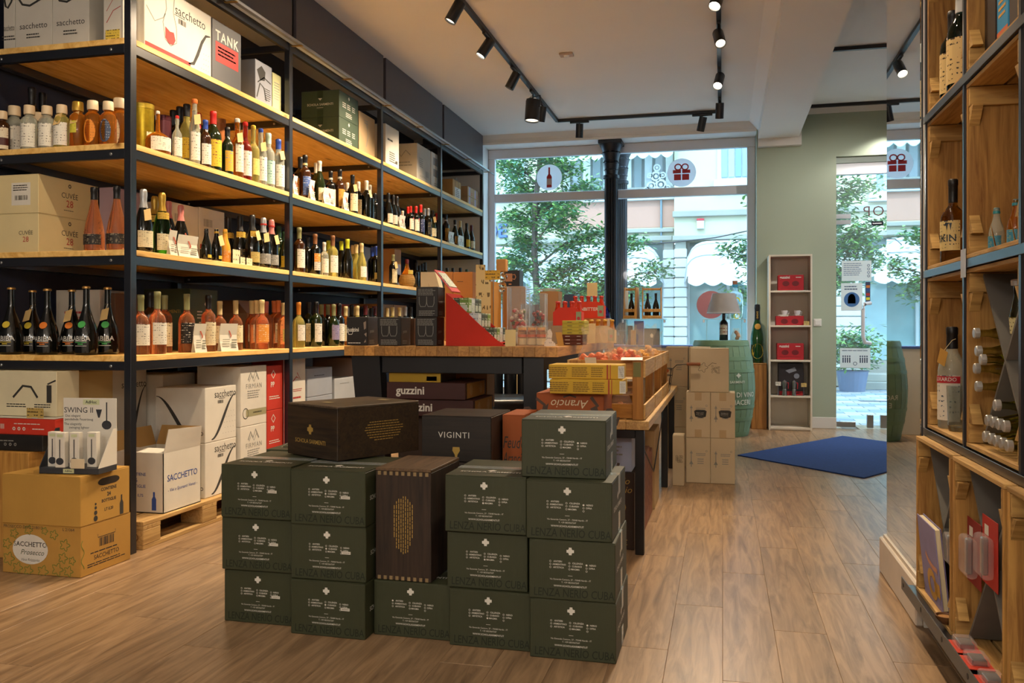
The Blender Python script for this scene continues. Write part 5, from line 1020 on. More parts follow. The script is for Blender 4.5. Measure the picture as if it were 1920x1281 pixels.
for a, b in ((.05, 1.9),):
    obj('wire_brace', MB().tube([(-.05,a,bz-.10),(-.05,(a+b)/2,.27)], .004, 5), bn, mat=TBLK); obj('wire_brace', MB().tube([(-.05,b+.02,bz-.10),(-.05,(a+b)/2,.27)], .004, 5), bn, mat=TBLK)
# slatted crates
CRW = wood('#c08a3c', '#8f5c22', 'X', .6, 3, True, rnd=.08); CRY = wood('#d0a868', '#a87c3c', 'Y', .6, 3, True, rnd=.08); CRZ = wood('#b5803a', '#855422', 'Z', .6, 3, True, rnd=.08)
def slat_crate(label, x0, x1, y0, y1, z0, h):
    t = thing('slatted_crate', label, 'crate', (x0, y0, z0+.001), group='slatted wooden crates on the bench')
    w, d = x1-x0, y1-y0
    for x_ in (0, w-.055):
        for y_ in (0, d-.022): obj('corner_post', MB().bevbox(x_, x_+.055, y_, y_+.022, 0, h, .002), t, mat=CRZ)
    for z_, hh in ((.004,.075),(h-.085,.085)):
        for x_ in (-.012, w+.001): obj('side_slat', MB().bevbox(x_, x_+.011, 0, d, z_, z_+hh, .001), t, mat=CRY)
        for y_ in (.023, d-.034): obj('end_slat', MB().bevbox(.003, w-.003, y_, y_+.010, z_, z_+hh, .001), t, mat=CRW)
    for i in range(4): obj('bottom_slat', MB().bevbox(.004+i*w/4, i*w/4+w/4-.008, .036, d-.036, .002, .012, .001), t, mat=CRY)
    mt = obj('metal_clip', MB().bevbox(w-.05, w-.012, -.0015, -.0005, h-.085, h-.01, .0003), t, mat=col('#6b6a3e', .4, .5))
    return t
cr = [(4.45,5.08),(5.12,5.75),(5.79,6.42)]
for (a, b), wd in zip(cr, ('nearest','middle','farthest')): slat_crate(f'{wd} slatted wooden crate of snack bags on the bench', -.776, -.395, a, b, bz, .305)
rg = random.Random(21)
def lump(mb, c, r, rnd_, sq=(1,1,1)):
    bm = bmesh.new(); bmesh.ops.create_icosphere(bm, subdivisions=2, radius=1)
    vs = [(c[0]+v.co.x*r*sq[0]*rnd_.uniform(.8,1.2), c[1]+v.co.y*r*sq[1]*rnd_.uniform(.8,1.2), c[2]+v.co.z*r*sq[2]*rnd_.uniform(.75,1.2)) for v in bm.verts]
    bm.verts.index_update(); mb.add(vs, [[v.index for v in f.verts] for f in bm.faces]); bm.free()
FILM = clear('#fffaf2', .90, .08, .7)
def snack_bag(label, x, y, z, c_, s=1.0, tilt=0, grp='cellophane snack bags'):
    t = thing('snack_bag', label, 'bag', (x, y, z), rg.uniform(-.6,.6), grp); t.scale = (s, s, s)
    m = MB(); 
    for i in range(26):
        a = rg.uniform(0, 2*PI); q = rg.uniform(0, 1)**.5; lump(m, (.065*q*math.cos(a), .048*q*math.sin(a), .02+rg.uniform(0,.085)*(1-q*.6)), .017, rg)
    cn = obj('snacks', m, t, mat=col(c_, .55, 0, .35, 30)); cn['kind'] = 'stuff'
    f = MB(); n = 20; rows = [(.078,.055,0),(.088,.062,.03),(.082,.055,.08),(.066,.035,.13),(.072,.016,.165),(.085,.010,.20)]
    vs = []
    for ri, (a, b, zz) in enumerate(rows):
        for i in range(n):
            an = 2*PI*i/n; k = 1+rg.uniform(-.10,.10); vs.append((a*k*math.cos(an)+tilt*zz, b*k*math.sin(an), zz+(rg.uniform(-.02,.025) if ri == len(rows)-1 else 0)))
    fs = [(r*n+i, r*n+(i+1) % n, (r+1)*n+(i+1) % n, (r+1)*n+i) for r in range(len(rows)-1) for i in range(n)]
    obj('film', f.add(vs, fs+[tuple(range(n))[::-1]]), t, mat=FILM)
zc = bz+.014
# lower and upper bags in the crates
for i, (x, y, z, c_, s, l_) in enumerate(((-.652,4.60,zc,'#d9a060',.70,'bag of pale biscuits low in the nearest crate, left'),(-.520,4.62,zc,'#cf8a4a',.70,'bag of golden biscuits low in the nearest crate, right'),
    (-.68,4.66,.92,'#d8641c',1.15,'bag of orange snacks on top of the nearest crate, left'),(-.52,4.80,.93,'#d25a18',1.15,'bag of orange snacks on top of the nearest crate, right'),
    (-.52,5.35,.93,'#dca030',1.15,'bag of yellow snacks on top of the middle crate'),(-.66,5.45,.92,'#d88a3c',1.1,'bag of tan snacks on top of the middle crate, left'),(-.525,5.28,zc,'#c8381c',.70,'bag of red snacks seen between the middle crate slats'),(-.50,6.05,.92,'#cf9a50',1.1,'bag of biscuits on top of the farthest crate'))):
    snack_bag(l_, x, y, z+.001, c_, s, rg.uniform(-.2,.2))
for (a, b), wd in zip(cr, ('nearest','middle','farthest')):     # trays that lift the upper bags
    t = thing('crate_tray', f'cardboard tray inside the {wd} slatted crate', 'tray', (-.586, (a+b)/2+.03, bz+.20), group='trays in the slatted crates')
    obj('sheet', MB().bevbox(-.17,.17,-.22,.22,0,.004,.001), t, mat=card('#c9b48a')); 
    for x_ in (-.15,.15): obj('support_strip', MB().box(x_-.004,x_+.004,-.22,.22,-.186,-.0005), t, mat=card('#b59a6a'))
t = thing('price_card', 'white folded price card on the corner of the nearest crate', 'price tag', (-.45, 4.44, .9865), .2); obj('card', MB().prism([(-.06,-.02,.001),(.05,-.02,.001),(.06,.05,.012),(-.05,.05,.012)], (0,0,.002)), t, mat=col('#e2e0dc', .6))
t = thing('price_card', 'white price strip hanging on the nearest crate rim', 'price tag', (-.665, 4.4465, .90), 0); obj('card', MB().prism([(-.03,-.012,.10),(.03,-.012,.10),(.035,-.004,.0),(-.015,-.004,.0)], (0,.001,0)), t, mat=col('#d8cbae', .6))
# wire basket at the far end
wb = thing('wire_basket', 'black wire basket with wooden handle at the far bench end', 'basket', (-.46, 6.54, bz+.001))
m = MB()
for k_, (r_, z_) in enumerate(((.075,.004),(.085,.06),(.095,.12),(.10,.17))): m.tube([(r_*math.cos(a), r_*math.sin(a), z_) for a in [i*2*PI/18 for i in range(19)]], .0025, 5)
for i in range(12): a = i*2*PI/12; m.tube([(.075*math.cos(a),.075*math.sin(a),.004),(.095*math.cos(a),.095*math.sin(a),.12),(.10*math.cos(a),.10*math.sin(a),.17)], .002, 4)
obj('wire_body', m, wb, mat=TRK); obj('wire_arm', MB().tube([(.10,0,.17),(.13,0,.20),(.24,0,.205)], .003, 5), wb, mat=TRK); obj('wooden_handle', MB().tube([(.20,0,.205),(.30,0,.205)], .012, 10), wb, mat=col('#8a4c24', .5))
m = MB(); 
for i in range(40): a = rg.uniform(0,2*PI); q = rg.uniform(0,.07); lump(m, (q*math.cos(a), q*math.sin(a), .02+rg.uniform(0,.16)), .014, rg)
o_ = obj('dried_fruit', m, wb, mat=col('#b5521c', .6, 0, .5, 25)); o_['kind'] = 'stuff'
# cartons under the bench
FR = card('#3f2f26')
carton('dark_brown_carton', 'upright dark brown wine carton with gold rosette under the bench', (-.66, -.445, 4.50, 4.80, .001, .40), FR, [('print', GOLD, [('t','F','Feudo',.05,.02,.155,{'shear':.3}),('t','F','Francio',.05,.02,.11,{'shear':.3}),('o','F',.02,.02,.045,.032,12),('o','F',.02,.02,.026,.018,10),('m','F',.02,-.06,.05,.01,1),('m','F',.02,-.15,.12,.012,3)])])
BRK = card('#a06a4c')
for k_, (y_, h_) in enumerate(((4.84,.44),(5.06,.44),(5.28,.40))):
    carton('terracotta_carton', f'{["nearest","middle","farthest"][k_]} terracotta patterned carton under the bench', (-.70, -.43, y_, y_+.215, .001, h_), BRK, [('pattern', col('#7a4a38', .7), [('r','R',-.06+.06*i,-.12+.06*j+(.03 if i % 2 else 0),.035,.02) for i in range(3) for j in range(5)]+[('r','T',-.08+.06*i,-.06+.05*j,.03,.02) for i in range(4) for j in range(3)])], group='terracotta cartons under the bench', key=('ter',k_))
carton('blue_grey_carton', 'pale blue carton under the bench behind the tall green column', (-.70, -.46, 4.52, 4.80, .402, .60), card('#a9b2cc'), [('print', INKG, [('m','F',0,.03,.15,.02,3)])])
carton('open_back_carton', 'open kraft carton further back under the bench', (-.72, -.42, 5.55, 5.95, .001, .50), card('#c2a578'))
# ---------------------------------------------------------------- the big table
tx0, tx1, ty0, ty1, tz_ = -2.07, -.85, 4.50, 6.95, 1.052
tb = thing('high_table', 'high table with thick wooden staves and black steel legs', 'table', (tx0, ty0, 0))
ns = 20
for i in range(ns):
    w_ = (tx1-tx0)/ns; obj('stave', MB().bevbox(w_*i+.0003, w_*(i+1)-.0003, 0, ty1-ty0, tz_-.055, tz_, .0015), tb, mat=TOPW)
W_ = tx1-tx0
for y_ in (.03, ty1-ty0-.13):
    obj('leg', MB().prism([(.03,y_,tz_-.057),(.20,y_,tz_-.057),(.26,y_,0),(.13,y_,0)], (0,.09,0)), tb, mat=TBLK)
    obj('leg', MB().prism([(W_-.19,y_,tz_-.057),(W_-.08,y_,tz_-.057),(W_-.08,y_,0),(W_-.19,y_,0)], (0,.09,0)), tb, mat=TBLK)
    obj('apron', MB().bevbox(.21, W_-.20, y_+.01, y_+.07, tz_-.15, tz_-.057, .003), tb, mat=TBLK)
for x_ in (.09, W_-.14): obj('side_rail', MB().bevbox(x_, x_+.05, .13, ty1-ty0-.14, tz_-.13, tz_-.057, .003), tb, mat=TBLK)
# boxes under the table
DKR = col('#3a1512', .5)
carton('support_carton', 'brown carton under the stack of boxes below the table', (-1.80, -1.25, 4.64, 5.05, .001, .66), card('#3a2a20'))
gp = lambda: [('print', INKW, [('t','F','guzzini',.062,-.09,.0,{'bold':.025})]), ('picture_side', card('#b5843c'), [('r','R',0,0,.36,.082)]), ('side_print', col('#c9b084', .6), [('o','R',-.1,0,.03,.0,16),('o','R',.1,0,.03,0,16)])]
carton('red_gift_box', 'lower dark red gift box with golden side under the table', (-1.79, -1.33, 4.56, 4.98, .662, .755), DKR, gp(), flaps=False, group='dark red gift boxes', key=('gz',))
carton('red_gift_box', 'upper dark red gift box with golden side under the table', (-1.83, -1.37, 4.54, 4.96, .757, .850), DKR, gp(), flaps=False, group='dark red gift boxes', key=('gz',))
carton('gold_gift_box', 'flat gold and black box on top of the stack under the table', (-1.83, -1.52, 4.57, 4.85, .852, .898), col('#1e1a14', .4), [('gold_front', col('#b5922c', .35, .4), [('r','F',0,0,.305,.05)]), ('label', CWHITE, [('r','F',.10,-.005,.06,.025)])], flaps=False)
carton('bronze_box', 'bronze coloured box standing behind the gold one under the table', (-1.62, -1.38, 5.02, 5.2, .662, .93), col('#8a5c2c', .35, .3), [('print', INKD, [('m','F',0,.05,.1,.03,3)])])
# tufted black leather armchair behind the table
LEA = col('#14161c', .32, 0, .15, 10, .6)
ac = thing('leather_armchair', 'black channel tufted leather armchair behind the table', 'armchair', (-2.172, 8.0, 0), .25)
for i in range(5): obj('seat_channel', MB().bevbox(-.36,.36,-.38+i*.145,-.24+i*.145,.22,.50,.05,4), ac, mat=LEA, smooth=True)
for i in range(6): obj('back_channel', MB().bevbox(-.40+i*.135,-.275+i*.135,.34,.47,.30,.96,.05,4), ac, mat=LEA, smooth=True)
for s_ in (-1, 1): obj('armrest', MB().bevbox(s_*.44-.07,s_*.44+.07,-.38,.46,.12,.66,.05,3), ac, mat=LEA, smooth=True)
for x_ in (-.38,.38):
    for y_ in (-.33,.40): obj('leg', MB().lathe([(.018,0),(.026,.13)], 10, (x_,y_,0)), ac, mat=TRK)
carton('pale_back_carton', 'pale carton seen under the table beyond the armchair', (-2.334, -2.099, 9.2, 9.5, .001, 0.705), card('#cdb98a')); 
# ---------------------------------------------------------------- goods on the table
T0 = tz_+.001
GBK = col('#1d1815', .45)
gl_it = lambda f, dx, s: [('l', f, [(dx-.022*s,.03*s),(dx-.021*s,-.008*s),(dx-.014*s,-.026*s),(dx+.014*s,-.026*s),(dx+.021*s,-.008*s),(dx+.022*s,.03*s)], .003)]
def gz_box(label, x0, x1, y0, dep, z0, h, kind):
    w = x1-x0
    if kind == 'a': pr = [('print', INKW, [('t','F','guzzini',.032,-w*.2,.008,{'bold':.02})]+gl_it('F',-w*.32,.7)+[('m','F',-.01,-h*.41,w*.7,.01,1)]), ('photo', col('#8a7a6c', .5), [('p','F',[(w*.30,h*.3),(w*.42,h*.35),(w*.42,h*.1),(w*.33,h*.05)]),('p','F',[(w*.33,-h*.1),(w*.45,-h*.05),(w*.44,-h*.2)]),('p','F',[(w*.32,-h*.4),(w*.42,-h*.38),(w*.40,-h*.28)])])]
    else: pr = [('print', INKG, gl_it('F',-w*.19,1.0)+gl_it('F',w*.16,1.0)+[('m','F',-.0,h*.42,w*.82,.0078,5),('m','F',-.0,-h*.30,w*.75,.0078,4)])]
    pr += [('side_print', INKG, [('t','R','guzzini',.022,-dep*.1,.0,{'bold':.02}),('m','R',-dep*.1,-h*.32,dep*.5,.008,3)])]
    return carton('glass_gift_box', label, (x0, x1, y0, y0+dep, z0, z0+h), GBK, pr, flaps=False, group='black glassware gift boxes')
gz_box('black glassware box with brand name at the left table corner', -2.082, -1.953, 4.56, .15, T0, .163, 'a')
gz_box('black glassware box with two tumblers drawn, second on the table', -1.886, -1.748, 4.55, .15, T0, .160, 'b')
gz_box('lower black glassware box of the stacked pair on the table', -1.668, -1.541, 4.56, .13, T0, .160, 'b')
gz_box('upper black glassware box of the stacked pair on the table', -1.666, -1.539, 4.57, .13, T0+.161, .168, 'b')
carton('brown_gift_box', 'brown gift box between the black glassware boxes', (-1.805, -1.743, 4.75, 4.95, T0, T0+.155), card('#5a3a22'), flaps=False)
# red gravity display with tea packs
REDC = card('#c2260f')
rx0, rx1 = -1.502, -1.17
rw = rx1-rx0; rh = .295
rd = thing('red_display', 'red cardboard wedge display on the front of the table', 'display', (rx0, 4.60, T0))
obj('side_panel', MB().prism([(0,0,0),(rw,0,0),(rw,0,.012),(rw*.9,0,.03),(rw*.55,0,.13),(rw*.1,0,.27),(0,0,rh)], (0,.004,0)), rd, mat=REDC)
obj('side_panel', MB().prism([(0,.28,0),(rw,.28,0),(rw,.28,.012),(rw*.9,.28,.03),(rw*.55,.28,.13),(rw*.1,.28,.27),(0,.28,rh)], (0,.004,0)), rd, mat=REDC)
obj('back_panel', MB().box(0,.004,.0045,.2795,0,rh), rd, mat=REDC); obj('floor_panel', MB().box(.0045,rw,.0045,.2795,0,.004), rd, mat=REDC)
for i, (a, z_) in enumerate(((.02,.185),(.13,.10),(.22,.02))): obj('step', MB().box(a, a+(.108,.088,.08)[i], .0045, .2795, z_-.004, z_), rd, mat=REDC)
hs = obj('header_sign', MB().prism([(-.105,.10,rh+.135),(.0,.10,rh+.01),(.0,.27,rh+.01),(-.105,.27,rh+.135)], (.004,0,.004)), rd, mat=card('#d0555a'))
obj('header_sheet', MB().prism([(-.088,.115,rh+.1215),(-.018,.115,rh+.0385),(-.018,.255,rh+.0385),(-.088,.255,rh+.1215)], (.0045,0,.0045)), hs, mat=printed('#cfd6c4','#7a8a80',9.0,.5,1))
TEA = [printed('#3f4a34','#c9d2c0',3.0,.5), printed('#6a8a3a','#e0e4d0',3.0,.5), printed('#c9d0d2','#6a7a8a',3.0,.5), printed('#2c3a34','#9ab0a0',3.0,.5)]
tk = [MB().bevbox(-.026,.026,-.032,.032,0,.082,.001).mesh('carton_body', m_) for m_ in TEA]
win = MB().rect((0,-.0325,.025),(1,0,0),(0,0,1),.04,.035); win.rect((.0265,0,.025),(0,1,0),(0,0,1),.05,.035)
wm = win.mesh('label_panel', col('#b9c2b4', .4))
c_ = 0; cols_ = ('dark green','leaf green','white','blackish green')
for r_, (a, z_, nn) in enumerate(((.02,.185,2),(.13,.10,1),(.22,.02,1))):
    for j in range(4):
        for k_ in range(nn):
            i_ = (j+r_*2+k_) % 4
            place([('carton_body', tk[i_], []), ('label_panel', wm, [])], 'tea_box', f'{cols_[i_]} tea box, {["upper","middle","lower"][r_]} step of red display, {["front","second","third","rear"][j]} place'+(', outer' if k_ else ''), 'box', (rx0+a+.03+.0535*k_, 4.60+.040+j*.0665, T0+z_+.0006), 0, 'tea boxes in the red display'); c_ += 1
def flag(label, x, y, z, w, h, c_='#d9c68c', rz=0, lean=.02, printd=True):
    t = thing('price_card', label, 'price tag', (x, y, z), rz, 'cream price cards on the table')
    obj('card', MB().prism([(-w/2,0,0),(w/2,0,0),(w/2,lean,h),(-w/2,lean,h)], (0,.0015,0)), t, mat=printed(c_, '#6a5a34', 5.0, .55) if printd else col(c_, .6))
flag('cream price card leaning at the toe of the red display', -1.127, 4.585, T0, .06, .09, lean=.0, rz=0, printd=False)
# pack of amber jars
jx = -1.024
for i in range(3):
    t = thing('honey_jar', f'{ORD[i]} small layered jar from left at the table front', 'jar', (jx-.053+i*.053, 4.66, T0+.003), group='small layered jars')
    obj('glass_body', MB().lathe([(0,0),(.024,0),(.025,.004),(.025,.075),(.02,.085),(0,.085)], 16), t, mat=glass('#c98a4a', .05)); obj('pale_layer', MB().lathe([(.0255,.004),(.0258,.006),(.0258,.038),(.0255,.04)], 16), t, mat=col('#cdbb90', .5)); obj('lid', MB().lathe([(.023,.0855),(.023,.1),(0,.1)], 16), t, mat=col('#d8a45a', .4)); obj('band', MB().lathe([(.0258,.046),(.0262,.047),(.0262,.06),(.0258,.061)], 16), t, mat=col('#c2591c', .4))
t = thing('jar_wrap', 'clear wrap around the three small layered jars', 'wrap', (jx, 4.66, T0), group=None); obj('film', MB().bevbox(-.083,.083,-.034,.034,.0,.112,.006,2), t, mat=clear('#fff8ee', .86, .1))
t = thing('shaped_tag', 'pale curved card tag beside the small jars', 'tag', (-0.919, 4.63, T0)); obj('card', MB().prism([(-.03,0,0),(.035,0,0),(.03,0,.02),(.012,0,.03),(.016,0,.07),(.005,0,.095),(-.01,0,.085),(-.012,0,.04),(-.03,0,.02)], (0,.003,0)), t, mat=printed('#dccfc0','#a89a94',4.0))
flag('brown card flag beside the stacked chocolate boxes', -0.86, 4.66, T0+.001, .045, .075, '#a87a34', rz=.9, printd=False)
# flat chocolate boxes
for i in range(7):
    dk_ = i < 3; z_ = T0+i*.0205
    carton('chocolate_box', f'{ORD[i]} flat {"brown" if dk_ else "olive"} chocolate box from below in the table stack', (-0.919+(0 if dk_ else .012), -0.788+(0 if dk_ else .012), 4.95, 5.12, z_, z_+.020), card('#5a2818') if dk_ else card('#b0a53c'), [('print', INKW if dk_ else INKD, [('m','F',-.02,.0,.03,.008,1),('m','F',.045,.0,.025,.006,1)])], flaps=False, group='flat chocolate boxes', key=('choc', dk_))
# bottle multipacks
def multipack(label, x, y, z, n, cliq, ccap, ccard, text=None, rz=0):
    t = thing('bottle_multipack', label, 'multipack', (x, y, z), rz, 'bottle multipacks')
    w = n*.046
    bmesh_ = MB().lathe([(0,0),(.019,0),(.021,.004),(.021,.075),(.016,.10),(.0105,.118),(.010,.14),(0,.14)], 14).mesh('bottle', glass(cliq, .05, .45), True)
    cmesh = MB().lathe([(.0115,.1405),(.0125,.142),(.0125,.150),(.009,.153),(0,.153)], 12).mesh('cap', col(ccap, .4))
    for r_ in range(2):
        for i in range(n):
            b = obj('bottle', bmesh_, t, ((i-(n-1)/2)*.046, -.023+.046*r_, .003)); obj('cap', cmesh, b)
    car = MB()
    for s_ in (-1, 1): car.prism([(-w/2,s_*.048,0),(w/2,s_*.048,0),(w/2,s_*.048,.085),(w*.3,s_*.048,.115),(-w*.3,s_*.048,.115),(-w/2,s_*.048,.085)], (0,-s_*.0015,0))
    obj('carrier_front', car, t, mat=card(ccard)); obj('carrier_base', MB().box(-w/2,w/2,-.046,.046,0,.0025), t, mat=card(ccard))
    for s_ in (-1, 1): obj('carrier_end', MB().box(s_*w/2-.001,s_*w/2+.001,-.046,.046,0,.085), t, mat=card(ccard))
    if text: obj('lettering', MB().text(text, .032, (-.005,-.0488,.062), (1,0,0), (0,0,1), .015), t, mat=INKW)
    obj('side_panel', MB().rect((w*.40,-.0487,.05),(1,0,0),(0,0,1),w*.18,.075), t, mat=col('#8a9a7a', .6)); obj('emblem', MB().ring((w*.40,-.0492,.045),(1,0,0),(0,0,1),.011,0,10), t, mat=RED)
sx_, sz_ = -0.914, 1.221
carton('riser_carton', 'low kraft carton lifting the red bottle pack on the table', (sx_-.12, sx_+.12, 5.93, 6.1, T0, sz_-.001), card('#b5703c'))
multipack('upper red aperitif bottle multipack on the table', sx_+.0, 6.01, sz_, 5, '#e0401c', '#c23424', '#d23a1c', 'SANBITTER')
multipack('lower red aperitif bottle multipack on the table', -0.966, 5.5, 1.184-.015, 4, '#e0401c', '#c23424', '#cf3420', None)
carton('riser_carton', 'flat carton below the lower red bottle pack', (-0.966-.1, -0.966+.1, 5.43, 5.57, T0, 1.184-.016), card('#a08a70'))
multipack('amber drink bottle multipack with cream carrier on the table', -0.812, 5.78, T0, 5, '#d98a1c', '#cfa030', '#cdb88a', None)
flag('cream price card standing above the upper red multipack', sx_+.01, 6.12, sz_-.01+.17, .075, .095, lean=0, printd=False); D.objects['riser_carton'].location.x += 0
obj('clip_rod', MB().tube([(0,.002,-.16),(0,.002,.01)], .002, 5), bpy.data.objects[[o.name for o in D.objects if o.get('label') == 'cream price card standing above the upper red multipack'][0]], mat=STEEL)
flag('tall cream price card leaning on the amber multipack', -0.835, 5.62, T0, .05, .13, printd=False)
t = thing('glass_pyramid', 'small blue glass pyramid behind the amber multipack', 'ornament', (-0.835, 6.4, T0)); obj('plinth', MB().bevbox(-.03,.03,-.03,.03,0,0.172,.002), t, mat=col('#d8d4cc', .5)); zz_ = 0.172
obj('crystal', MB().add([(-.025,-.02,zz_),(.025,-.02,zz_),(.025,.02,zz_),(-.025,.02,zz_),(-.02,0,zz_+.05),(.0,0,zz_+.085),(.022,0,zz_+.05)], [(0,1,6,5,4),(2,3,4,5,6),(1,2,6),(3,0,4),(3,2,1,0)]), t, mat=glass('#4a5ad0', .05))
# acrylic candy containers
ACR = clear('#f4faff', .93, .04)
def candy_box(label, x, y, w, h, fill, cc, lid=True, z=T0):
    t = thing('candy_container', label, 'container', (x, y, z), rg.uniform(-.1,.1), 'clear candy containers')
    m = MB(); q = w/2; e = .003
    for a in ((-q,q,-q,-q+e),(-q,q,q-e,q),(-q,-q+e,-q+e,q-e),(q-e,q,-q+e,q-e)): m.box(*a, 0, h)
    m.box(-q,q,-q,q,0,e); obj('acrylic_walls', m, t, mat=ACR)
    eb = MB()
    for sx in (-1,1):
        for sy in (-1,1): eb.box(sx*q-.0022*(sx > 0)-.0003*(sx < 0), sx*q+.0003*(sx > 0)+.0022*(sx < 0), sy*q-.0022*(sy > 0)-.0003*(sy < 0), sy*q+.0003*(sy > 0)+.0022*(sy < 0), 0, h)
    o_ = obj('edge_glint_strips', eb, t, mat=col('#dfe8f0', .2)); o_['kind'] = 'stuff'  # pale strips stand in for light caught along the acrylic edges
    if lid: obj('lid', MB().bevbox(-q-.004,q+.004,-q-.004,q+.004,h+.0005,h+.008,.002), t, mat=clear('#f4faff', .85, .05))
    for j, (c2, nn) in enumerate(cc):
        m = MB()
        for i in range(nn): lump(m, (rg.uniform(-q+.018,q-.018), rg.uniform(-q+.018,q-.018), .014+rg.uniform(0,fill)), .012, rg)
        o_ = obj('candies', m, t, mat=col(c2, .3)); o_['kind'] = 'stuff'
candy_box('tall clear candy container with red sweets behind the tea display', -1.239, 5.25, .12, 0.35, .20, (('#d8b090',40),('#c8301c',44),('#6a7a2c',8)))
candy_box('clear candy container of wrapped chocolates in the table middle', -1.152, 5.45, .10, 0.314, .19, (('#b53a24',40),('#3a2418',28),('#4a7a34',8)))
candy_box('low clear container of red sweets beside the red multipack', -1.119, 5.75, .10, .14, .06, (('#c8241c',24),))
candy_box('slim clear container of nuts between two candy containers', -1.263, 5.62, .07, 0.253, .14, (('#a8743c',18),('#5a3418',8)))
t = thing('flat_clear_pack', 'flat clear plastic pack lying behind the small jars', 'pack', (-1.062, 4.98, T0)); obj('film', MB().bevbox(-.13,.045,-.1,.1,0,.075,.02,2), t, mat=clear('#eef4fa', .66, .08)); obj('silver_insert', MB().bevbox(-.12,.035,-.09,.09,.004,.06,.01,2), t, mat=col('#9aa6b4', .3, .3))
# kraft cartons, cards and the mug box at the back left
KB = card('#b5783a')
carton('kraft_gift_carton', 'left kraft coffee carton at the back of the table', (-2.086, -2.019, 6.35, 6.6, T0, 1.586), KB)
carton('kraft_gift_carton', 'right kraft coffee carton with window at the back of the table', (-1.999, -1.844, 6.30, 6.55, T0, 1.58), KB, [('window_print', card('#a06628'), [('r','F',.0,.0,.08,.12)]), ('print', INKD, [('m','F',-.02,.19,.05,.01,1)])])
carton('slim_kraft_carton', 'slim kraft carton beside the acrylic container', (-1.559, -1.517, 5.70, 5.9, T0, 1.471), card('#c08a40'))
t = thing('paper_bag', 'cream paper bag with cut out side behind the glassware boxes', 'bag', (-1.935, 5.6, T0)); hb = 0.483
obj('paper', MB().prism([(-.07,0,0),(.06,0,0),(.065,0,hb*.75),(.03,0,hb),(-.075,0,hb)], (0,.08,0)), t, mat=col('#d8cba8', .7)); obj('fold', MB().prism([(-.03,-.002,.0),(.055,-.002,.0),(.06,-.002,hb*.6),(-.02,-.002,hb*.85)], (0,.001,0)), t, mat=col('#cdbf9a', .7))
flag('tall cream info card behind the kraft cartons', -1.725, 6.1, T0, .07, 0.562, lean=-.03, rz=.3)
flag('cream info card with colour swatches behind the tea display', -1.45, 5.2, T0, .09, 0.4, lean=-.02, rz=.25)
carton('mug_box', 'black gift box with a drawn mug at the back of the table', (-1.526, -1.408, 6.0, 6.12, 1.451, 1.566), col('#1a1618', .45),
  [('mug_print', col('#c98f68', .5), [('r','F',-.018,.006,.048,.056),('l','F',[(.008,.024),(.024,.028),(.032,.01),(.024,-.008),(.008,-.004)],.005),('r','F',-.01,-.042,.02,.008)]), ('mug_spots', col('#3a2420', .6), [('r','F',-.037+.0095*i,-.013+.0095*j,.004,.004) for i in range(5) for j in range(5)])], flaps=False)
carton('mug_box_riser', 'kraft carton under the black mug box', (-1.534, -1.393, 5.995, 6.13, T0, 1.45), card('#b0783c'))
fg = thing('crystal_figure', 'clear crystal figure holding a gold block above the candy', 'ornament', (-1.406, 5.5, T0)); z0_ = 0.335
obj('stand', MB().lathe([(.03,0),(.03,.006),(.008,.01),(.008,z0_)], 14), fg, mat=ACR); m = MB()
for dz_, r_ in ((0,.022),(.03,.026),(.06,.018),(.085,.024),(.11,.02)): lump(m, (rg.uniform(-.008,.008),0,z0_+.015+dz_), r_, rg)
obj('crystal', m, fg, mat=glass('#f2ead8', .02, 1.0, 1.45)); obj('gold_block', MB().bevbox(-.035,.03,-.03,.03,z0_+.135,z0_+.215,.003), fg, rot=(0,-.0,0), mat=card('#c08a4c'))
flag('yellow handwritten price sign left of the crystal figure', -1.447, 5.45, T0, .09, .01, '#d0a832', lean=0, printd=False)
t = thing('price_sign', 'yellow price sign on a stem beside the crystal figure', 'price tag', (-1.446, 5.42, T0)); zz_ = 0.412
obj('stem', MB().tube([(0,0,.0),(0,0,zz_+.01)], .003, 6), t, mat=STEEL); obj('card', MB().box(-.055,.045,-.002,-.0005,zz_,zz_+.062), t, mat=printed('#cfa632','#5a441c',3.0,.5)); obj('base', MB().lathe([(.02,0),(.02,.004),(0,.005)], 12), t, mat=STEEL)
carton('wrapped_carton', 'cellophane wrapped kraft basket carton at the table back', (-1.324, -1.182, 6.3, 6.45, T0, 1.427), card('#b58a5c'))
t = thing('cellophane_wrap', 'crumpled cellophane hood over the wrapped carton', 'wrap', (-1.267, 6.375, 1.429)); m = MB(); lump(m, (0,0,.012), .05, rg, (1.7,1.2,.22)); obj('film', m, t, mat=clear('#fdfaf2', .6, .08))
carton('navy_box', 'dark blue box with grey sheet beside the wrapped carton', (-1.133, -1.058, 6.25, 6.4, T0, 1.4), col('#2c3a5a', .5), [('sheet', col('#b9b4a4', .6), [('r','F',.0,-.02,.07,.12)])], flaps=False)
for i in range(2):
    t = thing('brown_jar', f'{["left","right"][i]} brown capped jar behind the tall candy container', 'jar', (-1.407+i*.07, 6.22, T0+.001), group='brown capped jars')
    obj('glass_body', MB().lathe([(0,0),(.03,0),(.03,.17),(.024,.19),(0,.19)], 16), t, mat=glass('#a8642c', .05)); obj('lid', MB().lathe([(.027,.191),(.027,.27),(0,.27)], 16), t, mat=col('#6a4a3c', .5))
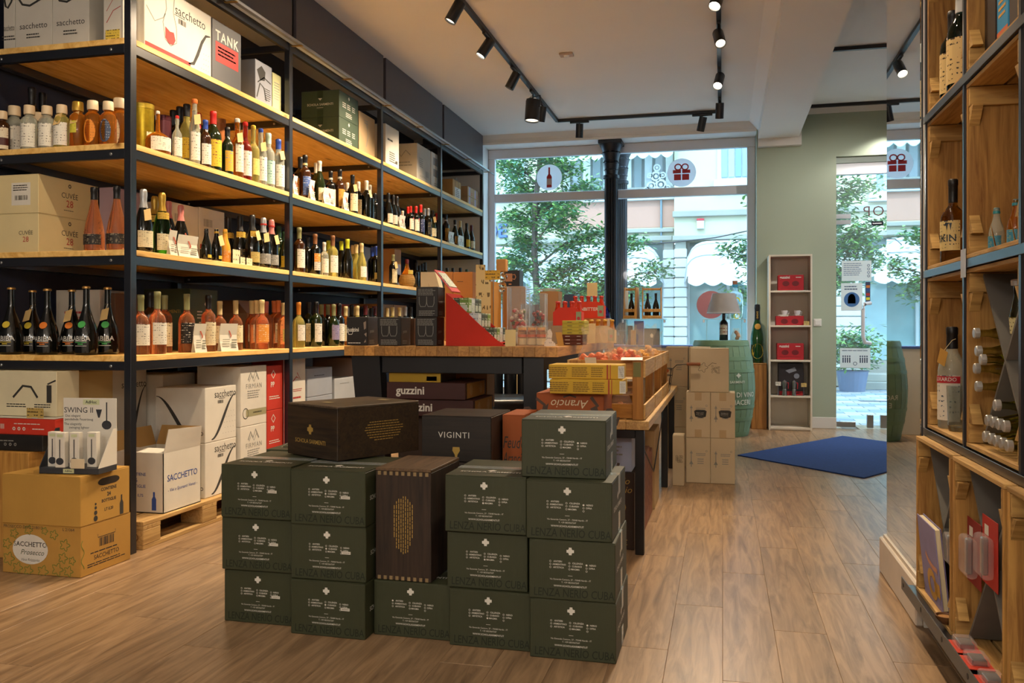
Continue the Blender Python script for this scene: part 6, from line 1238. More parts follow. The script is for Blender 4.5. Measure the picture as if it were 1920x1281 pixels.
# white cartons at the bench end
zb = .001
WB = card('#c8b697'); 
spr = [('spruce_print', INKG, [('l','F',[(-.05,-.05),(-.05,.06),(-.058,.05),(-.05,.07),(-.042,.05),(-.05,.06)],.006),('p','F',[(-.065,-.03),(-.05,.0),(-.035,-.03)]),('m','F',.02,.05,.07,.012,2),('m','F',.02,.01,.05,.016,3),('o','F',.06,.07,.008,.005,8)])]
for k_, wd in ((0,'lower'),(1,'upper')):
    for j, sd in ((0,'left'),(1,'right')):
        pr_ = list(spr)
        if k_: pr_ += [('black_badge', INKD, [('p','F',[(-.03,.03),(-.012,.04),(.04,.04),(.062,.03),(.055,-.012),(.02,-.022),(-.022,-.012)])]), ('badge_text', INKW, [('m','F',.016,.017,.06,.012,2)])]
        carton('white_wine_carton', f'{wd} {sd} white wine carton of four on the aisle floor', (-.265+j*.178, -.265+j*.178+.176, 6.57, 6.80, zb+k_*.337, zb+.336+k_*.337), WB, pr_, tape=col('#b59a72', .4) if k_ else None, seam='Y', group='white wine cartons in the aisle', key=('wwc', k_))
gpr = [('grape_print', INKD, [('o','F',.02+.012*((i*7) % 5)-.0,.03-.012*(i//3)-.004*((i*3) % 4),.0075,.0055,8) for i in range(13)]+[('l','F',[(-.05+.03*math.cos(a)*(1+.3*math.cos(5*a)),.02+.03*math.sin(a)*(1+.3*math.cos(5*a))) for a in [i*2*PI/24 for i in range(25)]],.0025),('l','F',[(-.01,.03),(.02,.055),(.05,.05)],.003)])]
carton('grape_carton', 'white carton with grape drawing on top of the aisle stack', (-.235, .045, 6.60, 6.83, zb+.675, zb+.675+.325), WB, gpr, seam='Y')
for k_ in range(3): carton('white_back_carton', f'{["bottom","middle","top"][k_]} white carton in the stack left of the grape carton', (-.46, -.28, 7.30+.0, 7.55, zb+k_*.332, zb+.331+k_*.332), WB, spr, group='white cartons behind the bench', key=('wbc',))
for k_ in range(3): carton('white_back_carton', f'{["bottom","middle","top"][k_]} white carton of the second stack behind the bench', (-.27, -.10, 7.28, 7.53, zb+k_*.332, zb+.331+k_*.332), WB, spr, group='white cartons behind the bench', key=('wbd',))
carton('grape_floor_carton', 'white grape carton standing on the floor by the bench leg', (-0.366+.01, -0.268-.005, 6.42, 6.56, zb, .37), WB, [('grape_print', INKD, [('o','F',.0+.012*((i*7) % 4)-.012,.03-.013*(i//3),.008,.006,8) for i in range(12)])])

# ================================================================ BY THE WINDOW
# blue door mat
mt = MB().prism([(.131,8.055,.001),(1.05,7.056,.001),(2.157,8.749,.001),(1.238,9.748,.001)], (0,0,.009))
mo = thing('door_mat', 'large dark blue door mat lying askew at the entrance', 'mat', (0,0,0)); obj('pile', mt, mo, mat=col('#203d78', .95, 0, .35, 60)); 
# white narrow bookcase
sx0, sx1, sy0 = .505, .972, 10.16
wsh = thing('white_bookcase', 'narrow white bookcase against the green wall', 'shelf', (sx0, sy0, 0)); SW_ = col('#d8cfbe', .5, var=.03); ww = sx1-sx0; dpt = .325
for x_ in (0, ww-.02): obj('side_panel', MB().bevbox(x_, x_+.02, 0, dpt, 0, 1.98, .002), wsh, mat=SW_)
obj('back_panel', MB().box(.0205, ww-.0205, dpt-.008, dpt-.001, .0, 1.96), wsh, mat=SW_)
SZ = [.035, 0.393, 0.796, 1.186, 1.577, 1.98]
for z_ in SZ: obj('shelf_board', MB().bevbox(.0205, ww-.0205, .001, dpt-.009, z_-.02, z_, .001), wsh, mat=SW_)
obj('plinth', MB().box(.0205, ww-.0205, .012, .028, 0, .0145), wsh, mat=SW_)
REDB = card('#a81c26'); mugp = lambda w: [('print', INKW, [('t','F','guzzini',.04,-w*.24,.06,{'bold':.03}),('m','F',w*.3,.06,.06,.02,1)]), ('cup_print', col('#6a1018', .5), [('o','F',-w*.2,-.01,.03,.0,10,1.3),('o','F',w*.18,-.01,.03,0,10,1.3),('m','F',0,-.06,w*.8,.008,1)])]
def redbox(label, z_, x0_, x1_, h): carton('red_cup_box', label, (x0_, x1_, sy0+.03, sy0+.22, z_+.001, z_+h), REDB, mugp(x1_-x0_), flaps=False, group='red cup boxes in the white bookcase')
redbox('red cup box on the top shelf of the white bookcase', SZ[4], 0.609, 0.884, .175)
redbox('low red cup box under two cups in the white bookcase', SZ[3], 0.586, 0.884, .105)
redbox('red cup box on the middle shelf of the white bookcase', SZ[2], 0.598, 0.884, .185)
CER = col('#d9dde0', .2, var=.02)
for i, px_ in enumerate((0.683, 0.821)):
    t = thing('espresso_cup', f'{["left","right"][i]} white espresso cup with saucer on the low red box', 'cup', (px_, sy0+.12, SZ[3]+.1075), group='espresso cups')
    obj('saucer', MB().lathe([(0,0),(.03,0),(.05,.008),(.048,.010),(0,.004)], 20), t, mat=CER, smooth=True); obj('cup', MB().lathe([(0,.011),(.02,.011),(.032,.03),(.035,.06),(.032,.06),(.028,.03),(0,.018)], 20), t, mat=CER, smooth=True); obj('handle', MB().tube([(.032,0,.05),(.05,0,.045),(.048,0,.028),(.03,0,.024)], .004, 6), t, mat=CER)
for lab, px_, z_ in (('small ochre price tag on the cup shelf of the bookcase', 0.911, SZ[3]), ('small ochre price tag right of the coffee maker set', 0.883, SZ[1]+.10), ('white slanted price tag left of the coffee maker set', 0.608, SZ[1]+.11)):
    t = thing('price_tag', lab, 'price tag', (px_, sy0+.012, z_+.001), .1, 'price tags'); obj('card', MB().box(-.03,.03,-.001,0,0,.045), t, mat=printed('#c9ae6a' if 'ochre' in lab else '#dcd8cc','#5a4a2a',3.0,.5)); obj('foot', MB().box(-.004,.004,-.001,.012,0 if z_ == SZ[3] else -(z_-SZ[1]),.003), t, mat=STEEL)
t = carton('moka_gift_set', 'black and red coffee maker gift box with two silver pots', (0.615, 0.884, sy0+.06, sy0+.24, SZ[1]+.001, SZ[1]+.36), col('#221c20', .45), [('red_base', REDB, [('r','F',0,-.155,.25,.045)]), ('print', INKW, [('m','F',.06,-.155,.09,.02,1),('m','F',-.08,-.155,.06,.01,2)]), ('photo', col('#8a8e98', .4), [('p','F',[(-.06,.10),(.04,.14),(.06,.10),(-.02,.07)]),('o','F',.06,.04,.03,0,14)])], flaps=False)
for i in range(2):
    q = thing('moka_pot', f'{["left","right"][i]} silver stovetop coffee pot in front of the gift box', 'coffee pot', (0.678+i*.10, sy0+.028, SZ[1]+.0012), group='silver coffee pots'); q.scale = (.6,.6,.95)
    obj('boiler', MB().lathe([(0,0),(.045,0),(.038,.07),(.034,.075)], 8), q, mat=STEEL); obj('upper_pot', MB().lathe([(.032,.076),(.045,.16),(.043,.165),(0,.185)], 8), q, mat=STEEL); obj('handle', MB().tube([(.04,0,.15),(.07,0,.15),(.065,0,.08)], .008, 6), q, mat=RED)
# magnum on wooden box
t = thing('wooden_plinth', 'narrow pine box standing between barrel and white bookcase', 'plinth', (0.437-.035, 10.36, .001)); obj('front_board', MB().bevbox(-.085,.085,-.12,-.10,0,.74,.003), t, mat=wood('#b07a3c','#7a4c1e','Z',.5,2,True)); obj('case', MB().bevbox(-.085,.085,-.0995,.10,0,.738,.002), t, mat=wood('#a8723a','#744820','Z',.5,2,True)); obj('top_board', MB().bevbox(-.087,.087,-.122,.102,.7405,.752,.002), t, mat=wood('#b88a4c','#8a5c2c','X',.5,2,True))
mg = thing('magnum_bottle', 'giant green champagne bottle with yellow label on the pine box', 'bottle', (0.408-.02, 10.35, .7545)); H = .68
obj('glass_body', MB().lathe([(r*H*.80, z*H) for r, z in SHAPE['champ'][0]], 28), mg, mat=darkg('#14401c'), smooth=True)
obj('foil', MB().lathe([(.062*H*.8,.68*H),(.060*H*.8,.70*H),(.056*H*.8,.86*H),(.062*H*.8,.93*H),(.055*H*.8,.985*H),(0,H)], 24), mg, mat=col('#1a1c22', .4), smooth=True)
obj('neck_seal', MB().lathe([(.03,-.004),(.034,0),(.0,.003)], 18, M=Matrix.Translation((.002,-.062,.615*H)) @ Matrix.Rotation(PI/2, 4, 'X')), mg, mat=col('#c9963c', .4))
obj('label', MB().add([((.1385*H*.8+.001)*math.sin(.95*math.cos(a)), -(.1385*H*.8+.001)*math.cos(.95*math.cos(a)), .20*H+.085*math.sin(a)) for a in [i*2*PI/24 for i in range(24)]], [tuple(range(24))]), mg, mat=printed('#cdb02c','#4a3c10',4.0,.6))
m_ = MB(); [m_.rect((.0,-.0372,(.76+.025*i)*H), (1,0,0), (0,0,1), .022-.006*(i % 2), .010) for i in range(5)]; obj('lettering', m_, mg, mat=GOLD)
# barrel
br = thing('wine_barrel', 'sage green painted wine barrel by the shop window', 'barrel', (-0.017, 9.66, .001), math.radians(30)); BG = col('#6f8f72', .6, var=.08)
nst = 26; Hb = 1.02
rb = lambda z: .285+.075*math.sin(PI*z/Hb)
for i in range(nst):
    a0, a1 = 2*PI*i/nst+.006, 2*PI*(i+1)/nst-.006; vs = []; zs = [Hb*k/8 for k in range(9)]
    for z in zs:
        for a, dr in ((a0,0),(a1,0),(a1,-.022),(a0,-.022)): r_ = rb(z)+dr; vs.append((r_*math.cos(a), r_*math.sin(a), z))
    fs = [(0,3,2,1),(32,33,34,35)]
    for k in range(8):
        for j in range(4): fs.append((k*4+j, k*4+(j+1) % 4, k*4+4+(j+1) % 4, k*4+4+j))
    obj('stave', MB().add(vs, fs), br, mat=BG)
for z0_, z1_2 in ((.01,.055),(.17,.21),(.30,.335),(Hb-.335,Hb-.30),(Hb-.21,Hb-.17),(Hb-.055,Hb-.01)): obj('hoop', MB().lathe([(rb(z0_)+.0005,z0_),(rb(z0_)+.003,z0_),(rb(z1_2)+.003,z1_2),(rb(z1_2)+.0005,z1_2)], 40), br, mat=col('#688a6c', .5, var=.08), smooth=True)
obj('head', MB().lathe([(0,Hb-.035),(.26,Hb-.035),(.26,Hb-.002),(0,Hb-.002)], 36), br, mat=BG)
m_ = MB(); wt = lambda s, sz, z, bold=0: wrap_text(m_, s, sz, rb(z)+.006, z, -PI/2, bold)
[wrap_text(m_, s, sz, rb(z)+.006, z, a_, .01) for a_ in (-PI/2-.25, PI/2-.35) for s, sz, z in (('SCHOLA SARMENTI',.038,.585),('RACCONTI DI VINO',.072,.45),('E ALTRI PIACERI',.072,.37))]
m_.poly((0,-rb(.65)-.006,.655), (1,0,0), (0,0,1), [(0,-.03),(.012,-.012),(.03,0),(.012,.012),(0,.03),(-.012,.012),(-.03,0),(-.012,-.012)]); obj('lettering', m_, br, mat=col('#d5dccb', .6))
# bottle lamp
bx_ = 0.011
lm_ = thing('bottle_lamp', 'table lamp made from a wine bottle with taupe shade on the barrel', 'lamp', (bx_, 9.66, Hb+.0025))
obj('bottle_base', MB().lathe([(r*.30*1.25, z*.30) for r, z in SHAPE['bord'][0]], 24), lm_, mat=darkg('#0e1420'), smooth=True); obj('label', MB().patch(.0470, .06, .17, -PI/2-1.0, -PI/2+.9, 10), lm_, mat=printed('#b9b0a0','#7a3a2c',3.0,.5)); obj('socket', MB().lathe([(.016,.295),(.016,.34),(0,.34)], 12), lm_, mat=TRK)
obj('shade', MB().lathe([(.175,.295),(.178,.295),(.118,.505),(.115,.505),(.175,.297)], 32), lm_, mat=col('#8c8078', .8, 0, .2, 14), smooth=True); obj('shade_rim', MB().lathe([(.1785,.29),(.180,.294),(.177,.303),(.1755,.303)], 32), lm_, mat=col('#b9b4b4', .5)); obj('shade_film', MB().lathe([(.185,.29),(.122,.512)], 20), lm_, mat=clear('#eef4fa', .86, .05))
for i, a in enumerate((0,2.1,4.2)): obj('shade_spoke', MB().tube([(0,0,.345),(.116*math.cos(a),.116*math.sin(a),.50)], .002, 4), lm_, mat=TRK)
t = thing('cracker_bag', 'small clear bag of crackers on the barrel beside the lamp', 'bag', (bx_+.13, 9.60, Hb+.0025)); m_ = MB(); [lump(m_, (rg.uniform(-.03,.03), rg.uniform(-.02,.02), .025+.02*i), .022, rg) for i in range(4)]; obj('crackers', m_, t, mat=col('#b5824c', .6)); obj('film', MB().lathe([(.05,0),(.055,.05),(.03,.10),(.035,.13)], 14), t, mat=FILM)
# window plinth and glass shelves
wp = thing('window_plinth', 'low white display plinth inside the shop window', 'plinth', (-.55, 10.24, WZ0*0+.001)); obj('body', MB().bevbox(-.75,.28,-.16,.22,0,.93,.004), wp, mat=TRIMW); obj('blue_edge', MB().bevbox(-.76,.29,-.17,.23,.9305,.955,.002), wp, mat=col('#4a68b0', .4)); zpl = .957
AQ = clear('#d2f2f0', .72, .04)
def glass_stand(label, x0, x1, z, y0=10.12, y1=10.42):
    t = thing('glass_stand', label, 'stand', ((x0+x1)/2, (y0+y1)/2, zpl), group='glass display stands'); w = (x1-x0)/2; d = (y1-y0)/2
    obj('glass_top', MB().bevbox(-w,w,-d,d,z-zpl-.010,z-zpl,.002), t, mat=AQ)
    for s in (-1,1): obj('glass_side', MB().bevbox(s*w*.82-.004,s*w*.82+.004,-d+.02,d-.02,0,z-zpl-.0105,.001), t, mat=AQ)
    for s in (-1,1): obj('metal_foot', MB().bevbox(s*w*.95-.012,s*w*.95+.012,-d+.01,-d+.03,z-zpl-.045,z-zpl-.0105,.002), t, mat=STEEL)
zgl = 1.262
glass_stand('left glass stand carrying wooden bottle carriers', -1.147, -0.643, zgl)
glass_stand('right glass stand carrying plate and gin bottle', -0.223, 0.256, zgl, 10.18, 10.46)
# the right stand rests on a plinth of its own
t = thing('window_plinth', 'white plinth under the right glass stand behind the barrel', 'plinth', (0.018, 10.32, .001)); obj('body', MB().bevbox(-.24,.22,-.15,.16,0,.93,.004), t, mat=TRIMW); obj('top_edge', MB().bevbox(-.245,.225,-.155,.165,.9305,.955,.002), t, mat=TRIMW)
PLY = wood('#c0904c','#94652c','Z',.5,3,False)
def carrier(label, x, y, z, w, d, rz):
    t = thing('bottle_carrier', label, 'carrier', (x, y, z+.001), rz, 'wooden bottle carriers')
    for s in (-1,1): obj('end_board', MB().prism([(s*w/2,-d/2,0),(s*w/2,d/2,0),(s*w/2,d*.30,.37),(s*w/2,-d*.30,.37)], (-s*.012,0,0)), t, mat=PLY)
    obj('handle_bar', MB().bevbox(-w/2+.013,w/2-.013,-.012,.012,.335,.36,.003), t, mat=PLY); obj('base_board', MB().box(-w/2+.013,w/2-.013,-d/2+.004,d/2-.004,.002,.012), t, mat=PLY)
    for s in (-1,1):
        obj('rail', MB().bevbox(-w/2+.013,w/2-.013,s*(d/2-.004)-.004,s*(d/2-.004)+.004,.08,.115,.001), t, mat=PLY); obj('rail', MB().bevbox(-w/2+.013,w/2-.013,s*(d/2-.004)-.004,s*(d/2-.004)+.004,.013,.038,.001), t, mat=PLY)
    n = max(1, int((w-.03)/.085))
    for i in range(n): place(bottle_kit('burg,dk,black,none', .29), 'wine_bottle', f'{ORD[i]} dark bottle in the {label.split()[0]} wooden carrier', 'bottle', (x+((i-(n-1)/2)*.095)*math.cos(rz), y+((i-(n-1)/2)*.095)*math.sin(rz), z+.0135), 0, 'bottles in wooden carriers')
carrier('left wooden bottle carrier on the glass stand', -1.047, 10.26, zgl, .15, .17, -.25); carrier('right wooden bottle carrier on the glass stand', -0.81, 10.26, zgl, .225, .17, .12)
t = thing('round_plate', 'round dusty pink plate leaning in the window', 'plate', (-0.134, 10.40, zgl+.0015)); M_ = Matrix.Translation((0,0,.162)) @ Matrix.Rotation(PI/2-.12, 4, 'X'); obj('dish', MB().lathe([(0,0),(.12,.002),(.162,.014),(.162,.017),(.12,.006),(0,.004)], 40, M=M_), t, mat=col('#585058', .45), smooth=True); obj('rim', MB().lathe([(.159,.0145),(.164,.014),(.164,.018),(.159,.018)], 40, M=M_), t, mat=col('#8a5a64', .45))
gn = thing('gin_bottle', 'large clear gin bottle with yellow ornament and blue stopper', 'bottle', (0.138, 10.34, zgl+.0015)); hg = 0.439
obj('glass_body', MB().lathe([(0,0),(.085,0),(.09,.006),(.092,hg*.60),(.075,hg*.68),(.034,hg*.72),(.03,hg*.74),(.03,hg*.82),(0,hg*.82)], 28), gn, mat=glass('#d8f0f4', .03), smooth=True); obj('stopper', MB().lathe([(.033,hg*.82+.001),(.033,hg*.9),(0,hg*.9)], 18), gn, mat=col('#2c86b0', .4)); obj('stopper_top', MB().lathe([(.028,hg*.901),(.030,hg),(0,hg)], 18), gn, mat=col('#8a5c44', .5))
m_ = MB()
for k, (cz_, r_, dx_) in enumerate(((hg*.44,.055,.012),(hg*.24,.05,-.012),(hg*.07,.035,.02))):
    pts = [(dx_+r_*math.cos(a), cz_+r_*math.sin(a)) for a in [i*2*PI/24 for i in range(22)]]
    for (xa, za), (xb, zb_) in zip(pts, pts[1:]):
        f = lambda x, o: (.0935*math.sin(x/.0935), -.0935*math.cos(x/.0935)); c0 = (dx_, cz_)
        i0 = [(c0[0]+(x-c0[0])*.72, c0[1]+(z-c0[1])*.72) for x, z in ((xa,za),(xb,zb_))]
        q = [(xa,za),(xb,zb_),i0[1],i0[0]]; m_.add([(*f(x,0), z) for x, z in q], [(0,1,2,3)])
obj('yellow_ornament', m_, gn, mat=col('#c9c81c', .5))
for lab, x0_, x1_, y_, zt_, c_ in (('dark teal box on the plinth between the glass stands', -0.89, -0.712, 10.14, 1.15, '#33424a'), ('black spiral box low under the left glass stand', -1.096, -1.039, 10.28, 1.182, '#241f22'), ('pale violet box under the left glass stand', -1.022, -0.909, 10.31, 1.239, '#b9a6c9'), ('small ochre box in front of the left glass stand', -1.04, -0.984, 10.10, 1.131, '#b58a44')):
    carton('window_box', lab, (x0_, x1_, y_, y_+.08, zpl, max(zt_, zpl+.05)), col(c_, .45), [('print', INKW, [('p','F',[(-.02,.02),(.0,.04),(.02,.02),(.01,-.01),(-.01,-.01)])])] if 'teal' in lab else [], flaps=False, group='small boxes in the shop window')
# ================================================================ CRATE RACK ON THE RIGHT
RX = .752; RP = [1.40, 1.945, 2.49, 3.035, 3.575]; RZ = [.185, .772, 1.372, 1.962, 2.552]
CR1 = wood('#b98a46', '#7d5020', 'Z', .75, 3, True, rnd=.14); CR2 = wood('#c9a060', '#8f662e', 'Y', .75, 3, True, rnd=.14); CR3 = wood('#c29a58', '#86602c', 'X', .75, 3, True, rnd=.14)
rk = thing('crate_rack', 'black steel rack of stacked wooden crates on the right', 'rack', (RX, RP[0], 0))
for y_ in RP:
    obj('post', MB().bevbox(0,.022,y_-RP[0],y_-RP[0]+.022,.03,3.2,.002), rk, mat=STEELB); obj('post', MB().bevbox(.355,.377,y_-RP[0],y_-RP[0]+.022,.03,3.2,.002), rk, mat=STEELB)
obj('foot', MB().lathe([(.022,0),(.022,.012),(.014,.02),(.014,.06)], 12, (.04, RP[-1]-RP[0]-.06, 0)), rk, mat=TRK); obj('foot', MB().lathe([(.022,0),(.022,.012),(.014,.02),(.014,.06)], 12, (.04, .3, 0)), rk, mat=TRK)
for i, z_ in enumerate(RZ[1:]): obj('rail', MB().bevbox(-.004,.0,.0,RP[-1]-RP[0]+.022,z_-.030,z_-.002,.001), rk, mat=STEELB); obj('shelf_frame', MB().box(.023,.35,.0,RP[-1]-RP[0],z_-.012,z_-.008), rk, mat=STEELB)
obj('bottom_rail', MB().bevbox(-.075,-.071,.0,RP[-1]-RP[0]+.06,.135,.183,.001), rk, mat=col('#4a4744', .4)); obj('bottom_tray', MB().box(-.0705,.35,.0,RP[-1]-RP[0]+.05,.150,.154), rk, mat=STEELB)
hole_ = MB().lathe([(.009,0),(.009,.0012),(0,.0014)], 10).mesh('bolt', col('#0d0d0d', .5))
for k in range(6): obj('bolt', hole_, rk, (-.0752, RP[-1]-RP[0]+.02-.30*k, .16), (0,-PI/2,0))
def wood_crate(label, y0, y1, z0, z1, xo=0, mess=False):
    x0 = RX+.004+xo; w = .33; d = y1-y0; h = z1-z0
    t = thing('apple_crate', label, 'crate', (x0, y0, z0), group='apple crates in the rack')
    for y_ in (0, d-.016):
        for k in range(2): obj('end_board', MB().bevbox(.002+k*(w/2+.01), .002+k*(w/2+.01)+w/2-.018, y_, y_+.014, .014, h-.014, .001), t, mat=CR1)
        for zz in (.015, h-.075): obj('batten', MB().bevbox(.004, w-.004, y_+(.0145 if y_ == 0 else -.016), y_+(.0305 if y_ == 0 else -.0005), zz, zz+.06, .001), t, mat=CR3)
    for k in range(3):
        a = .002+k*w/3
        obj('bottom_slat', MB().bevbox(a, a+w/3-.01, .0, d, 0, .013, .001), t, mat=CR2); obj('top_slat', MB().bevbox(a, a+w/3-.01, .0, d, h-.013, h, .001), t, mat=CR2)
    for k in range(4): obj('back_slat', MB().bevbox(w-.001, w+.010, .0, d, .012+k*(h-.02)/4, .012+(k+1)*(h-.02)/4-.012, .001), t, mat=CR2)
    for zz in (.0765, h-.0765):
        s = 1 if zz < .2 else -1
        for yy, q in ((.0150,1),(d-.0165,-1)): obj('corner_block', MB().prism([(.006,yy,zz),(.006,yy,zz+s*.06),(.006,yy+q*.045,zz)], (.03,0,0)), t, mat=CR3)
    return t
DG = col('#6b675f', .8, 0, .12, 20)
def divider(label, y0, y1, z0, z1, xo=0):
    x0 = RX+.044+xo; d = y1-y0; h = z1-z0
    t = thing('cross_divider', label, 'divider', (x0, y0, z0), group='grey cross dividers in the crates')
    a = Vector((0,.041,.022)); b = Vector((0,d-.041,h-.022)); c_ = Vector((0,d-.041,.022)); e = Vector((0,.041,h-.022))
    for p, q in ((a,b),(c_,e)):
        dr = (q-p).normalized(); n = Vector((0,-dr.z,dr.y))*.005; mid = (p+q)/2
        for u0, u1 in ((p, mid-dr*.006), (mid+dr*.006, q)) if p is c_ else ((p, q),):
            obj('diagonal_board', MB().prism([u0-n,u1-n,u1+n,u0+n], (.27,0,0)), t, mat=DG)
colw = {3:'far',2:'middle',1:'near',0:'nearest'}; roww = {0:'bottom',1:'second',2:'third',3:'top'}
for ci in range(1, 4):
    for ri in range(4):
        y0, y1 = RP[ci]+.024, RP[ci+1]-.002; z0 = RZ[ri]+.001 if ri else .1545; z1 = RZ[ri+1]-.032
        wood_crate(f'apple crate, {roww[ri]} row, {colw[ci]} column of the right rack', y0, y1, z0, z1, -.04 if ri == 0 else 0)
        if ri == 0 or (ri == 1 and ci == 2): divider(f'grey cross divider in the {roww[ri]} row, {colw[ci]} column crate', y0, y1, z0, z1, -.04 if ri == 0 else 0)
zr = lambda i: RZ[i]+.0150
def rb_(label, kind, y, x, ri, H, rz=PI+.6, **kw):
    return place(bottle_kit(kind, H), 'spirit_bottle', label, 'bottle', (x, y, zr(ri)), rz, 'bottles in the crate rack')
GL['tl'] = glass('#0f5a52', .04); GL['gin'] = glass('#b08a3c', .04)
GW['tl'] = 'teal'; CAPC['teal'] = '#2c8a94'; CAPC['chrome'] = '#c0c2c2'
LABC['kraftl'] = ('#d2b478','#3a2c1c'); LABC['skin'] = ('#cdb67a','#2a3038'); LABC['lux'] = ('#d8d0c0','#4a5a6a'); LABC['teall'] = ('#3c8aa8','#d0c04a')
# positions found along the rack front
yb1, yb2, yb3, yb4 = 3.511, 3.363, 3.458, 3.45
rb_('left teal gin bottle in the top row of the rack', 'amaro,tl,black,kraftl', 3.44, .815, 3, .33, PI+.7); rb_('right teal gin bottle with silver collar in the rack', 'amaro,tl,chrome,kraftl', 3.325, .815, 3, .36, PI+.7)
g_ = rb_('amber gin bottle with lettered label in the third row crate', 'dome,gin,black,skin', yb3, .82, 2, .31, PI+.75)
m_ = MB(); wrap_text(m_, 'SKIN', .036, .0445, .09, 0, .01); m_.add([(.0446*math.cos(.1*i-.1), .0446*math.sin(.1*i-.1), .135+.018*math.sin(i*2.2)) for i in range(7)], [(0,1,2,3,4,5,6)]); obj('lettering', m_, g_, mat=col('#22303c', .5))
g_ = rb_('tall liqueur bottle with white and red label in the second row crate', 'amaro,cl,black,lux', yb4, .815, 1, .37, PI+.75)
m_ = MB().patch(.0500, .165, .19, -1.15, 1.15, 10); obj('red_band', m_, g_, mat=RED); m_ = MB(); wrap_text(m_, 'LUXARDO', .019, .0504, .178, 0, .01); obj('lettering', m_, g_, mat=INKW)
t = thing('neck_tag', 'kraft price tag hanging on the liqueur bottle neck', 'tag', (.775, yb4-.06, zr(1)+.285)); obj('paper', MB().box(-.001,.0,-.022,.022,-.055,0), t, rot=(.35,0,.4), mat=col('#b5883c', .7)); obj('string', MB().tube([(0,0,0),(.03,.018,.035),(.045,.03,.04)], .001, 4), t, mat=col('#cdbb90', .8))
t = thing('tumbler_glass', 'etched glass tumbler before the liqueur bottle', 'glass', (.81, yb4-.105, zr(1)), group=None); obj('glass_body', MB().lathe([(0,0),(.03,0),(.034,.02),(.038,.16),(.036,.16),(.031,.02),(0,.012)], 20), t, mat=glass('#e4ecec', .12, 1.0, 1.4), smooth=True)
for i, (px_, H_, x_) in enumerate(((2.976, .125, .82), (2.759, .13, .82))):
    rb_(f'{["left","right"][i]} miniature bottle with teal cap in the third row crate', f'pic,{"cl" if i == 0 else "am"},teal,teall', min(px_, 2.94), x_, 2, .18, PI+.7).scale = (.8,.8,.75)
    t = thing('price_card', f'kraft price card beside the {["left","right"][i]} miniature bottle', 'price tag', (.80, min(px_, 2.94)-.07, zr(2)), 1.2, 'kraft price cards in the rack'); obj('card', MB().prism([(-.025,0,0),(.025,0,0),(.02,.012,.06),(-.02,.012,.07)], (0,.001,0)), t, mat=col('#b58a48', .7))
y_b = 2.92
carton('dark_gift_box', 'dark brown gift box in the top row of the rack', (.80, .98, y_b-.04, y_b+.07, zr(3), zr(3)+.30), col('#2a1c14', .5), [('dot_print', INKD, [('o','F',.03,.0,.006,0,8)])], flaps=False)
carton('blue_snack_box', 'bright blue snack box with orange base in the top rack row', (.80, .92, y_b-.16, y_b-.055, zr(3), zr(3)+.28), col('#1f86b8', .5), [('orange_base', col('#c9602c', .5), [('r','L',0,-.11,.10,.05),('r','F',0,-.11,.11,.05)]), ('print', col('#d8a03a', .5), [('m','L',0,.0,.07,.02,3)])], flaps=False)
carton('dark_gift_box', 'second dark gift box beside the blue snack box', (.80, .92, y_b-.27, y_b-.17, zr(3), zr(3)+.30), col('#3a2c22', .5), flaps=False)
# tonic bottles lying in the divided crate
tk_body = MB().lathe([(0,0),(.024,0),(.026,.006),(.026,.07),(.018,.10),(.011,.125),(.011,.15),(0,.15)], 16); GL['ton'] = glass('#d6d8a0', .04)
tb_ = tk_body.mesh('glass_body', GL['ton'], True); tcap = MB().lathe([(.0118,.1505),(.0165,.152),(.0165,.165),(.014,.168),(0,.168)], 16).mesh('cap', col('#c4c2be', .35, .6)); tlab = MB().lathe([(.0262,.02),(.0266,.021),(.0266,.06),(.0262,.061)], 16).mesh('label', printed('#d4c840','#5a5a1c',3.0))
yc0, yc1 = RP[2]+.024, RP[3]-.002; zc0 = RZ[1]; yc, zc_ = (yc0+yc1)/2, (RZ[1]+RZ[2])/2-.015
n_ = 0
for dy, dz_, lab_ in [(yy, zz, g) for g, lst in (('lower wedge', [(-.135,.045),(-.078,.045),(-.02,.045),(.038,.045),(.096,.045),(-.105,.096),(-.047,.096),(.012,.096),(.07,.096),(-.018,.148)]), ('left wedge', [(.185,.19),(.205,.245),(.185,.30),(.135,.275),(.21,.355)])) for yy, zz in lst]:
    t = place([('glass_body', tb_, []), ('cap', tcap, []), ('label', tlab, [])], 'tonic_bottle', f'small tonic bottle lying in the {lab_} of the divided crate, {ORD[n_]} one', 'bottle', (.93, yc+dy*.92, zc0+dz_+.008), 0, 'tonic bottles lying in the rack', rot=(0,-PI/2,0)); n_ += 1
t = place([('glass_body', tb_, []), ('cap', tcap, []), ('label', tlab, [])], 'tonic_bottle', 'yellow labelled tonic bottle resting upright in the upper wedge', 'bottle', (.84, yc+.0, zc_+.06), 0, 'tonic bottles lying in the rack', scale=1.05, rot=(.1,-.1,0))
m_ = MB().patch(.0275,.02,.065,PI-.9,PI+.9,8); obj('paper_label', m_, t, mat=printed('#d8cf9a','#5a4a1c',4.0))
t = thing('price_strip', 'clear price strip on the rack rail between crates', 'price tag', (RX-.006, RP[3]-.02, RZ[2]-.06), 0); obj('sleeve', MB().box(-.003,.0,-.025,.025,0,.09), t, mat=clear('#f0f0f4', .5, .05)); obj('paper', MB().box(-.0018,-.001,-.02,.02,.01,.08), t, mat=col('#c9c9d0', .6))
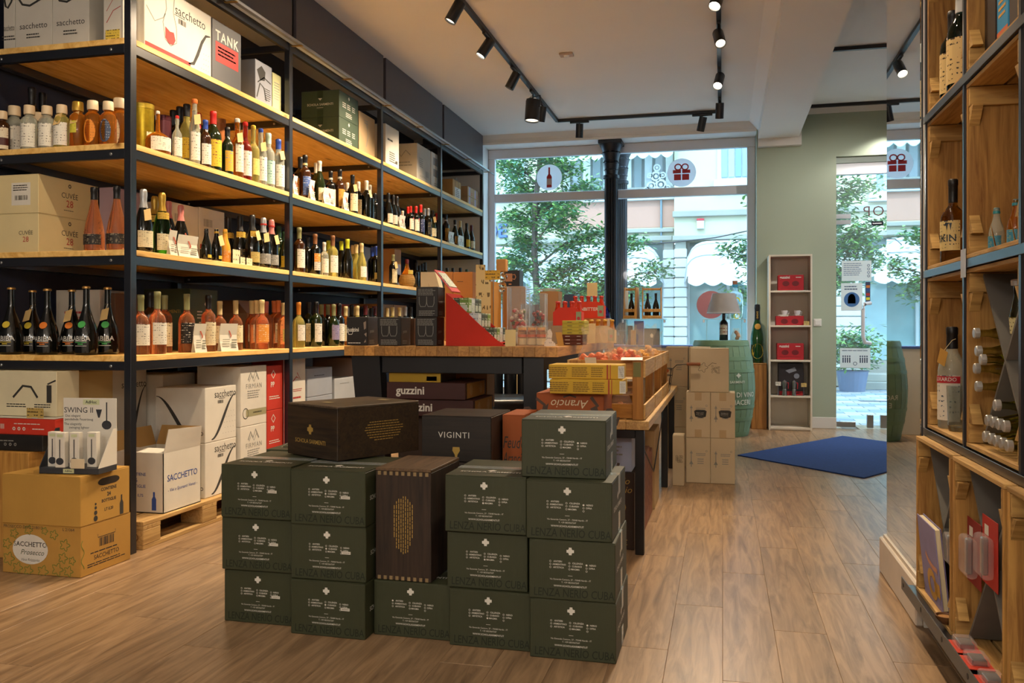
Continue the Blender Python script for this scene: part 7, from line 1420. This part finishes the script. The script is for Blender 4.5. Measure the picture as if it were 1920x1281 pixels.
# books and kitchen goods in the bottom row
zb0 = .1545+.014
y3 = RP[3]+.30
bk = thing('cheese_book', 'violet cookbook with knife picture leaning in the bottom crate', 'book', (.735, 3.37, zb0+.0), 0); bk.rotation_euler = (0,-.10,0)
obj('pages', MB().box(.004,.020,-.13,.125,.006,.285), bk, mat=col('#d8cba8', .8)); obj('cover', MB().bevbox(0,.0036,-.135,.13,.0,.29,.0005), bk, mat=col('#8a82ac', .55, 0, .2, 12)); obj('back_cover', MB().bevbox(.0204,.024,-.135,.13,.0,.29,.0005), bk, mat=col('#6f6790', .55))
m_ = MB().ring((-.0008,-.02,.07),(0,-1,0),(0,0,1),.055,.028,18,1.3); m_.rect((-.0008,-.09,.07),(0,-1,0),(0,0,1),.08,.05); obj('handle_picture', m_, bk, mat=col('#c9962c', .5)); m_ = MB().line((-.001,-.02,.15),(0,-1,0),(0,0,1),[(-.06,.02),(-.03,.0),(.03,-.01),(.10,-.01)],.02); obj('spoon_picture', m_, bk, mat=col('#c98a6a', .5))
def blister(label, x, y, z, c_, rz=0, lean=0, s=1.0):
    t = thing('blister_pack', label, 'pack', (x, y, z), rz, 'red kitchenware packs in the rack'); t.rotation_euler = (lean, 0, rz); t.scale = (s, s, s)
    obj('backing_card', MB().bevbox(-.002,.0,-.075,.075,0,.20,.0008), t, mat=card(c_)); obj('barcode_field', MB().rect((-.0026,.03,.16),(0,-1,0),(0,0,1),.04,.03), t, mat=CWHITE)
    obj('plastic_bubble', MB().bevbox(-.035,-.003,-.055,.055,.03,.15,.012,2), t, mat=clear('#fff4f0', .9, .05)); obj('tool', MB().bevbox(-.026,-.008,-.012,.012,.035,.145,.004), t, mat=STEEL)
blister('cream kitchenware pack leaning behind the cookbook', .754, RP[3]+.13, .34, '#d8c88a', 0, 0, .8); blister('red kitchenware pack in the middle bottom crate, upper wedge', .754, 2.76, .40, '#b82a1c', 0)
blister('dark red clear pack leaning out of the bottom crate', .752, 2.915, .36, '#8a2018', 0, .0, 1.0)
for i, (x_, y_, z_, r_) in enumerate(((.736,2.88,.172,0),(.736,2.75,.172,0),(.736,2.60,.172,0))):
    t = thing('kitchen_tool_pack', f'{["first","second","third"][i]} red tool pack lying on the bottom rack tray', 'pack', (x_, y_+.02, z_), r_, 'red tool packs lying in the rack'); obj('backing_card', MB().bevbox(-.05,.02,-.055,.055,0,.003,.0008), t, mat=card('#c8381c')); obj('plastic_bubble', MB().bevbox(-.045,.012,-.04,.04,.0035,.03,.008,2), t, mat=clear('#fff4f0', .9, .05)); obj('grater', MB().bevbox(-.035,.005,-.03,.03,.0045,.02,.002), t, mat=STEEL)
t = thing('pan_grip', 'small wooden bowl on the bottom rack tray', 'bowl', (.720, RP[3]+.10, zb0+.0005)); t.scale = (.5,.5,.6); obj('bowl_body', MB().lathe([(0,0),(.03,0),(.06,.03),(.065,.045),(.058,.045),(.05,.02),(0,.01)], 20), t, mat=col('#6a4424', .5), smooth=True); obj('wooden_insert', MB().lathe([(0,.028),(.045,.030),(.045,.036),(0,.036)], 18), t, mat=col('#a87434', .5))

# ================================================================ THE STREET OUTSIDE
QY = 18.5
CRM = col('#b3ad90', .9, 0, .10, 1.5); CRD = col('#8f8d80', .9, 0, .15, 2); PNK = col('#b48873', .9, 0, .08, 1.2); STW2 = col('#b9bab4', .7, var=.04)
st_ = struct('street_ground', MB().box(-12, 9, FY+.43, QY+2, -.12, -.02), col('#8a8d90', .8, 0, .2, 3))
ps = [MB().bevbox(-.19,.19,-.115,.115,-.019,.002,.004).mesh('paving_stone', col(c, .7, 0, .12, 8)) for c in ('#8f9aa0','#a59c94','#b2aea6','#7f8a92')]
n_ = 0; rest = MB()
for j in range(28):
    for i in range(30):
        x = -6+i*.39+(.195 if j % 2 else 0); y = FY+.56+j*.24
        if 1.0 < x < 4.2 and n_ < 230 and (x-1.1) < (y-10)*.5: obj('paving_stone', ps[(i*7+j*5) % 4], st_, (x, y, 0)); n_ += 1
        else: rest.box(x-.19, x+.19, y-.115, y+.115, -.019, .002)
o_ = obj('paving_field', rest, st_, mat=col('#9a9a98', .75, 0, .25, 2)); o_['kind'] = 'stuff'
obj('drain_grate', MB().bevbox(-.45,.45,-.1,.1,.0025,.006,.001), st_, (2.55, 14.6, 0), (0,0,.1), mat=col('#5a6068', .5, .5))
bd = thing('street_building', 'cream stucco building with awnings across the street', 'building', (0, QY, 0))
def bp(name, x0, x1, y0, y1, z0, z1, mat, bev=.01): return obj(name, MB().bevbox(x0, x1, y0-QY, y1-QY, z0, z1, bev), bd, mat=mat)
fx = {'a':-5.739,'985':-4.209,'1052':-3.413,'1167':-2.082,'1243':-1.227,'1264':-0.983,'1320':-0.721,'1352':-0.032,'1430':0.948,'1620':2.743,'1642':2.94}
z450, z372, z428, z355 = 2.982, 3.926, 3.289, 4.12
Lx, Rx = -11.0, 8.5
bp('wall_block', Lx, fx['1052'], QY, QY+.4, z450, 9.5, CRM); bp('wall_block', fx['1052'], fx['1264'], QY, QY+.4, z450, z428, CRM)
bp('pink_panel', fx['1052'], fx['1264'], QY+.02, QY+.4, z428, z372, PNK); bp('wall_block', fx['1264'], Rx, QY-.2, QY+.4, z450, 9.5, CRM)
bp('dark_interior', Lx, Rx, QY+.6, QY+.7, 0, z450, col('#5a6a66', .8, 0, .3, 2))
for zz, y_, x0_, x1_, h_ in ((3.592, QY, Lx, fx['1052'], .10), (3.581, QY-.2, fx['1264']-.03, Rx, .12), (3.075, QY-.2, fx['1264']-.03, Rx, .10), (z428-.03, QY, fx['1052'], fx['1264']-.02, .08), (3.101, QY, Lx, fx['1264']-.05, .10)):
    bp('cornice', x0_, x1_, y_-.10, y_-.002, zz-h_, zz, CRD)
# rusticated piers between arches
piers = [(Lx, fx['a']-.6, QY), (fx['985'], fx['1052'], QY), (fx['1243'], fx['1264']-.01, QY), (fx['1264'], fx['1320'], QY-.2), (fx['1430'], fx['1620'], QY-.2)]
zz = .35; ch = .205; k = 0
while zz+ch < z450+.02:
    for x0_, x1_, y_ in piers: bp('stone_course', x0_, x1_, y_, y_+.5, zz+.022, zz+ch, STW2, .012)
    zz += ch
for x0_, x1_, y_ in piers: bp('plinth_course', x0_-.03, x1_+.03, y_-.05, y_+.5, 0, .35, CRD); bp('joint_backing', x0_+.02, x1_-.02, y_+.03, y_+.45, .34, z450+.02, CRD, .001)
# shop fronts under the awnings
for x0_, x1_ in ((fx['a']-.6, fx['985']), (fx['1052'], fx['1243']), (fx['1320'], fx['1430']), (fx['1620'], Rx)):
    bp('shop_glass', x0_, x1_, QY+.35, QY+.37, .5, z450, col('#7f9c98', .1, 0, .5, 1.5)); bp('shop_sill', x0_, x1_, QY+.2, QY+.45, 0, .5, CRD)  # pane colour is mottled to stand in for blurred reflections
    nb = max(2, int((x1_-x0_)/.8))
    for i in range(nb+1): xx = x0_+(x1_-x0_)*i/nb; bp('shop_mullion', xx-.035, xx+.035, QY+.30, QY+.349, .5, z450, STW2)
    for i in range(nb): xx = x0_+(x1_-x0_)*(i+.5)/nb; bp('shop_display', xx-.2, xx+.2, QY+.375, QY+.5, .6, 1.5+.2*(i % 2), col(('#b5808a','#6a9a7a','#c9b27a','#8a9ac0')[i % 4], .6))
def awning(x0_, x1_, zb, h, out, y_):
    m = MB(); na, nt_ = 7, 15; xc, hw_ = (x0_+x1_)/2, (x1_-x0_)/2; vs = []
    for ia in range(na):
        ph = math.radians(90-ia*78/(na-1))
        for it in range(nt_):
            t_ = -1+2*it/(nt_-1); sx = hw_*(abs(t_)**.55)*(1 if t_ > 0 else -1) if t_ else 0; r_ = h*(1-abs(t_)**3.2)**(1/2.2)
            vs.append((xc+sx, y_-QY-.02-r_*math.cos(ph)*out/h, zb+r_*math.sin(ph)))
    fs = [(a*nt_+i, a*nt_+i+1, (a+1)*nt_+i+1, (a+1)*nt_+i) for a in range(na-1) for i in range(nt_-1)]
    aw = obj('awning', m.add(vs, fs), bd, mat=col('#c2c6c6', .8, var=.03))
    for ia in (2, 4): obj('awning_rib', MB().tube([Vector(v)+Vector((0,-.012,.006)) for v in vs[ia*nt_:(ia+1)*nt_]], .014, 5), bd, mat=col('#b9bcbc', .7))
    ns_ = max(4, int((x1_-x0_)/.36)); pts = []
    yv = y_-QY-.02-out*math.cos(math.radians(12)); zv = zb+h*math.sin(math.radians(12))
    top = [(x0_+.1+(x1_-x0_-.2)*i/(ns_*6), zv) for i in range(ns_*6+1)]
    vs2 = [(x, yv, z+.02) for x, z in top]+[(x, yv, z-.20-.07*abs(math.sin(PI*i/6))) for i, (x, z) in enumerate(top)]; n2 = len(top)
    obj('awning_valance', MB().add(vs2, [(i, i+1, n2+i+1, n2+i) for i in range(n2-1)]), bd, mat=col('#dfe6e2', .8, var=.03))
zaw = 2.08
for x0_, x1_, y_ in ((fx['a']-.6, fx['985']+.1, QY), (fx['1052']-.1, fx['1243']+.02, QY), (fx['1320']-.05, fx['1430']+.1, QY-.2), (fx['1620']-.05, Rx-.5, QY-.2)): awning(x0_, x1_, zaw, z450-zaw-.02, .75, y_)
# upper windows
bp('window_recess', fx['1052'], fx['1264'], QY+.12, QY+.4, z372, 9.3, col('#8f9290', .8)); bp('balcony_rail', fx['1052'], fx['1264'], QY-.03, QY+.02, z355-.03, z355+.03, CRD); bp('balcony_ledge', fx['1052'], fx['1264'], QY-.10, QY+.05, z372-.06, z372+.02, STW2)
for i in range(11):
    xx = fx['1052']+(fx['1264']-fx['1052'])*i/11; bp('curtain', xx+.03, xx+.19, QY+.06, QY+.11, z372+.02, 6.4, col(('#a9aca8','#8a8e8e','#c2c2b8','#77807f')[i % 4], .8, 0, .15, 5))
m = MB(); ns_ = 10; z_a = 4.723
vs2 = []; N_ = ns_*6
for i in range(N_+1): vs2.append((fx['1052']+(fx['1264']-fx['1052'])*i/N_, -.55, z_a+.9))
for i in range(N_+1): vs2.append((fx['1052']+(fx['1264']-fx['1052'])*i/N_, -.6, z_a-.08*abs(math.sin(PI*i/6))))
obj('upper_awning_valance', m.add(vs2, [(i, i+1, N_+2+i, N_+1+i) for i in range(N_)]), bd, mat=col('#b9dccb', .8, var=.05))
m = MB()   # lace ornament in the balcony window
lx, lz = -1.349, 4.267
for k, (dx_, dz_, r_) in enumerate(((-.12,-.1,.10),(.08,-.08,.12),(-.02,.10,.11),(.12,.12,.07),(-.15,.12,.06),(.0,.28,.08),(-.22,-.18,.07),(.22,-.16,.07))): m.ring((lx+dx_,-.04,lz+dz_),(1,0,0),(0,0,1),r_,r_*.62,12); m.ring((lx+dx_,-.04,lz+dz_),(1,0,0),(0,0,1),r_*.35,0,8)
obj('lace_ornament', m, bd, mat=STW2)
def win(x0_, x1_, z0_, z1_, y_, kind):
    bp('window_surround', x0_-.08, x1_+.08, y_-.04, y_+.01, z0_-.05, z1_+.08, STW2); bp('window_sill', x0_-.15, x1_+.15, y_-.16, y_-.001, z0_-.22, z0_-.05, STW2)
    if kind == 'v':
        nb = max(4, int((x1_-x0_)/.13))
        for i in range(nb): w_ = (x1_-x0_)/nb; bp('shutter_slat', x0_+i*w_+.008, x0_+(i+1)*w_-.008, y_-.07, y_-.041, z0_, z1_, col(('#7f9fc4','#93b2d2','#6f8fb4')[i % 3], .6))
    else:
        nb = int((z1_-z0_)/.16)
        for i in range(nb): w_ = (z1_-z0_)/nb; bp('louvre', x0_, x1_, y_-.07, y_-.041, z0_+i*w_+.012, z0_+(i+1)*w_-.03, col('#a9c9cc', .6))
win(fx['1352'], 0.791, 4.245, 6.4, QY-.2, 'v'); win(fx['1642'], 3.41, 3.868, 4.289+.5, QY-.2, 'v')
win(-4.681, -4.233, 4.187, 6.4, QY, 'h'); win(-5.243, -4.961, 4.258, 6.4, QY, 'h')
bp('downpipe', -1.282, -1.238, QY-.06, QY-.005, z428-.35, z372, col('#6f7f84', .5, .4))
m = MB(); m.text('DE', .42, (-4.875, -.08, 3.287), (1,0,0), (0,0,1), .02); de = obj('sign_lettering', m, bd, mat=col('#3a5a9a', .5)); m = MB(); m.text('DE', .42, (-4.875+.02, -.05, 3.287-.01), (1,0,0), (0,0,1), .03); obj('sign_lettering_back', m, bd, mat=col('#24355a', .5))
al = thing('alarm_box', 'red and white alarm box on the opposite facade', 'alarm box', (-0.446, QY-.2015, 3.203)); obj('white_case', MB().bevbox(-.075,.075,-.09,0,0,.17,.01), al, mat=STW2); obj('red_top', MB().bevbox(-.076,.076,-.091,0,.171,.215,.01), al, mat=RED)
obj('facade_cable', MB().tube([(-2.069,.983,2.716),(-1.669,0,2.836),(-0.93,0,2.872),(-0.153,0,2.938),(0.856,0,3.131),(1.256,.785,3.181)], .012, 5), bd, (0,-1,0), mat=TRK)
# steps
sp = thing('stone_steps', 'grey stone steps before the opposite building, seen through the door', 'steps', (3.4, QY-.9, 0)); obj('lower_step', MB().bevbox(-1.0,1.6,-.3,.6,.0025,.14,.01), sp, mat=CRD); obj('upper_step', MB().bevbox(-1.0,1.6,.0,.6,.1405,.28,.01), sp, mat=CRD)
# trees
LEAFM = [col(c, .5, 0, .25, 3) for c in ('#54803e','#749c4c','#3f7252')]
BARK = col('#4f4238', .9, 0, .3, 12)
def tree(label, x, y, tops, n, seed, rad=.32, trunk=.075, hgt=6.5):
    r = random.Random(seed); t = thing('street_tree', label, 'tree', (x, y, 0), group='street trees'); pts = [(r.uniform(-.06,.06), r.uniform(-.06,.06), hgt*i/8) for i in range(9)]; pts[0] = (0,0,.003)
    obj('trunk', MB().tube(pts, trunk, 9, .02), t, mat=BARK)
    clusters = []
    for (dx_, dz_, dy_) in tops:
        z0_ = max(1.4, dz_-abs(dx_)*.35-.2); p0 = Vector((0,0,z0_)); p1 = Vector((dx_,dy_,dz_)); md = (p0+p1)/2+Vector((0,0,.12)); obj('branch', MB().tube([p0, md, p1], .022, 5, .007), t, mat=BARK)
        for k in range(3): clusters.append((p0.lerp(p1, .55+.24*k), rad*(.8+.2*r.random())))
    for mi, lm in enumerate(LEAFM):
        m = MB(); vs = []; fs = []
        for i in range(n//3):
            c_, R_ = r.choice(clusters); v = Vector((r.gauss(0,1), r.gauss(0,1), r.gauss(0,.55)))*R_*.55+c_
            a, b = r.uniform(0, 2*PI), r.uniform(-.6,.6); u = Vector((math.cos(a), math.sin(a), b)).normalized()*.062; w = u.cross(Vector((r.uniform(-.4,.4), r.uniform(-.4,.4), 1))).normalized()*.024
            o = len(vs); vs += [v-u, v+w, v+u, v-w]; fs.append((o, o+1, o+2, o+3))
        o_ = obj('foliage', m.add(vs, fs), t, mat=lm); o_['kind'] = 'stuff'
tree('slender tree before the opposite facade, left of the columns', -3.093, 14.5, [(-.55,4.0,0),(-.35,3.6,.2),(.5,3.9,-.1),(.8,3.55,.2),(-.4,3.1,.1),(.55,3.05,-.2),(.95,2.75,.1),(1.55,2.55,0),(1.9,2.1,.1),(-.5,2.35,0),(.5,2.2,.2),(1.1,2.0,-.1),(-.8,1.85,.2),(.35,1.75,-.2),(1.6,1.75,.1),(-.3,2.7,.3),(.1,3.3,.3),(.2,4.2,0)], 15000, 3)
tree('tree seen through the entrance door, trunk hidden by the green wall', 1.30, 14.0, [(.55,3.75,0),(.75,3.35,.2),(.45,2.9,.1),(.8,2.65,-.2),(.95,2.2,.1),(.5,1.95,0),(.75,2.45,.3),(-.6,3.2,0),(-.5,2.4,.2),(.2,3.9,.1)], 6000, 8)
tree('tree whose branch tips reach in at the right window edge', 0.989, 15.0, [(-.6,2.55,0),(-.9,2.45,.1),(-.5,2.0,0),(-.7,1.75,.1),(.3,3.2,0),(.2,2.6,.2)], 2200, 5, .26)
pt = thing('planter', 'blue grey planter with leafy shrub outside the door', 'planter', (2.299, 16.8, .003)); obj('pot', MB().lathe([(.22,0),(.28,.36),(.30,.38),(.26,.38),(.24,.3),(0,.3)], 20), pt, mat=col('#566378', .6)); obj('stem', MB().tube([(0,0,.28),(.02,0,.6),(0,.02,.9)], .015, 6), pt, mat=BARK)
for mi, lm in enumerate(LEAFM):
    r = random.Random(40+mi); m = MB(); vs = []; fs = []
    for i in range(420):
        v = Vector((r.gauss(0,.22), r.gauss(0,.2), .78+r.gauss(0,.17))); a = r.uniform(0, 2*PI); u = Vector((math.cos(a), math.sin(a), r.uniform(-.3,.8))).normalized()*.075; w = u.cross(Vector((r.uniform(-.4,.4), r.uniform(-.4,.4), 1))).normalized()*.028
        o = len(vs); vs += [v-u, v+w, v+u, v-w]; fs.append((o, o+1, o+2, o+3))
    o_ = obj('foliage', m.add(vs, fs), pt, mat=lm); o_['kind'] = 'stuff'
